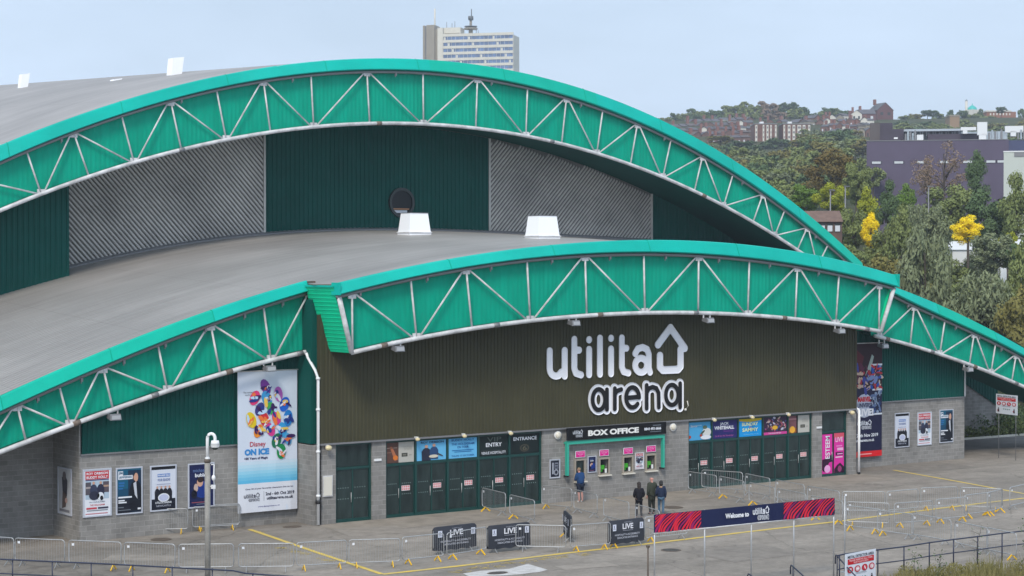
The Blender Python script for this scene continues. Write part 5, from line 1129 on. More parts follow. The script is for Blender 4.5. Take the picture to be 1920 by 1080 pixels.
# welcome banner over the entrance of the queue
ZB = 3.05
bl, br = onZ(1226, 965, ZB), onZ(1565, 933, ZB); zb1 = None
P_ = Vector((*bl, 0)); Q_ = Vector((*br, 0)); xd = (Q_-P_).normalized(); n_ = Vector((xd.y, -xd.x, 0)); wd = (Q_-P_).length; hb = .64
wb = thing('welcome_banner', (*bl, 0), 'long navy and red banner reading Welcome to on five thin poles across the queue entrance', 'banner')
mb = MB(); nx = 50; vs = []
for i in range(nx+1):
    c_ = P_+xd*(wd*i/nx); sg = .03*math.sin(i*.55)+.015*math.sin(i*1.7)
    for z in (ZB, ZB-hb*.5, ZB-hb): vs.append(tuple(c_+n_*(sg*(ZB-z))+Vector((0, 0, z-.02*math.sin(i*.4)*(ZB-z)))))
BNAV = C(28, 36, 74)
mb.add(vs, [(3*i+j, 3*i+3+j, 3*i+4+j, 3*i+1+j) for i in range(nx) for j in range(2)], BNAV, True); mb.build('banner_cloth', wb)
mb = MB(); a = Art(mb, P_+n_*.03+Vector((0, 0, ZB-hb)), xd, wd, hb, n_)
def stripes(x0, x1, sg):
    rs = random.Random(4)
    n_ = 15
    for i in range(-6, n_+2):                  # arcs that lean to the right as they rise
        c = C(222, 40, 66) if i % 4 else C(156, 34, 104)
        wv = .0052; L1, L2 = [], []
        for k in range(11):
            s_ = k/10; x = x0+(x1-x0)*(i/n_)+.075*s_**1.6+.004*math.sin(s_*6+i*1.3); w_ = wv*(1+.25*math.sin(i*2.1+s_*5))
            L1.append((min(max(x-w_, x0), x1), s_*.98+.01)); L2.append((min(max(x+w_, x0), x1), s_*.98+.01))
        for k in range(10):
            if L2[k][0]-L1[k][0]+L2[k+1][0]-L1[k+1][0] > .002: a.poly([L1[k], L2[k], L2[k+1], L1[k+1]], c, 1+.2*(i % 2))
stripes(.003, .245, .6); mb.build('stripe_pattern', wb); mb = a.mb = MB(); stripes(.70, .995, .6); mb.build('stripe_pattern', wb); mb = a.mb = MB()
a.text('Welcome to', .375, .40, .505, .68, C(232, 234, 240), 2, .05); mb.build('printed_text', wb); mb = a.mb = MB(); small_logo(a, .525, .10, .62, .94, C(226, 230, 238), 2, 80, BNAV)
mb.build('printed_logo', wb)
mb = MB()
mb.tube([P_+Vector((0, 0, ZB-hb-.02)), Q_+Vector((0, 0, ZB-hb-.02))], .022, STEEL, 6); mb.build('lower_rail', wb)
for t_ in (.006, .27, .525, .765, .998):
    c_ = P_+xd*(wd*t_)-n_*.03; mb = MB(); mb.tube([c_, c_+Vector((0, 0, ZB))], .028, GALV, 8); mb.build('pole', wb)
mb = MB(); u, d = onZ(1583, 1000, 3.0); u, d = onZ(1584, 925, 3.05); mb.tube([(u, d, 0), (u, d, 2.95)], .03, GALV, 8); mb.box((u-.14, d-.14, 0), (u+.14, d+.14, .04), GALV)
tag(mb.build('thin_pole', loc=(u, d, 0)), 'lone thin pole standing just right of the welcome banner', 'pole')
u, d = onZ(1215, 1024, 1.75); mb = MB(); mb.tube([(u, d, 0), (u, d, 1.75)], .03, RUSTP, 8); mb.box((u-.05, d-.05, 1.7), (u+.05, d+.05, 1.78), RUSTP)
tag(mb.build('thin_pole', loc=(u, d, 0)), 'short rusty pole just left of the welcome banner', 'pole')
# camera pole
PZ = 70.0; u, d, zt_ = atZ(389, PZ, 866); ca = thing('camera_pole', (u, d, 0), 'grey pole with a white swan neck and dome camera in front of the navy poster', 'camera pole')
mb = MB(); mb.tube([(u, d, 0), (u, d, zt_)], .105, mat('dull_grey_pole', (.27, .26, .24), .6, var=.2, scale=3), 12); mb.build('pole', ca)
mb = MB(); mb.tube([(u, d, zt_-.02), (u, d, zt_+.1)], .12, RUSTP, 12); mb.build('pole_joint', ca)
rv = Vector((RT[0], RT[1], 0)); top = Vector((u, d, zt_+.1)); nk = [top, top+Vector((0, 0, .72))]
for k in range(1, 9):
    a_ = math.pi-math.pi*k/8; nk.append(top+Vector((0, 0, .76))+rv*(.14+.14*math.cos(a_))+Vector((0, 0, .17*math.sin(a_))))
nk.append(nk[-1]-Vector((0, 0, .10)))
mb = MB(); mb.tube(nk, .058, WHITE, 10); mb.tube([top, top+Vector((0, 0, .06))], .09, WHITE, 12); mb.build('swan_neck', ca)
cc = nk[-1]-Vector((0, 0, .14))
mb = MB(); mb.tube([cc+Vector((0, 0, .16)), cc], .14, WHITE, 14, r2=.17); mb.sphere(tuple(cc), .165, WHITE, 14, 10, (1, 1, .95)); mb.sphere(tuple(cc-Vector((0, 0, .05))), .14, GLASSD, 12, 8); mb.build('dome_camera', ca)
mb = MB(); s0 = Vector((u, d, zt_-.9))+rv*.22; mb.tube([s0-rv*.12, s0, s0+Vector((0, 0, .25)), s0+Vector((0, 0, .8))+rv*.02, s0+Vector((0, 0, .8))-rv*.08], .024, WHITE, 8); mb.sphere(tuple(s0+Vector((0, 0, .32))), .09, WHITE, 10, 8, (.8, .8, 1.2)); mb.box((s0.x-.08, s0.y-.06, s0.z-.08), (s0.x+.05, s0.y+.06, s0.z+.06), WHITE); mb.build('antenna_bracket', ca)
# things at the far left edge
u, d = onZ(2, 1000, .1); mb = MB()
for k in range(2): mb.tube([(u-.3, d, .32), (u-.05, d, .32)], .32, BLACKM, 18); mb.tube([(u-.31, d, .32), (u-.04, d, .32)], .15, RUSTP, 14)
mb.tube([(u-.9, d+.1, 0), (u-.9, d+.1, .8), (u-.2, d+.1, .5)], .04, GUTTER, 8)
tag(mb.build('site_trolley', loc=(u, d, 0)), 'dark wheeled trolley in the shaded bay at the far left edge', 'trolley')
# ------------------------------------------------------------------ people
SKINM = mat('skin', (.46, .27, .20), .55); SKINP = mat('ruddy_skin', (.55, .27, .22), .5)
def skin_mesh(verts, edges, radii, root=0, sub=1, m=None):
    me = bpy.data.meshes.new('t'); me.from_pydata(verts, edges, []); ob = bpy.data.objects.new('t', me); COL.objects.link(ob)
    bm = bmesh.new(); bm.from_mesh(me); lay = bm.verts.layers.skin.verify()
    bm.verts.ensure_lookup_table()
    for i, v in enumerate(bm.verts):
        r_ = radii[i]; v[lay].radius = r_ if isinstance(r_, tuple) else (r_, r_); v[lay].use_root = (i == root)
    bm.to_mesh(me); bm.free()
    md = ob.modifiers.new('s', 'SKIN'); md.use_smooth_shade = True; ss_ = ob.modifiers.new('b', 'SUBSURF'); ss_.levels = sub; ss_.render_levels = sub
    bpy.context.view_layer.update()
    r2 = bpy.data.meshes.new_from_object(ob.evaluated_get(bpy.context.evaluated_depsgraph_get()))
    v = [tuple(p.co) for p in r2.vertices]; f = [tuple(p.vertices) for p in r2.polygons]
    bpy.data.objects.remove(ob); bpy.data.meshes.remove(me); bpy.data.meshes.remove(r2); return v, f
def chains(cs):
    """cs: list of [(point, radius)...]; equal points are shared"""
    V, E, Rr, idx = [], [], [], {}
    for c in cs:
        prev = None
        for p, r_ in c:
            k = tuple(round(x, 4) for x in p)
            if k not in idx: idx[k] = len(V); V.append(p); Rr.append(r_)
            i = idx[k]
            if prev is not None and prev != i: E.append((prev, i))
            prev = i
    return V, E, Rr
def person(x, y, rz, h, label, J, skinm, cloth, hair=None):
    """J: joints in metres for a 1.75 m figure, facing -y; cloth: list of (name, chains fn, material)"""
    s_ = h/1.75; root = thing('person', (x, y, .006), label, 'person', rz=rz); root['pose'] = 'standing'
    P = lambda k: tuple(c*s_ for c in J[k])
    sc = lambda r_: tuple(c*s_ for c in r_) if isinstance(r_, tuple) else r_*s_
    def build(name, cs, m, par=root, sub=1):
        V, E, Rr = chains([[(tuple(c*s_ for c in (J[p] if isinstance(p, str) else p)), sc(r_)) for p, r_ in c] for c in cs])
        v, f = skin_mesh(V, E, Rr, 0, sub); mb = MB(); mb.add(v, f, m, True); return mb.build(name, par, world=False)
    body = [[('pelvis', (.13, .10)), ('waist', (.125, .095)), ('chest', (.15, .11)), ('neck0', .06), ('neck1', .052), ('jaw', (.062, .075)), ('head', (.078, .095)), ('crown', (.06, .075))]]
    for S_ in 'LR':
        body.append([('chest', (.15, .11)), ('sh'+S_, .058), ('el'+S_, .042), ('wr'+S_, .028), ('pa'+S_, (.034, .022))])
        body.append([('pelvis', (.13, .10)), ('hip'+S_, .085), ('kn'+S_, .058), ('ca'+S_, .056), ('an'+S_, .036), ('to'+S_, (.034, .028))])
    V, E, Rr = chains([[(P(p), sc(r_)) for p, r_ in c] for c in body]); v, f = skin_mesh(V, E, Rr, 0, 1)
    mb = MB(); mb.add(v, f, skinm, True)
    for S_ in 'LR':                   # five fingers rooted in the palm
        pa = Vector(P('pa'+S_)); wr = Vector(P('wr'+S_)); t = (pa-wr).normalized(); up = Vector((0, 0, 1)) if abs(t.z) < .8 else Vector((0, 1, 0))
        sd = t.cross(up).normalized(); cu = sd.cross(t).normalized()
        for k in range(4):
            b0 = pa+sd*(.018*(k-1.5))*s_+t*.02*s_; ln = [.066, .075, .07, .055][k]*s_
            v1, f1 = skin_mesh([tuple(b0), tuple(b0+t*ln*.5-cu*.006), tuple(b0+t*ln*.9-cu*.022)], [(0, 1), (1, 2)], [.0095*s_, .009*s_, .0075*s_], 0, 0); mb.add(v1, f1, skinm, True)
        b0 = pa-t*.03*s_+sd*.028*s_; v1, f1 = skin_mesh([tuple(b0), tuple(b0+sd*.022+t*.02), tuple(b0+sd*.03+t*.045)], [(0, 1), (1, 2)], [.011*s_, .010*s_, .009*s_], 0, 0); mb.add(v1, f1, skinm, True)
    hd = Vector(P('head')); jw = Vector(P('jaw')); fwd = Vector(J.get('look', (0, -1, 0))).normalized(); rt_ = fwd.cross(Vector((0, 0, 1))).normalized()
    dark = mat('eye_dark', (.03, .02, .02), .3)
    mb.sphere(tuple(hd+fwd*.098*s_-Vector((0, 0, .03))*s_), .017*s_, skinm, 8, 6, (.8, 1.2, 1.5))
    for q in (-1, 1): mb.sphere(tuple(hd+fwd*.086*s_+rt_*q*.03*s_), .010*s_, dark, 8, 6); mb.sphere(tuple(hd+rt_*q*.082*s_-Vector((0, 0, .015))*s_), .022*s_, skinm, 8, 6, (.5, .8, 1.3))
    mb.sphere(tuple(jw+fwd*.072*s_+Vector((0, 0, .005))*s_), .018*s_, mat('lips', (.35, .12, .10), .5), 8, 6, (1.2, .5, .35))
    mb.build('body', root, world=False)
    for name, cs, m in cloth: build(name, cs, m)
    if hair:
        name, parts, m = hair; mb = MB()
        for (o_, r_, q) in parts: mb.sphere(tuple(hd+(rt_*o_[0]-fwd*o_[1]+Vector((0, 0, o_[2])))*s_), r_*s_, m, 14, 10, q)
        mb.build(name, root, world=False)
    return root
def joints(**k):
    J = dict(pelvis=(0, 0, .93), waist=(0, 0, 1.08), chest=(0, .01, 1.30), neck0=(0, .02, 1.45), neck1=(0, .01, 1.50), jaw=(0, -.015, 1.565), head=(0, -.005, 1.64), crown=(0, .005, 1.69),
             shL=(.17, .02, 1.40), elL=(.22, .05, 1.12), wrL=(.21, -.05, .88), paL=(.21, -.07, .81), shR=(-.17, .02, 1.40), elR=(-.22, .05, 1.12), wrR=(-.21, -.05, .88), paR=(-.21, -.07, .81),
             hipL=(.09, 0, .86), knL=(.10, -.02, .49), caL=(.10, .01, .34), anL=(.10, .02, .09), toL=(.11, -.11, .035), hipR=(-.09, 0, .86), knR=(-.10, -.02, .49), caR=(-.10, .01, .34), anR=(-.10, .02, .09), toR=(-.11, -.11, .035))
    J.update(k); return J
def jacket(length=.84, w=1.0, loose=.02):
    b = [[((0, 0, length), (.19*w, .14*w)), ('waist', (.17*w, .13*w)), ('chest', (.185*w, .14*w)), ('neck0', .085)]]
    for S_ in 'LR': b.append([('chest', (.185*w, .14*w)), ('sh'+S_, .085*w), ('el'+S_, .068*w), ('wr'+S_, .048)])
    return b
def legs(r_=(.11, .082, .07), end='an', rend=.062):
    b = []
    for S_ in 'LR': b.append([('pelvis', (.155, .12)), ('hip'+S_, r_[0]), ('kn'+S_, r_[1])]+([('ca'+S_, r_[2]), ('an'+S_, rend)] if end == 'an' else []))
    return b
def shoes(): return [[('an'+S_, .042), ('to'+S_, (.045, .036))] for S_ in 'LR']
def shoe_pair(root_h, J, m):
    return [('shoe', [[('anL', .046), ('toL', (.046, .036))]], m), ('shoe', [[('anR', .046), ('toR', (.046, .036))]], m)]
FAB = lambda n, c: mat(n, c, .85, spec=.2, bump=.3, bscale=30)
yaw = lambda px, py, qx, qy: math.atan2(qx-px, -(qy-py))    # face -y towards q
# customer at the first serving window: leaning on the sill, shorts, white shoes
u, d = onZ(1092, 943); 
J = joints(elL=(.24, -.10, 1.13), wrL=(.12, -.30, 1.12), paL=(.09, -.36, 1.13), elR=(-.26, -.08, 1.14), wrR=(-.16, -.31, 1.12), paR=(-.12, -.37, 1.13), chest=(0, -.06, 1.30), neck0=(0, -.08, 1.45), neck1=(0, -.10, 1.50), jaw=(0, -.14, 1.56), head=(0, -.14, 1.63), crown=(0, -.12, 1.68), shL=(.18, -.05, 1.40), shR=(-.18, -.05, 1.40))
person(u, -.62, math.pi, 1.74, 'stocky person in a blue jacket and dark shorts leaning at the first serving window', J, SKINP,
       [('jacket', jacket(.88, 1.25), FAB('blue_jacket_cloth', (.018, .06, .17))), ('shorts', legs((.125, .10, .07), 'kn'), FAB('dark_shorts_cloth', (.016, .024, .045)))]+shoe_pair(1, J, WHITE),
       ('hair', [((0, .02, .045), .088, (.95, 1.05, .6)), ((0, .05, .0), .078, (.95, .7, .9))], mat('short_fair_hair', (.30, .20, .12), .8)))
# woman in black with long dark hair, back to us
u, d = onZ(1198, 972); J = joints(elL=(.25, .03, 1.13), wrL=(.19, -.14, 1.0), paL=(.14, -.2, .99), elR=(-.25, .03, 1.13), wrR=(-.19, -.14, 1.0), paR=(-.14, -.2, .99), anL=(.13, .02, .09), toL=(.14, -.11, .035), anR=(-.13, .02, .09), toR=(-.14, -.11, .035), knL=(.115, -.02, .49), knR=(-.115, -.02, .49))
person(u, d, math.pi-.5, 1.68, 'person with long dark hair in black jacket and leggings behind a LIVE cover', J, SKINM,
       [('jacket', jacket(.86, 1.08), FAB('black_jacket_cloth', (.012, .012, .018))), ('leggings', legs((.10, .07, .062), 'an', .044), FAB('black_legging_cloth', (.010, .010, .014)))]+shoe_pair(1, J, BLACKM),
       ('hair', [((0, .01, .03), .105, (.95, 1.05, 1)), ((0, .05, -.08), .10, (1, .75, 1.3)), ((0, .07, -.2), .09, (1, .55, 1.3))], mat('dark_brown_hair', (.022, .014, .011), .6)))
# bald man in a long olive coat
u, d = onZ(1222, 965); J = joints(elR=(-.28, -.02, 1.20), wrR=(-.30, -.22, 1.26), paR=(-.30, -.28, 1.29), look=(-.3, -1, 0))
person(u, d, math.pi-.1, 1.80, 'bald person in a long olive green coat, one forearm raised, facing the block wall', J, SKINP,
       [('coat', jacket(.62, 1.12), FAB('olive_coat_cloth', (.045, .052, .038))), ('trousers', legs((.11, .082, .07), 'an', .062), FAB('dark_olive_trouser_cloth', (.022, .026, .022)))]+shoe_pair(1, J, BLACKM), None)
# person with dark hair and navy coat, walking pose with bag
u, d = onZ(1233, 965); d -= .25; J = joints(elL=(.24, .08, 1.12), wrL=(.22, -.10, .95), paL=(.21, -.16, .92), knL=(.10, -.14, .50), caL=(.10, -.08, .35), anL=(.10, -.05, .09), toL=(.11, -.18, .035), knR=(-.10, .02, .49), caR=(-.10, .12, .34), anR=(-.10, .2, .10), toR=(-.11, .1, .04), head=(0, -.03, 1.63), jaw=(0, -.05, 1.555), crown=(0, -.01, 1.68))
person(u, d, math.pi-.7, 1.62, 'person in navy coat with tan fur collar and jeans beside the bald person', J, SKINM,
       [('coat', jacket(.80, 1.18), FAB('navy_coat_cloth', (.018, .028, .062))), ('collar', [[((-.10, .05, 1.44), .055), ((0, .09, 1.43), .06), ((.11, .04, 1.42), .055)]], FAB('tan_fur_collar', (.34, .22, .14))), ('jeans', legs((.105, .078, .066), 'an', .055), FAB('blue_jean_cloth', (.07, .13, .20)))]+shoe_pair(1, J, BLACKM),
       ('hair', [((0, .01, .03), .105, (.95, 1.08, 1)), ((0, .05, -.05), .10, (1, .8, 1.1))], mat('black_hair', (.012, .010, .010), .6)))
# ------------------------------------------------------------------ vegetation
def leaf_mat(name, c0, c1, trans=.25):
    m = bpy.data.materials.new(name); m.use_nodes = True; t = m.node_tree; b = t.nodes['Principled BSDF']
    b.inputs['Roughness'].default_value = .75; b.inputs['Specular IOR Level'].default_value = .2
    g = t.nodes.new('ShaderNodeNewGeometry'); tc = t.nodes.new('ShaderNodeTexCoord'); n = t.nodes.new('ShaderNodeTexNoise'); n.inputs['Scale'].default_value = .55; n.inputs['Detail'].default_value = 3
    t.links.new(tc.outputs['Object'], n.inputs['Vector'])
    ad = t.nodes.new('ShaderNodeMath'); ad.operation = 'MULTIPLY_ADD'; ad.inputs[1].default_value = .22; t.links.new(g.outputs['Random Per Island'], ad.inputs[0])
    mr = t.nodes.new('ShaderNodeMapRange'); mr.inputs[1].default_value = .3; mr.inputs[2].default_value = .7; mr.inputs[3].default_value = 0; mr.inputs[4].default_value = .68; t.links.new(n.outputs['Fac'], mr.inputs[0]); t.links.new(mr.outputs[0], ad.inputs[2])
    mx = t.nodes.new('ShaderNodeMixRGB'); mx.inputs['Color1'].default_value = (*c0, 1); mx.inputs['Color2'].default_value = (*c1, 1); t.links.new(ad.outputs[0], mx.inputs['Fac'])
    t.links.new(mx.outputs[0], b.inputs['Base Color'])
    return m
LM = dict(
 dark=leaf_mat('dark_green_leaves', (.055, .095, .040), (.140, .205, .085)),
 mid=leaf_mat('mid_green_leaves', (.125, .160, .052), (.265, .305, .105)),
 grey=leaf_mat('grey_green_leaves', (.130, .158, .084), (.265, .300, .165)),
 olive=leaf_mat('olive_gold_leaves', (.120, .118, .036), (.280, .250, .075)),
 lime=leaf_mat('yellow_green_leaves', (.17, .22, .02), (.48, .48, .04)),
 green=leaf_mat('fresh_green_leaves', (.075, .145, .025), (.20, .30, .05)),
 yellow=leaf_mat('bright_yellow_leaves', (.95, .70, .008), (1.0, .84, .03)),
 amber=leaf_mat('amber_topped_leaves', (.080, .075, .026), (.230, .150, .035)),
 rust=leaf_mat('bare_reddish_twigs', (.20, .145, .105), (.33, .24, .17)))
BARK = mat('bark', (.055, .043, .033), .9); BIRCH = mat('pale_bark', (.20, .18, .16), .9)
def crown_mesh(seed, n, shape='round', leaf=.030, spread=1.0, gaps=.0):
    """unit crown, radius about .5 wide and height 1 (z from 0 to 1)"""
    r = np.random.RandomState(seed); V = []; Fc = []
    lobes = []
    nl = {'round': 34, 'tall': 34, 'cone': 34, 'willow': 44, 'loose': 22, 'dome': 36}[shape]
    for i in range(nl):
        for _ in range(60):
            p = r.uniform(-1, 1, 3)
            if np.linalg.norm(p) < 1 and np.linalg.norm(p) > .25: break
        z = (p[2]+1)/2
        if shape == 'cone': w = .50*(1-z)**.75+.05
        elif shape == 'tall': w = .36*math.sqrt(max(0.05, 1-(2*z-1)**2))
        elif shape == 'dome': w = .52*math.sqrt(max(.02, 1-z**2.2))
        else: w = .46*math.sqrt(max(0.03, 1-(2*z-1)**2))+.04
        a = math.atan2(p[1], p[0]); q = math.hypot(p[0], p[1])**.5*r.uniform(.55, 1)
        lobes.append((math.cos(a)*w*q, math.sin(a)*w*q, .04+z*.9, r.uniform(.09, .17)*(1 if shape != 'loose' else .75)))
    per = n//nl
    for (x, y, z, s_) in lobes:
        for k in range(per):
            d = r.normal(size=3); d /= np.linalg.norm(d); rad = s_*(r.uniform(.35, 1.0)**.5)*r.uniform(.85, 1.15)
            c = np.array([x, y, z])+d*rad*np.array([1, 1, .8])
            if shape == 'willow': c[2] -= abs(r.normal())*.035
            nrm = d*.8+r.normal(size=3)*.55+np.array([0, 0, .35]); nrm /= np.linalg.norm(nrm)
            t = np.cross(nrm, r.normal(size=3)); t /= np.linalg.norm(t); b = np.cross(nrm, t); l = leaf*r.uniform(.6, 1.35)
            if shape == 'willow': t = t*.8+np.array([0, 0, -.45]); b = b*.7
            i0 = len(V); V += [tuple(c-t*l), tuple(c+b*l*.6), tuple(c+t*l), tuple(c-b*l*.6)]; Fc.append((i0, i0+1, i0+2, i0+3))
    me = bpy.data.meshes.new('crown'); me.from_pydata(V, [], Fc); me.materials.append(LM['mid']); me.update(); return me, lobes
CR = {}
for nm, sh, n, lf in (('round1', 'round', 9000, .027), ('round2', 'round', 8000, .026), ('tall1', 'tall', 6000, .024), ('cone1', 'cone', 6000, .024), ('willow1', 'willow', 9000, .028), ('willow2', 'willow', 9000, .028), ('dome1', 'dome', 8000, .022), ('loose1', 'loose', 3000, .030), ('twig1', 'loose', 2200, .016), ('far1', 'round', 1800, .055), ('far2', 'dome', 1800, .055)):
    CR[nm] = crown_mesh(len(CR)*7+3, n, sh, lf)
def trunk_mesh(lobes, bare=False):
    mb = MB(); r_ = random.Random(5)
    mb.tube([(0, 0, -.22), (.01, 0, .1), (-.01, .01, .4), (.01, 0, .75)], .022, BARK, 7, r2=.008)
    for (x, y, z, s_) in lobes[::2]:
        z0 = max(.05, z*.55); mb.tube([(0, 0, z0), (x*.5, y*.5, (z0+z)/2+.02), (x, y, z)], .010, BARK, 5, r2=.003)
    return mb.mesh('trunk')
TRK = {k: trunk_mesh(v[1]) for k, v in CR.items()}
ntree = 0
def tree(x, Z, ytop, wpx, hpx, variant, leafm, label, group=None, name='tree', zb=None):
    """x column of the trunk, Z distance, ytop crown top row, width and height of the crown in pixels of the photograph"""
    global ntree
    s = Z/F; u, d, _ = atZ(x, Z); z1 = atZ(x, Z, ytop)[2]; h = hpx*s; w = wpx*s; zg = terr(u, d)
    z0 = z1-h
    root = thing(name, (u, d, zg), label, 'tree', group, rz=(ntree*2.399) % 6.28); ntree += 1
    me, lob = CR[variant]
    for nm, m_ in (('crown', me), ('trunk', TRK[variant])):
        o = bpy.data.objects.new(nm, m_); COL.objects.link(o); o.parent = root; o.location = (0, 0, z0-zg); o.scale = (w, w, h)
        if nm == 'crown': o.material_slots[0].link = 'OBJECT'; o.material_slots[0].material = LM[leafm]
    mb = MB(); t0 = max(.3, z0-zg-.0*h); r0 = max(.12, .022*w)
    if z0+.1*h > zg:
        mb.tube([(0, 0, -.3), (0, 0, max(.2, z0+.1*h-zg))], r0*1.3, BARK, 7, r2=r0); o = mb.build('stem', root, world=False)
    return root
SLOPE = 'trees on the slope right of the arena'
T_ = [
 # near wood directly behind the right end
 (1655, 165, 470, 120, 150, 'round1', 'olive', 'low olive green bushy tree just above the end of the high truss'),
 (1735, 160, 398, 150, 300, 'willow1', 'grey', 'tall grey green drooping tree behind the right truss'),
 (1690, 185, 385, 90, 190, 'tall1', 'mid', 'slim mid green tree between the yellow tree and the drooping tree'),
 (1850, 152, 490, 170, 240, 'willow2', 'grey', 'large silvery drooping tree over the descending right truss'),
 (1915, 148, 520, 120, 230, 'round2', 'olive', 'golden olive tree at the right edge over the descending truss'),
 (1790, 172, 520, 110, 180, 'round1', 'mid', 'mid green tree filling the gap between the two drooping trees'),
 (1700, 152, 560, 110, 110, 'round2', 'dark', 'dark shrubby tree low behind the corner of the front canopy'),
 (1770, 150, 575, 120, 90, 'round1', 'mid', 'low tree just above the right fascia'),
 (1600, 185, 455, 90, 90, 'round2', 'mid', 'mid green tree beside the brown brick building'),
 (1940, 160, 420, 150, 260, 'willow1', 'mid', 'mid green tree cut by the right edge of the frame'),
 # middle slope
 (1633, 195, 399, 50, 70, 'tall1', 'yellow', 'thin bright yellow autumn tree with gaps in its crown'),
 (1815, 190, 403, 62, 54, 'dome1', 'yellow', 'round bright yellow autumn tree'),
 (1558, 215, 338, 62, 66, 'round1', 'lime', 'yellow green tree above the brown brick building'),
 (1508, 225, 343, 70, 62, 'round2', 'green', 'fresh green tree left of the yellow green one'),
 (1625, 215, 352, 70, 110, 'tall1', 'lime', 'tall yellow green tree left of the dark pointed tree'),
 (1667, 205, 334, 58, 110, 'cone1', 'dark', 'dark pointed evergreen tree in front of the purple building'),
 (1700, 225, 345, 60, 90, 'tall1', 'green', 'slim green tree right of the dark pointed evergreen'),
 (1558, 260, 277, 120, 110, 'dome1', 'amber', 'wide dome shaped tree with an amber top'),
 (1605, 250, 300, 70, 90, 'round2', 'mid', 'mid green tree on the right shoulder of the amber topped tree'),
 (1770, 235, 258, 120, 120, 'twig1', 'rust', 'nearly bare reddish tree in front of the purple wall'),
 (1740, 240, 285, 90, 90, 'twig1', 'rust', 'smaller bare reddish tree left of the larger reddish one'),
 (1832, 230, 282, 62, 110, 'tall1', 'dark', 'dark green pointed tree before the right part of the purple wall'),
 (1780, 215, 340, 110, 110, 'round1', 'mid', 'broad mid green tree below the reddish trees'),
 (1850, 205, 350, 120, 130, 'round2', 'dark', 'broad dark green tree below the dark pointed tree'),
 (1905, 200, 320, 90, 150, 'cone1', 'mid', 'pointed green tree in front of the pale building at the right edge'),
 (1755, 195, 385, 90, 140, 'tall1', 'grey', 'grey green slim tree left of the round yellow tree'),
 (1865, 180, 430, 90, 90, 'round1', 'grey', 'pale grey green tree among the white roofs'),
 (1905, 178, 445, 70, 80, 'loose1', 'dark', 'thin dark tree in front of the white roof at the right'),
 (1890, 190, 425, 50, 60, 'loose1', 'lime', 'small yellowish tree right of the round yellow tree'),
 (1720, 205, 372, 80, 130, 'willow2', 'grey', 'drooping pale tree behind the slim mid green tree'),
 (1660, 190, 420, 70, 110, 'round1', 'mid', 'dense green tree right of the thin yellow tree'),
 (1598, 205, 385, 70, 90, 'round1', 'mid', 'dense green tree left of the thin yellow tree'),
]
for (x, Z, yt, w, h, va, lm, lb) in T_: tree(x, Z, yt, w, h, va, lm, lb, SLOPE)
# wooded middle distance: many look alike trees
rw = random.Random(11)
FG = 'look alike trees of the wooded valley'
for (xa, xb, ya, yb, Za, Zb, n) in [(1300, 1500, 268, 345, 290, 470, 56), (1380, 1520, 330, 385, 230, 300, 18), (1500, 1640, 258, 330, 300, 440, 16), (1600, 1920, 400, 560, 165, 215, 24), (1270, 1420, 262, 282, 520, 640, 22), (1500, 1625, 240, 262, 500, 640, 22), (1670, 1930, 222, 262, 560, 800, 80), (1240, 1290, 236, 260, 640, 760, 8)]:
    for i in range(n):
        t = rw.random(); x = rw.uniform(xa, xb); y = ya+(yb-ya)*t; Z = Zb-(Zb-Za)*t; s_ = rw.uniform(.8, 1.2)
        if ya < 300 and x < 1290 and t < .2: continue
        tree(x, Z, y, (92 if Z <= 220 else 58 if Z < 480 else 44)*s_, (100 if Z <= 220 else 54 if Z < 480 else 26)*s_, rw.choice(['far1', 'far2', 'far1'] if Z > 250 else ['round1', 'willow1', 'round2']), rw.choice(['mid', 'mid', 'grey', 'dark', 'olive', 'mid']), 'one of the dense green trees filling the wooded valley', FG)
SK = 'trees along the skyline'
ridge = [(1228, 220), (1250, 215), (1262, 211), (1280, 208), (1296, 201), (1310, 206), (1325, 210), (1340, 203), (1360, 196), (1378, 193), (1395, 190), (1412, 194), (1428, 189), (1445, 190), (1458, 196), (1472, 191), (1488, 189), (1500, 198), (1512, 206), (1526, 211), (1540, 207), (1553, 199), (1566, 203), (1580, 202), (1596, 208)]
for i, (x, y) in enumerate(ridge):
    tree(x, 960, y+rw.uniform(-1.5, 1.5), 34, 30, 'far1' if i % 2 else 'far2', 'rust' if 1425 < x < 1450 else rw.choice(['dark', 'mid', 'dark']), 'one of the dark crowns standing along the hilltop skyline', SK)
    if 1285 < x < 1520: tree(x+9, 930, y+13+rw.uniform(-2, 2), 36, 30, 'far2', 'rust' if 1425 < x < 1470 else rw.choice(['dark', 'mid', 'mid', 'grey']), 'one of the dark crowns standing along the hilltop skyline', SK)
for (x, yt, w, h, lm) in [(1700, 214, 40, 22, 'mid'), (1716, 211, 34, 22, 'olive'), (1738, 205, 26, 14, 'dark'), (1750, 205, 20, 16, 'dark'), (1762, 212, 40, 24, 'mid'), (1782, 205, 26, 26, 'dark'), (1804, 204, 24, 24, 'dark'), (1838, 203, 16, 24, 'dark'), (1826, 210, 44, 30, 'mid'), (1850, 214, 40, 26, 'mid'), (1876, 199, 24, 14, 'dark'), (1914, 202, 26, 50, 'dark'), (1898, 224, 46, 30, 'rust'), (1880, 226, 46, 26, 'rust'), (1730, 220, 60, 24, 'olive'), (1700, 226, 50, 20, 'olive'), (1760, 226, 44, 20, 'dark'), (1810, 222, 44, 26, 'mid'), (1835, 226, 50, 26, 'mid'), (1860, 228, 50, 22, 'mid')]:
    tree(x, 900, yt, w, h, rw.choice(['far1', 'far2']), lm, 'one of the dark crowns standing along the hilltop skyline', SK)
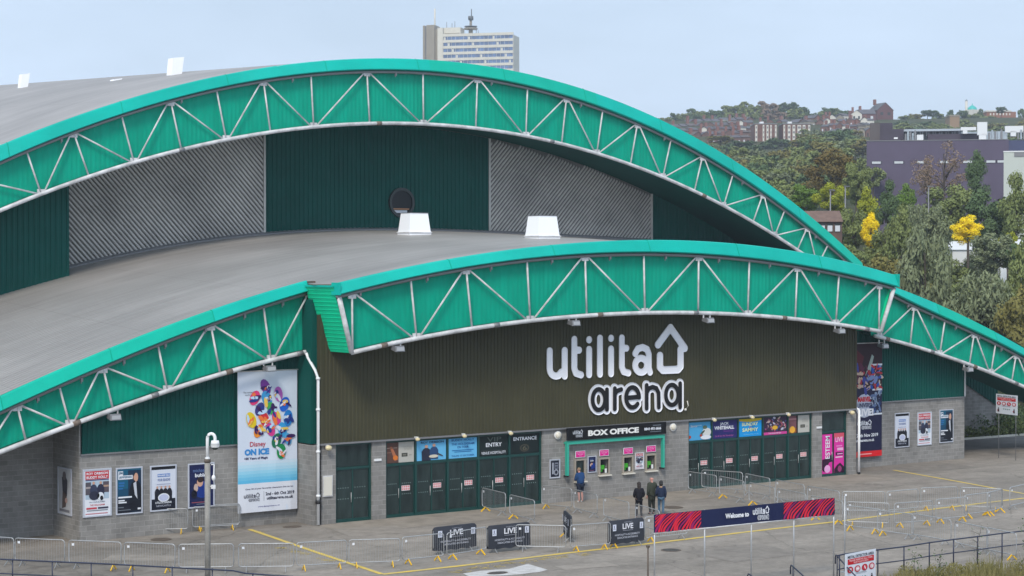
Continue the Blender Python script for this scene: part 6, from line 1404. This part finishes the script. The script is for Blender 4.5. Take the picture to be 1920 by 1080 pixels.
for (x, Z, yt, w, h, lm, lb) in [(1455, 660, 256, 60, 34, 'dark', 'dark rounded tree in front of the white banded flats'), (1575, 560, 236, 70, 60, 'dark', 'large dark blue green tree right of the white banded flats'), (1600, 520, 255, 50, 40, 'mid', 'green tree at the left shoulder of the purple building'), (1545, 600, 262, 40, 30, 'mid', 'small green tree below the white gable'), (1350, 640, 252, 50, 20, 'olive', 'low olive tree below the terraces'), (1390, 620, 262, 60, 20, 'dark', 'low dark tree below the small white houses')]:
    tree(x, Z, yt, w, h, 'far1', lm, lb, 'trees among the hillside houses')
# hedge and scrub on the bank behind the right truss
def scatter_leaves(name, pts, size, lm, label=None, cat=None, kind='stuff', seed=1, n=3000, hz=1.0):
    r = np.random.RandomState(seed); V = []; Fc = []
    for i in range(n):
        (u, d, z, ru, rd, rz) = pts[r.randint(len(pts))]; q = r.normal(size=3); q /= np.linalg.norm(q); q *= r.uniform(.4, 1)**.4
        c = np.array([u+q[0]*ru, d+q[1]*rd, z+abs(q[2])*rz]); t = r.normal(size=3); t /= np.linalg.norm(t); b = np.cross(t, r.normal(size=3)); b /= np.linalg.norm(b); l = size*r.uniform(.6, 1.3)
        i0 = len(V); V += [tuple(c-t*l), tuple(c+b*l*.6), tuple(c+t*l), tuple(c-b*l*.6)]; Fc.append((i0, i0+1, i0+2, i0+3))
    mb = MB(); mb.add(V, Fc, LM[lm]); return tag(mb.build(name), label, cat, kind=kind)
pts = []
for i in range(44):
    u = 45.8+i*.62; d = 10.9+rw.uniform(-.5, 1.2)+(8.8-10.4)*(i*.62/34)+1.0; pts.append((u, d, 0, 1.2, .8, rw.uniform(1.4, 3.1)))
scatter_leaves('hedge', pts, .10, 'dark', seed=4, n=15000)
pts2 = [(p[0], p[1]-.9, 0, 1.1, .6, p[5]*.45) for p in pts]; scatter_leaves('scrub', pts2, .09, 'mid', seed=5, n=7000)
# dry weeds in front of the near right railing
def weeds():
    r = np.random.RandomState(3); V = []; Fc = []
    for i in range(5200):
        x = r.uniform(1640, 1960); t = (x-1640)/300; y = r.uniform(1092, 1150)-16*t
        u, d = onZ(x, y, 0); 
        hgt = r.uniform(.25, .75)*(1+.5*math.sin(x*.045))*(0.55+.6*t) if i % 9 else r.uniform(.8, 1.25)*(.5+.5*t)
        ax, ay = r.normal()*.16*hgt, r.normal()*.16*hgt; w = r.uniform(.006, .02)
        n0 = len(V); a = r.uniform(0, math.pi); cx, cy = math.cos(a)*w, math.sin(a)*w
        V += [(u-cx, d-cy, 0), (u+cx, d+cy, 0), (u+ax*.4+cx*.7, d+ay*.4+cy*.7, hgt*.6), (u+ax*.4-cx*.7, d+ay*.4-cy*.7, hgt*.6), (u+ax, d+ay, hgt)]
        Fc += [(n0, n0+1, n0+2, n0+3), (n0+3, n0+2, n0+4)]
    m = leaf_mat('dry_grass_blades', (.10, .105, .028), (.34, .29, .13)); mb = MB(); mb.add(V, Fc, m); return tag(mb.build('dry_grass'), kind='stuff')
weeds()
pts = []
for i in range(60):
    x = rw.uniform(1690, 1940); t = (x-1640)/300; y = rw.uniform(1080, 1120)-16*t; u, d = onZ(x, y, 0); pts.append((u, d, 0, .35, .35, rw.uniform(.25, .62)))
scatter_leaves('undergrowth', pts, .035, 'olive', seed=8, n=9000)
for i, (x, y, hh, lb) in enumerate([(1716, 1095, 1.15, 'leafless dark stem with curled leaves at the left of the weeds'), (1765, 1090, 1.05, 'dark withered shrub against the middle of the near right railing'), (1832, 1080, 1.9, 'tall thin bare stem by the near right railing'), (1918, 1072, 2.0, 'tall brown stem at the right edge of the near railing')]):
    u, d = onZ(x, y, 0); mb = MB(); rs = random.Random(i+20); root = thing('weed_stem', (u, d, 0), lb, 'plant')
    p = [Vector((u, d, 0))]
    for k in range(6): p.append(p[-1]+Vector((rs.uniform(-.07, .07), rs.uniform(-.07, .07), hh/6)))
    mb.tube(p, .012, BARK, 5, r2=.004); 
    for k in range(2, 6):
        for q in range(3):
            e = p[k]+Vector((rs.uniform(-.35, .35), rs.uniform(-.3, .3), rs.uniform(.0, .25))); mb.tube([p[k], (p[k]+e)/2+Vector((0, 0, .04)), e], .006, BARK, 4, r2=.002)
    mb.build('stem', root)
    mb = MB(); r = np.random.RandomState(i)
    for k in range(60 if i < 2 else 36):
        b = p[1+r.randint(6)]; c = np.array(b)+r.normal(size=3)*np.array([.16, .14, .10]); t = r.normal(size=3)*.028; s_ = r.normal(size=3)*.02
        mb.add([tuple(c-t), tuple(c+s_), tuple(c+t), tuple(c-s_)], [(0, 1, 2, 3)], LM['dark'])
    mb.build('leaves', root)
# ------------------------------------------------------------------ distant buildings
def bld_frame(x, Z, yaw=None):
    u, d, _ = atZ(x, Z); return u, d
def local(u, d, a):
    ca, sa = math.cos(a), math.sin(a)
    return lambda x, y, z: (u+x*ca-y*sa, d+x*sa+y*ca, z)
VA = -TH      # local x runs parallel to the picture, y away from the camera
def lbox(mb, T, x0, y0, z0, x1, y1, z1, m):
    mb.add([T(x0, y0, z0), T(x1, y0, z0), T(x1, y1, z0), T(x0, y1, z0), T(x0, y0, z1), T(x1, y0, z1), T(x1, y1, z1), T(x0, y1, z1)], [(0, 3, 2, 1), (4, 5, 6, 7), (0, 1, 5, 4), (1, 2, 6, 5), (2, 3, 7, 6), (3, 0, 4, 7)], m)
# tower block
Z = 900; s = Z/F; u, d, zr = atZ(896, Z, 66); zt = atZ(899, Z, 62)[2]
tw = thing('tower_block', (u, d, terr(u, d)), 'tall slab tower block with white bands and blue windows rising behind the arched roof', 'tower block')
T = local(u, d, VA-R(14)); g0 = terr(u, d)-3; 
W2 = 66*s/math.cos(R(14)); mb = MB(); lbox(mb, T, -W2, .3, g0, W2, 12, zt-1.2, CONC); mb.build('wall', tw)
fl = 2.82; k = 0; z = zt
while z > g0+6 and k < 40:
    z = zt-k*fl; mb = MB(); lbox(mb, T, -W2-.1, 0, z-1.25, W2+.1, .32, z, CONC); mb.build('spandrel_band', tw)
    if k > 0 or True:
        for q in range(8):
            x0 = -W2+.2+(2*W2-.4)*q/8; x1 = -W2+.2+(2*W2-.4)*(q+1)/8
            if q % 4 == 0:
                mb = MB(); lbox(mb, T, x0, .18, z-fl+.02, x0+(x1-x0)*4-.05, .29, z-1.27, GLASSW); mb.build('window_strip', tw)
        mb = MB()
        for q in range(17):
            x0 = -W2+.2+(2*W2-.4)*q/17; lbox(mb, T, x0-.06, .10, z-fl+.02, x0+.06, .17, z-1.27, CONC if q % 4 else CONCD)
            if (q*7+k*5) % 6 == 0: lbox(mb, T, x0+.2, .12, z-fl+.05, x0+1.1, .17, z-1.5, CREAM)
        mb.build('window_mullion', tw)
    k += 1
    if k > 12: break
mb = MB(); lbox(mb, T, -W2-2.6, -.2, g0, -W2, 10, zt+3.0, CONC); mb.build('end_strip', tw)
mb = MB(); lbox(mb, T, -W2-4.4, 2, g0, -W2-2.6, 10, zt+2.6, CONCD); lbox(mb, T, -W2-8.4, 1, g0, -W2-4.4, 10, zt+4.6, CONCD); lbox(mb, T, -W2-9.2, 1.8, g0, -W2-8.4, 10, zt+4.2, GUTTER); lbox(mb, T, -W2-10.2, 1.2, g0, -W2-9.2, 10, zt+4.4, CONCD); mb.build('stair_tower', tw)
mb = MB(); lbox(mb, T, -W2+0, 2, zt-1.2, -W2+8, 9, zt+3.2, CONC); lbox(mb, T, -W2+.2, 1.9, zt+.2, -W2+7.6, 2.0, zt+.6, CONCD); mb.build('plant_room', tw)
mb = MB(); c = T(-W2+12.2, 5, 0); GM = mat('mast_grey', (.10, .11, .12), .5)
mb.tube([(c[0], c[1], zt-1.2), (c[0], c[1], zt+3.2)], 1.0, CONCD, 12); mb.tube([(c[0], c[1], zt+2.4), (c[0], c[1], zt+3.0)], 3.2, CONCD, 20); mb.tube([(c[0], c[1], zt+3.5), (c[0], c[1], zt+3.9)], 3.0, GM, 20)
mb.tube([(c[0], c[1], zt+3.2), (c[0], c[1], zt+7.0)], .6, CONCD, 8, cap=True); mb.tube([(c[0], c[1], zt+6.8), (c[0], c[1], zt+8.6)], 1.3, GM, 10); mb.tube([(c[0]+.4, c[1], zt+8), (c[0]+.4, c[1], zt+12)], .22, GM, 6); mb.build('mast_platform', tw)
mb = MB()
for x, h_ in ((-W2-4.8, 8.4), (-W2+1, 6.0), (-W2+3.6, 5.4), (-W2+5, 6.2), (-W2+16.4, 1.6), (-W2+15.4, 4.0)):
    c = T(x, 3, 0); mb.tube([(c[0], c[1], zt), (c[0], c[1], zt+h_+ (4.0 if h_ > 8 else 0))], .35 if h_ > 8 else .12, CONC if h_ > 8 else GM, 6)
mb.build('roof_aerial', tw)
# purple building
Z = 345; s = Z/F; u, d, z1 = atZ(1625, Z, 265); T = local(u, d, VA-.20); pb = thing('purple_building', (u, d, terr(u, d)), 'long low purple clad building with slot windows and rooftop plant', 'building')
wp = 258*s; zg = -3
mb = MB(); lbox(mb, T, 0, 0, zg, wp, 25, z1, PURPLE); mb.build('wall', pb)
mb = MB(); lbox(mb, T, wp, .5, zg, wp+14, 25, z1-.1, mat('navy_cladding', (.045, .055, .13), .6)); mb.build('end_wall', pb)
mb = MB(); lbox(mb, T, -.1, -.1, z1, wp, 25, z1+.12, GUTTER); mb.build('parapet', pb)
for x in (8, 49, 90, 132, 174, 216, 236):
    mb = MB(); lbox(mb, T, x*s, -.05, z1-37*s-.6, (x+21)*s, .2, z1-37*s, mat('slot_frame', (.05, .04, .07), .6)); o = mb.build('slot_window', pb)
    mb = MB(); lbox(mb, T, (x+2)*s, -.09, z1-37*s-.5, (x+18)*s, -.055, z1-37*s-.1, mat('bright_slot_glass', (.55, .58, .6), .2)); mb.build('window_pane', o)
PD = mat('dark_plum_cladding', (.052, .040, .062), .7); BRN = mat('grey_brown_cladding', (.10, .085, .085), .8)
mb = MB(); lbox(mb, T, 5*s, 4, z1+.1, 24*s, 12, z1+37*s, BRN); lbox(mb, T, 24*s, 4.5, z1+.1, 47*s, 12, z1+37*s, PD); lbox(mb, T, 47*s, 4, z1+.1, 68*s, 12, z1+25*s, PD); lbox(mb, T, 24*s, 2.0, z1+.1, 62*s, 4.2, z1+13*s, PD); lbox(mb, T, 50*s, 1.9, z1+5*s, 57*s, 1.98, z1+8*s, WHITE); mb.build('stair_core', pb)
PG = mat('pale_plant_panel', (.36, .42, .47), .5, var=.2, scale=.8); PW = mat('rooftop_white', (.72, .74, .76), .5)
mb = MB(); lbox(mb, T, 68*s, 8, z1+.1, 260*s, 22, z1+21*s, PG); mb.build('plant_screen', pb)
mb = MB(); lbox(mb, T, 68*s, 5, z1+21*s, 175*s, 8, z1+25*s, mat('roof_light_steel', (.42, .47, .53), .4)); lbox(mb, T, 112*s, 3, z1+.1, 205*s, 7, z1+14*s, PD); mb.build('walkway_roof', pb)
mb = MB()
for i in range(26): lbox(mb, T, (70+i*4)*s, 6.6, z1+13*s, (71.6+i*4)*s, 7.6, z1+21*s, PW if i % 3 else GUTTER)
mb.build('pipe_rack', pb)
for (a_, b_, c_, e_) in ((92, 104, 0, 12), (172, 200, 18, 25), (202, 220, 9, 34), (205, 218, 0, 12), (252, 285, 13, 26), (262, 272, 6, 16), (176, 184, 12, 19)): mb = MB(); lbox(mb, T, a_*s, 1.2, z1+.1+c_*s, b_*s, 3, z1+e_*s, PW); mb.build('roof_unit', pb)
for (a_, b_) in ((70, 92), (222, 250), (274, 300)):
    mb = MB()
    for q in range(5): lbox(mb, T, (a_+(b_-a_)*q/5)*s, 1.0, z1+.1, (a_+(b_-a_)*q/5+3)*s, 2.4, z1+(14+(q*5) % 7)*s, PG if q % 2 else GUTTER)
    mb.build('plant_unit', pb)
# pale building at the right edge
Z = 300; s = Z/F; u, d, z1 = atZ(1882, Z, 285); T = local(u, d, VA-.26)
wbd = thing('pale_building', (u, d, terr(u, d)), 'pale rendered building with a grey vent panel at the right edge', 'building')
mb = MB(); lbox(mb, T, 0, 0, -3, 9, 14, z1, mat('pale_cream_panel', (.50, .54, .50), .7)); mb.build('wall', wbd)
mb = MB(); lbox(mb, T, 19*s, -.1, z1-9*s, 60*s, 0, z1-.5*s, GUTTER); mb.build('vent_panel', wbd)
mb = MB(); lbox(mb, T, -.08, -.08, z1, 9.1, 14, z1+.15, WHITE); mb.build('roof', wbd)
# brown brick building
Z = 190; s = Z/F; u, d, z1 = atZ(1500, Z, 395); T = local(u, d, VA-.12)
bb = thing('brick_building', (u, d, terr(u, d)), 'brown brick block with a flat clay tiled edge behind the end of the high truss', 'building')
wq = 78*s; BRT = mat('brown_tile_fascia', (.16, .105, .085), .85, var=.15, scale=2)
mb = MB(); lbox(mb, T, 0, 0, -2, wq, 9, z1-20*s, mat('brown_brick', (.13, .085, .07), .9, var=.2, scale=2)); mb.build('wall', bb)
mb = MB(); mb.add([T(-.2, -.3, z1-21*s), T(wq+.1, -.3, z1-21*s), T(wq-.2, 1.0, z1), T(.2, 1.0, z1), T(-.2, 9.3, z1-21*s), T(wq+.1, 9.3, z1-21*s), T(wq-.2, 8, z1), T(.2, 8, z1)], [(0, 1, 2, 3), (3, 2, 6, 7), (1, 5, 6, 2), (4, 7, 6, 5), (0, 3, 7, 4), (0, 4, 5, 1)], BRT); mb.build('roof', bb)
for x in (36, 50, 64):
    mb = MB(); lbox(mb, T, x*s, -.06, z1-40*s, (x+11)*s, .05, z1-24*s, mat('dark_window_frame', (.02, .03, .03), .4)); o = mb.build('window', bb)
    mb = MB(); lbox(mb, T, (x+1)*s, -.10, z1-39*s, (x+10)*s, -.065, z1-28*s, FROST); mb.build('window_pane', o)
# white roofs among the trees
for (x, y, Z, wpx, lb) in ((1812, 452, 200, 54, 'white shed roof under the round yellow tree'), (1905, 448, 195, 60, 'white shed roof among trees at the right edge')):
    s = Z/F; u, d, z1 = atZ(x, Z, y); T = local(u, d, VA+.15); r0 = thing('white_shed', (u, d, terr(u, d)), lb, 'shed'); w = wpx*s/2
    mb = MB(); lbox(mb, T, -w, 0, 0, w, 6, z1-.9, PW); mb.build('wall', r0)
    mb = MB(); mb.prism([T(-w-.1, -.2, z1-.9), T(-w-.1, 6.2, z1-.9), T(-w-.1, 3, z1)], [T(w+.1, -.2, z1-.9), T(w+.1, 6.2, z1-.9), T(w+.1, 3, z1)], PW); mb.build('roof', r0)
# flats with white bands
Z = 700; s = Z/F; zc = 235
fb = None
for (xa, xb, yt, yb, lb, cols) in ((1415, 1457, 233, 268, 'left wing of the red brick flats with white window bands on the hill', [(1, 5), (15, 18), (22, 26), (29, 32), (38, 41)]), (1468, 1519, 233, 269, 'right wing of the red brick flats with white window bands on the hill', [(1, 4), (9, 14), (18, 23), (27, 34), (37, 42), (47, 51)])):
    u, d, z1 = atZ(xa, Z, yt); T = local(u, d, VA); fb = thing('block_of_flats', (u, d, terr(u, d)), lb, 'block of flats'); H = (yb-yt+20)*s
    mb = MB(); lbox(mb, T, 0, 0, 20, (xb-xa)*s, 12, z1, BRICK); mb.build('wall', fb)
    for (a_, b_) in cols:
        mb = MB(); lbox(mb, T, a_*s, -.15, z1-H, b_*s, .05, z1-.3, CREAM); o = mb.build('white_bay', fb)
        mb = MB()
        for q in range(4): lbox(mb, T, (a_+.8)*s, -.2, z1-(9*q+8)*s, (b_-.8)*s, -.155, z1-(9*q+4)*s, GUTTER)
        mb.build('window', o)
    mb = MB(); lbox(mb, T, -.1, -.1, z1, (xb-xa)*s+.1, 12, z1+.3, GUTTER); lbox(mb, T, 12*s, 3, z1+.3, 19*s, 6, z1+6*s, PW); mb.build('roof', fb)
u, d, z1 = atZ(1506, 640, 252); s = 640/F; T = local(u, d, VA); gh = thing('white_gabled_house', (u, d, terr(u, d)), 'small house with a bright white gable in front of the banded flats', 'house')
mb = MB(); mb.prism([T(-11*s, 0, z1-13*s), T(11*s, 0, z1-13*s), T(0, 0, z1)], [T(-11*s, 8, z1-13*s), T(11*s, 8, z1-13*s), T(0, 8, z1)], PW); mb.build('gable', gh)
mb = MB(); lbox(mb, T, -10*s, .1, 20, 10*s, 8, z1-13*s, mat('orange_brick', (.28, .12, .07), .85)); mb.build('wall', gh)
# terraces and houses of the hillside
def house(x, y, Z, w, hp, gable=False, roofm=SLATE, wallm=BRICK, chim=1, label='', group=None, rot=0, nm='terraced_house'):
    s = Z/F; u, d, z1 = atZ(x, Z, y); T = local(u, d, VA+rot); r0 = thing(nm, (u, d, terr(u, d)), label, 'house', group); w_ = w*s/2; h = hp*s; g = min(terr(u, d), z1-h)-1; D = 8
    ey = z1-h*.42
    mb = MB(); lbox(mb, T, -w_, 0, g, w_, D, ey, wallm)
    if gable: mb.prism([T(-w_, 0, ey), T(w_, 0, ey), T(0, 0, z1-.05)], [T(-w_, D, ey), T(w_, D, ey), T(0, D, z1-.05)], wallm)
    mb.build('wall', r0)
    mb = MB()
    if gable: mb.add([T(-w_-.3, -.3, ey-.15), T(0, -.3, z1), T(0, D+.3, z1), T(-w_-.3, D+.3, ey-.15), T(w_+.3, -.3, ey-.15), T(w_+.3, D+.3, ey-.15)], [(0, 1, 2, 3), (1, 4, 5, 2)], roofm)
    else: mb.prism([T(-w_-.1, -.3, ey), T(-w_-.1, D+.3, ey), T(-w_-.1, D/2, z1)], [T(w_+.1, -.3, ey), T(w_+.1, D+.3, ey), T(w_+.1, D/2, z1)], roofm)
    rf = mb.build('roof', r0)
    for q in range(chim):
        x0 = -w_+.5+q*(2*w_-1.4); mb = MB(); lbox(mb, T, x0, D/2-.7, z1-1, x0+.9, D/2+.7, z1+1.5, mat('red_chimney_brick', (.22, .10, .08), .9)); mb.build('chimney', rf)
    for q in range(2):
        x0 = (-.5+q)*w_*.9-w_*.16; mb = MB(); lbox(mb, T, x0, -.06, ey-2.3, x0+w_*.34, .02, ey-1.0, FROST if (x+q) % 3 < 1 else GLASSD); mb.build('window', r0)
    return r0
rh = random.Random(6); g1 = 'terraced houses on the left of the hill'; l1 = 'slate roofed terraced house on the hillside left of the banded flats'
RM = [SLATE, mat('brown_slate', (.115, .095, .09), .8, var=.2, scale=1), mat('grey_slate', (.10, .102, .11), .75, var=.2, scale=1), SLATE]
for (y, Z, xs) in ((230, 830, range(1270, 1420, 15)), (223, 870, range(1300, 1420, 15)), (239, 780, range(1290, 1425, 15)), (247, 740, range(1308, 1415, 15)), (255, 700, range(1336, 1412, 16))):
    for x in xs: house(x+rh.uniform(-2, 2), y+rh.uniform(-1.5, 1.5)-(x-1290)*.045, Z, 17, 14, rh.random() < .25, rh.choice(RM), mat('dull_brick', (.15, .085, .07), .85, var=.2, scale=.8) if rh.random() < .8 else CREAM, 1 if rh.random() < .7 else 0, l1, g1, rh.uniform(-.2, .5))
g2 = 'terraced houses between the flats and the purple building'; l2 = 'gabled slate roofed house on the hill above the left of the purple building'
for (y, Z, xs) in ((214, 880, range(1520, 1610, 14)), (222, 830, range(1522, 1640, 14)), (231, 780, range(1545, 1650, 14)), (241, 730, range(1560, 1645, 14)), (222, 850, range(1430, 1520, 15))):
    for x in xs: house(x+rh.uniform(-2, 2), y+rh.uniform(-1.5, 1.5)-(x-1540)*.02, Z, 14, 13, rh.random() < .65, rh.choice(RM), rh.choice([BRICK, CREAM, BRICK, CONCD]), 1 if rh.random() < .5 else 0, l2, g2, rh.uniform(-.5, .5))
house(1660, 192, 880, 34, 34, True, mat('grey_slate', (.10, .102, .11), .75), mat('dark_red_brick', (.13, .05, .05), .85), 1, 'tall dark red brick house standing highest on the skyline', None, .35, 'large_house')
house(1628, 204, 870, 30, 22, False, SLATE, mat('dark_red_brick', (.13, .05, .05), .85), 1, 'dark red terrace adjoining the tall skyline house', None, .1, 'large_house')
house(1606, 206, 860, 20, 18, True, SLATE, CREAM, 1, 'cream gabled house with tall chimneys left of the dark red terrace', None, -.1, 'large_house')
# turquoise dome with minaret, long red building, ochre block
Z = 930; s = Z/F; u, d, z1 = atZ(1823, Z, 197); dm = thing('domed_building', (u, d, terr(u, d)), 'turquoise dome with a slim pale minaret on the skyline', 'domed building'); TQ = mat('turquoise_dome', (.03, .46, .42), .4)
mb = MB(); n = 16; rings = []
for k in range(7):
    t = k/6; rr2 = 9*s*math.cos(t*math.pi/2)**.8; rings.append([(u+rr2*math.cos(2*math.pi*i/n), d+rr2*math.sin(2*math.pi*i/n), z1-9*s+9*s*t**.9) for i in range(n)])
mb.add([p for r_ in rings for p in r_], [(k*n+i, k*n+(i+1) % n, (k+1)*n+(i+1) % n, (k+1)*n+i) for k in range(6) for i in range(n)], TQ, True); mb.tube([(u, d, z1-.5), (u, d, z1+.8)], .15, TQ, 6); mb.build('dome', dm)
mb = MB(); mb.box((u-2.6, d-2.6, terr(u, d)-2), (u+2.6, d+2.6, z1-9*s), CREAM); mb.build('wall', dm)
mu, md_, mz = atZ(1812, Z, 189); mb = MB(); mb.tube([(mu, md_, terr(mu, md_)), (mu, md_, mz)], .62, CREAM, 8); mb.tube([(mu, md_, mz-.1), (mu, md_, mz+.9)], .75, PG, 8, r2=.1); mb.build('minaret', dm)
u, d, z1 = atZ(1850, 920, 207); s = 920/F; T = local(u, d, VA); rb = thing('red_brick_hall', (u, d, terr(u, d)), 'long low red brick building with a pale flat roof on the skyline', 'building')
mb = MB(); lbox(mb, T, 0, 0, 50, 55*s, 10, z1-2.5*s, mat('orange_brick', (.28, .12, .07), .85)); mb.build('wall', rb); mb = MB(); lbox(mb, T, -1*s, -.4, z1-2.5*s, 46*s, 10, z1, CREAM); mb.build('roof', rb)
for q in range(7): mb = MB(); lbox(mb, T, (6+q*6)*s, -.1, z1-9*s, (8.5+q*6)*s, .05, z1-5*s, CREAM); mb.build('window', rb)
u, d, z1 = atZ(1781, 760, 218); s = 760/F; T = local(u, d, VA); ob = thing('ochre_building', (u, d, terr(u, d)), 'small ochre brick block among trees above the purple building', 'building')
mb = MB(); lbox(mb, T, 0, 0, 30, 18*s, 8, z1, mat('ochre_brick', (.30, .20, .12), .85)); mb.build('wall', ob); mb = MB(); lbox(mb, T, -.2, -.2, z1, 19*s, 8, z1+.5, CONCD); mb.build('roof', ob)
# street lamps and masts among the trees
for (x, Z, y, lb) in ((1557, 200, 357, 'thin dark lamp post in front of the yellow green tree'), (1585, 210, 350, 'thin lamp post right of the yellow green tree'), (1741, 205, 350, 'slim lamp post below the purple wall')):
    u, d, z1 = atZ(x, Z, y); g = terr(u, d); ro = thing('street_lamp', (u, d, g), lb, 'street lamp'); mb = MB(); mb.tube([(u, d, g-.2), (u, d, z1)], .07, GUTTER, 6); mb.build('pole', ro); mb = MB(); mb.box((u-.1, d-.1, z1), (u+.6, d+.1, z1+.1), GUTTER); mb.build('lamp_head', ro)

# far-off woodland that reads as one mass beyond both sides of the view
r = np.random.RandomState(12); V = []; Fc = []
spots = [(r.uniform(.305, .46), r.uniform(170, 900)) for _ in range(150)]+[(r.uniform(-.14, .015), r.uniform(500, 900)) for _ in range(80)]
for (a_, Z_) in spots:
    u_, d_ = CU+Z_*FW[0]+a_*Z_*RT[0], CD+Z_*FW[1]+a_*Z_*RT[1]; z_ = terr(u_, d_); R_ = r.uniform(3, 5)*(1+Z_/2500)
    if abs(a_) < .13 and d_ < 110: continue
    for k in range(700 if Z_ < 400 else 350):
        q = r.normal(size=3); q /= np.linalg.norm(q); q *= R_*r.uniform(.55, 1); c = np.array([u_+q[0], d_+q[1], z_+R_*.8+q[2]*.8])
        t_ = r.normal(size=3); t_ /= np.linalg.norm(t_); b_ = np.cross(t_, r.normal(size=3)); b_ /= np.linalg.norm(b_); l = R_*(.055 if Z_ < 400 else .08)
        i0 = len(V); V += [tuple(c-t_*l), tuple(c+b_*l), tuple(c+t_*l), tuple(c-b_*l)]; Fc.append((i0, i0+1, i0+2, i0+3))
mb = MB(); mb.add(V, Fc, LM['mid']); tag(mb.build('distant_woodland'), kind='stuff')
# ------------------------------------------------------------------ air
hz = bpy.data.materials.new('haze_air'); hz.use_nodes = True; t = hz.node_tree; t.nodes.clear()
po = t.nodes.new('ShaderNodeOutputMaterial'); pv = t.nodes.new('ShaderNodeVolumePrincipled'); pv.inputs['Color'].default_value = (.80, .86, .95, 1); pv.inputs['Density'].default_value = .0003; pv.inputs['Anisotropy'].default_value = .2
t.links.new(pv.outputs[0], po.inputs['Volume'])
mb = MB(); mb.box((-700, -480, -6), (1300, 1480, 150), hz); tag(mb.build('haze'), kind='stuff')
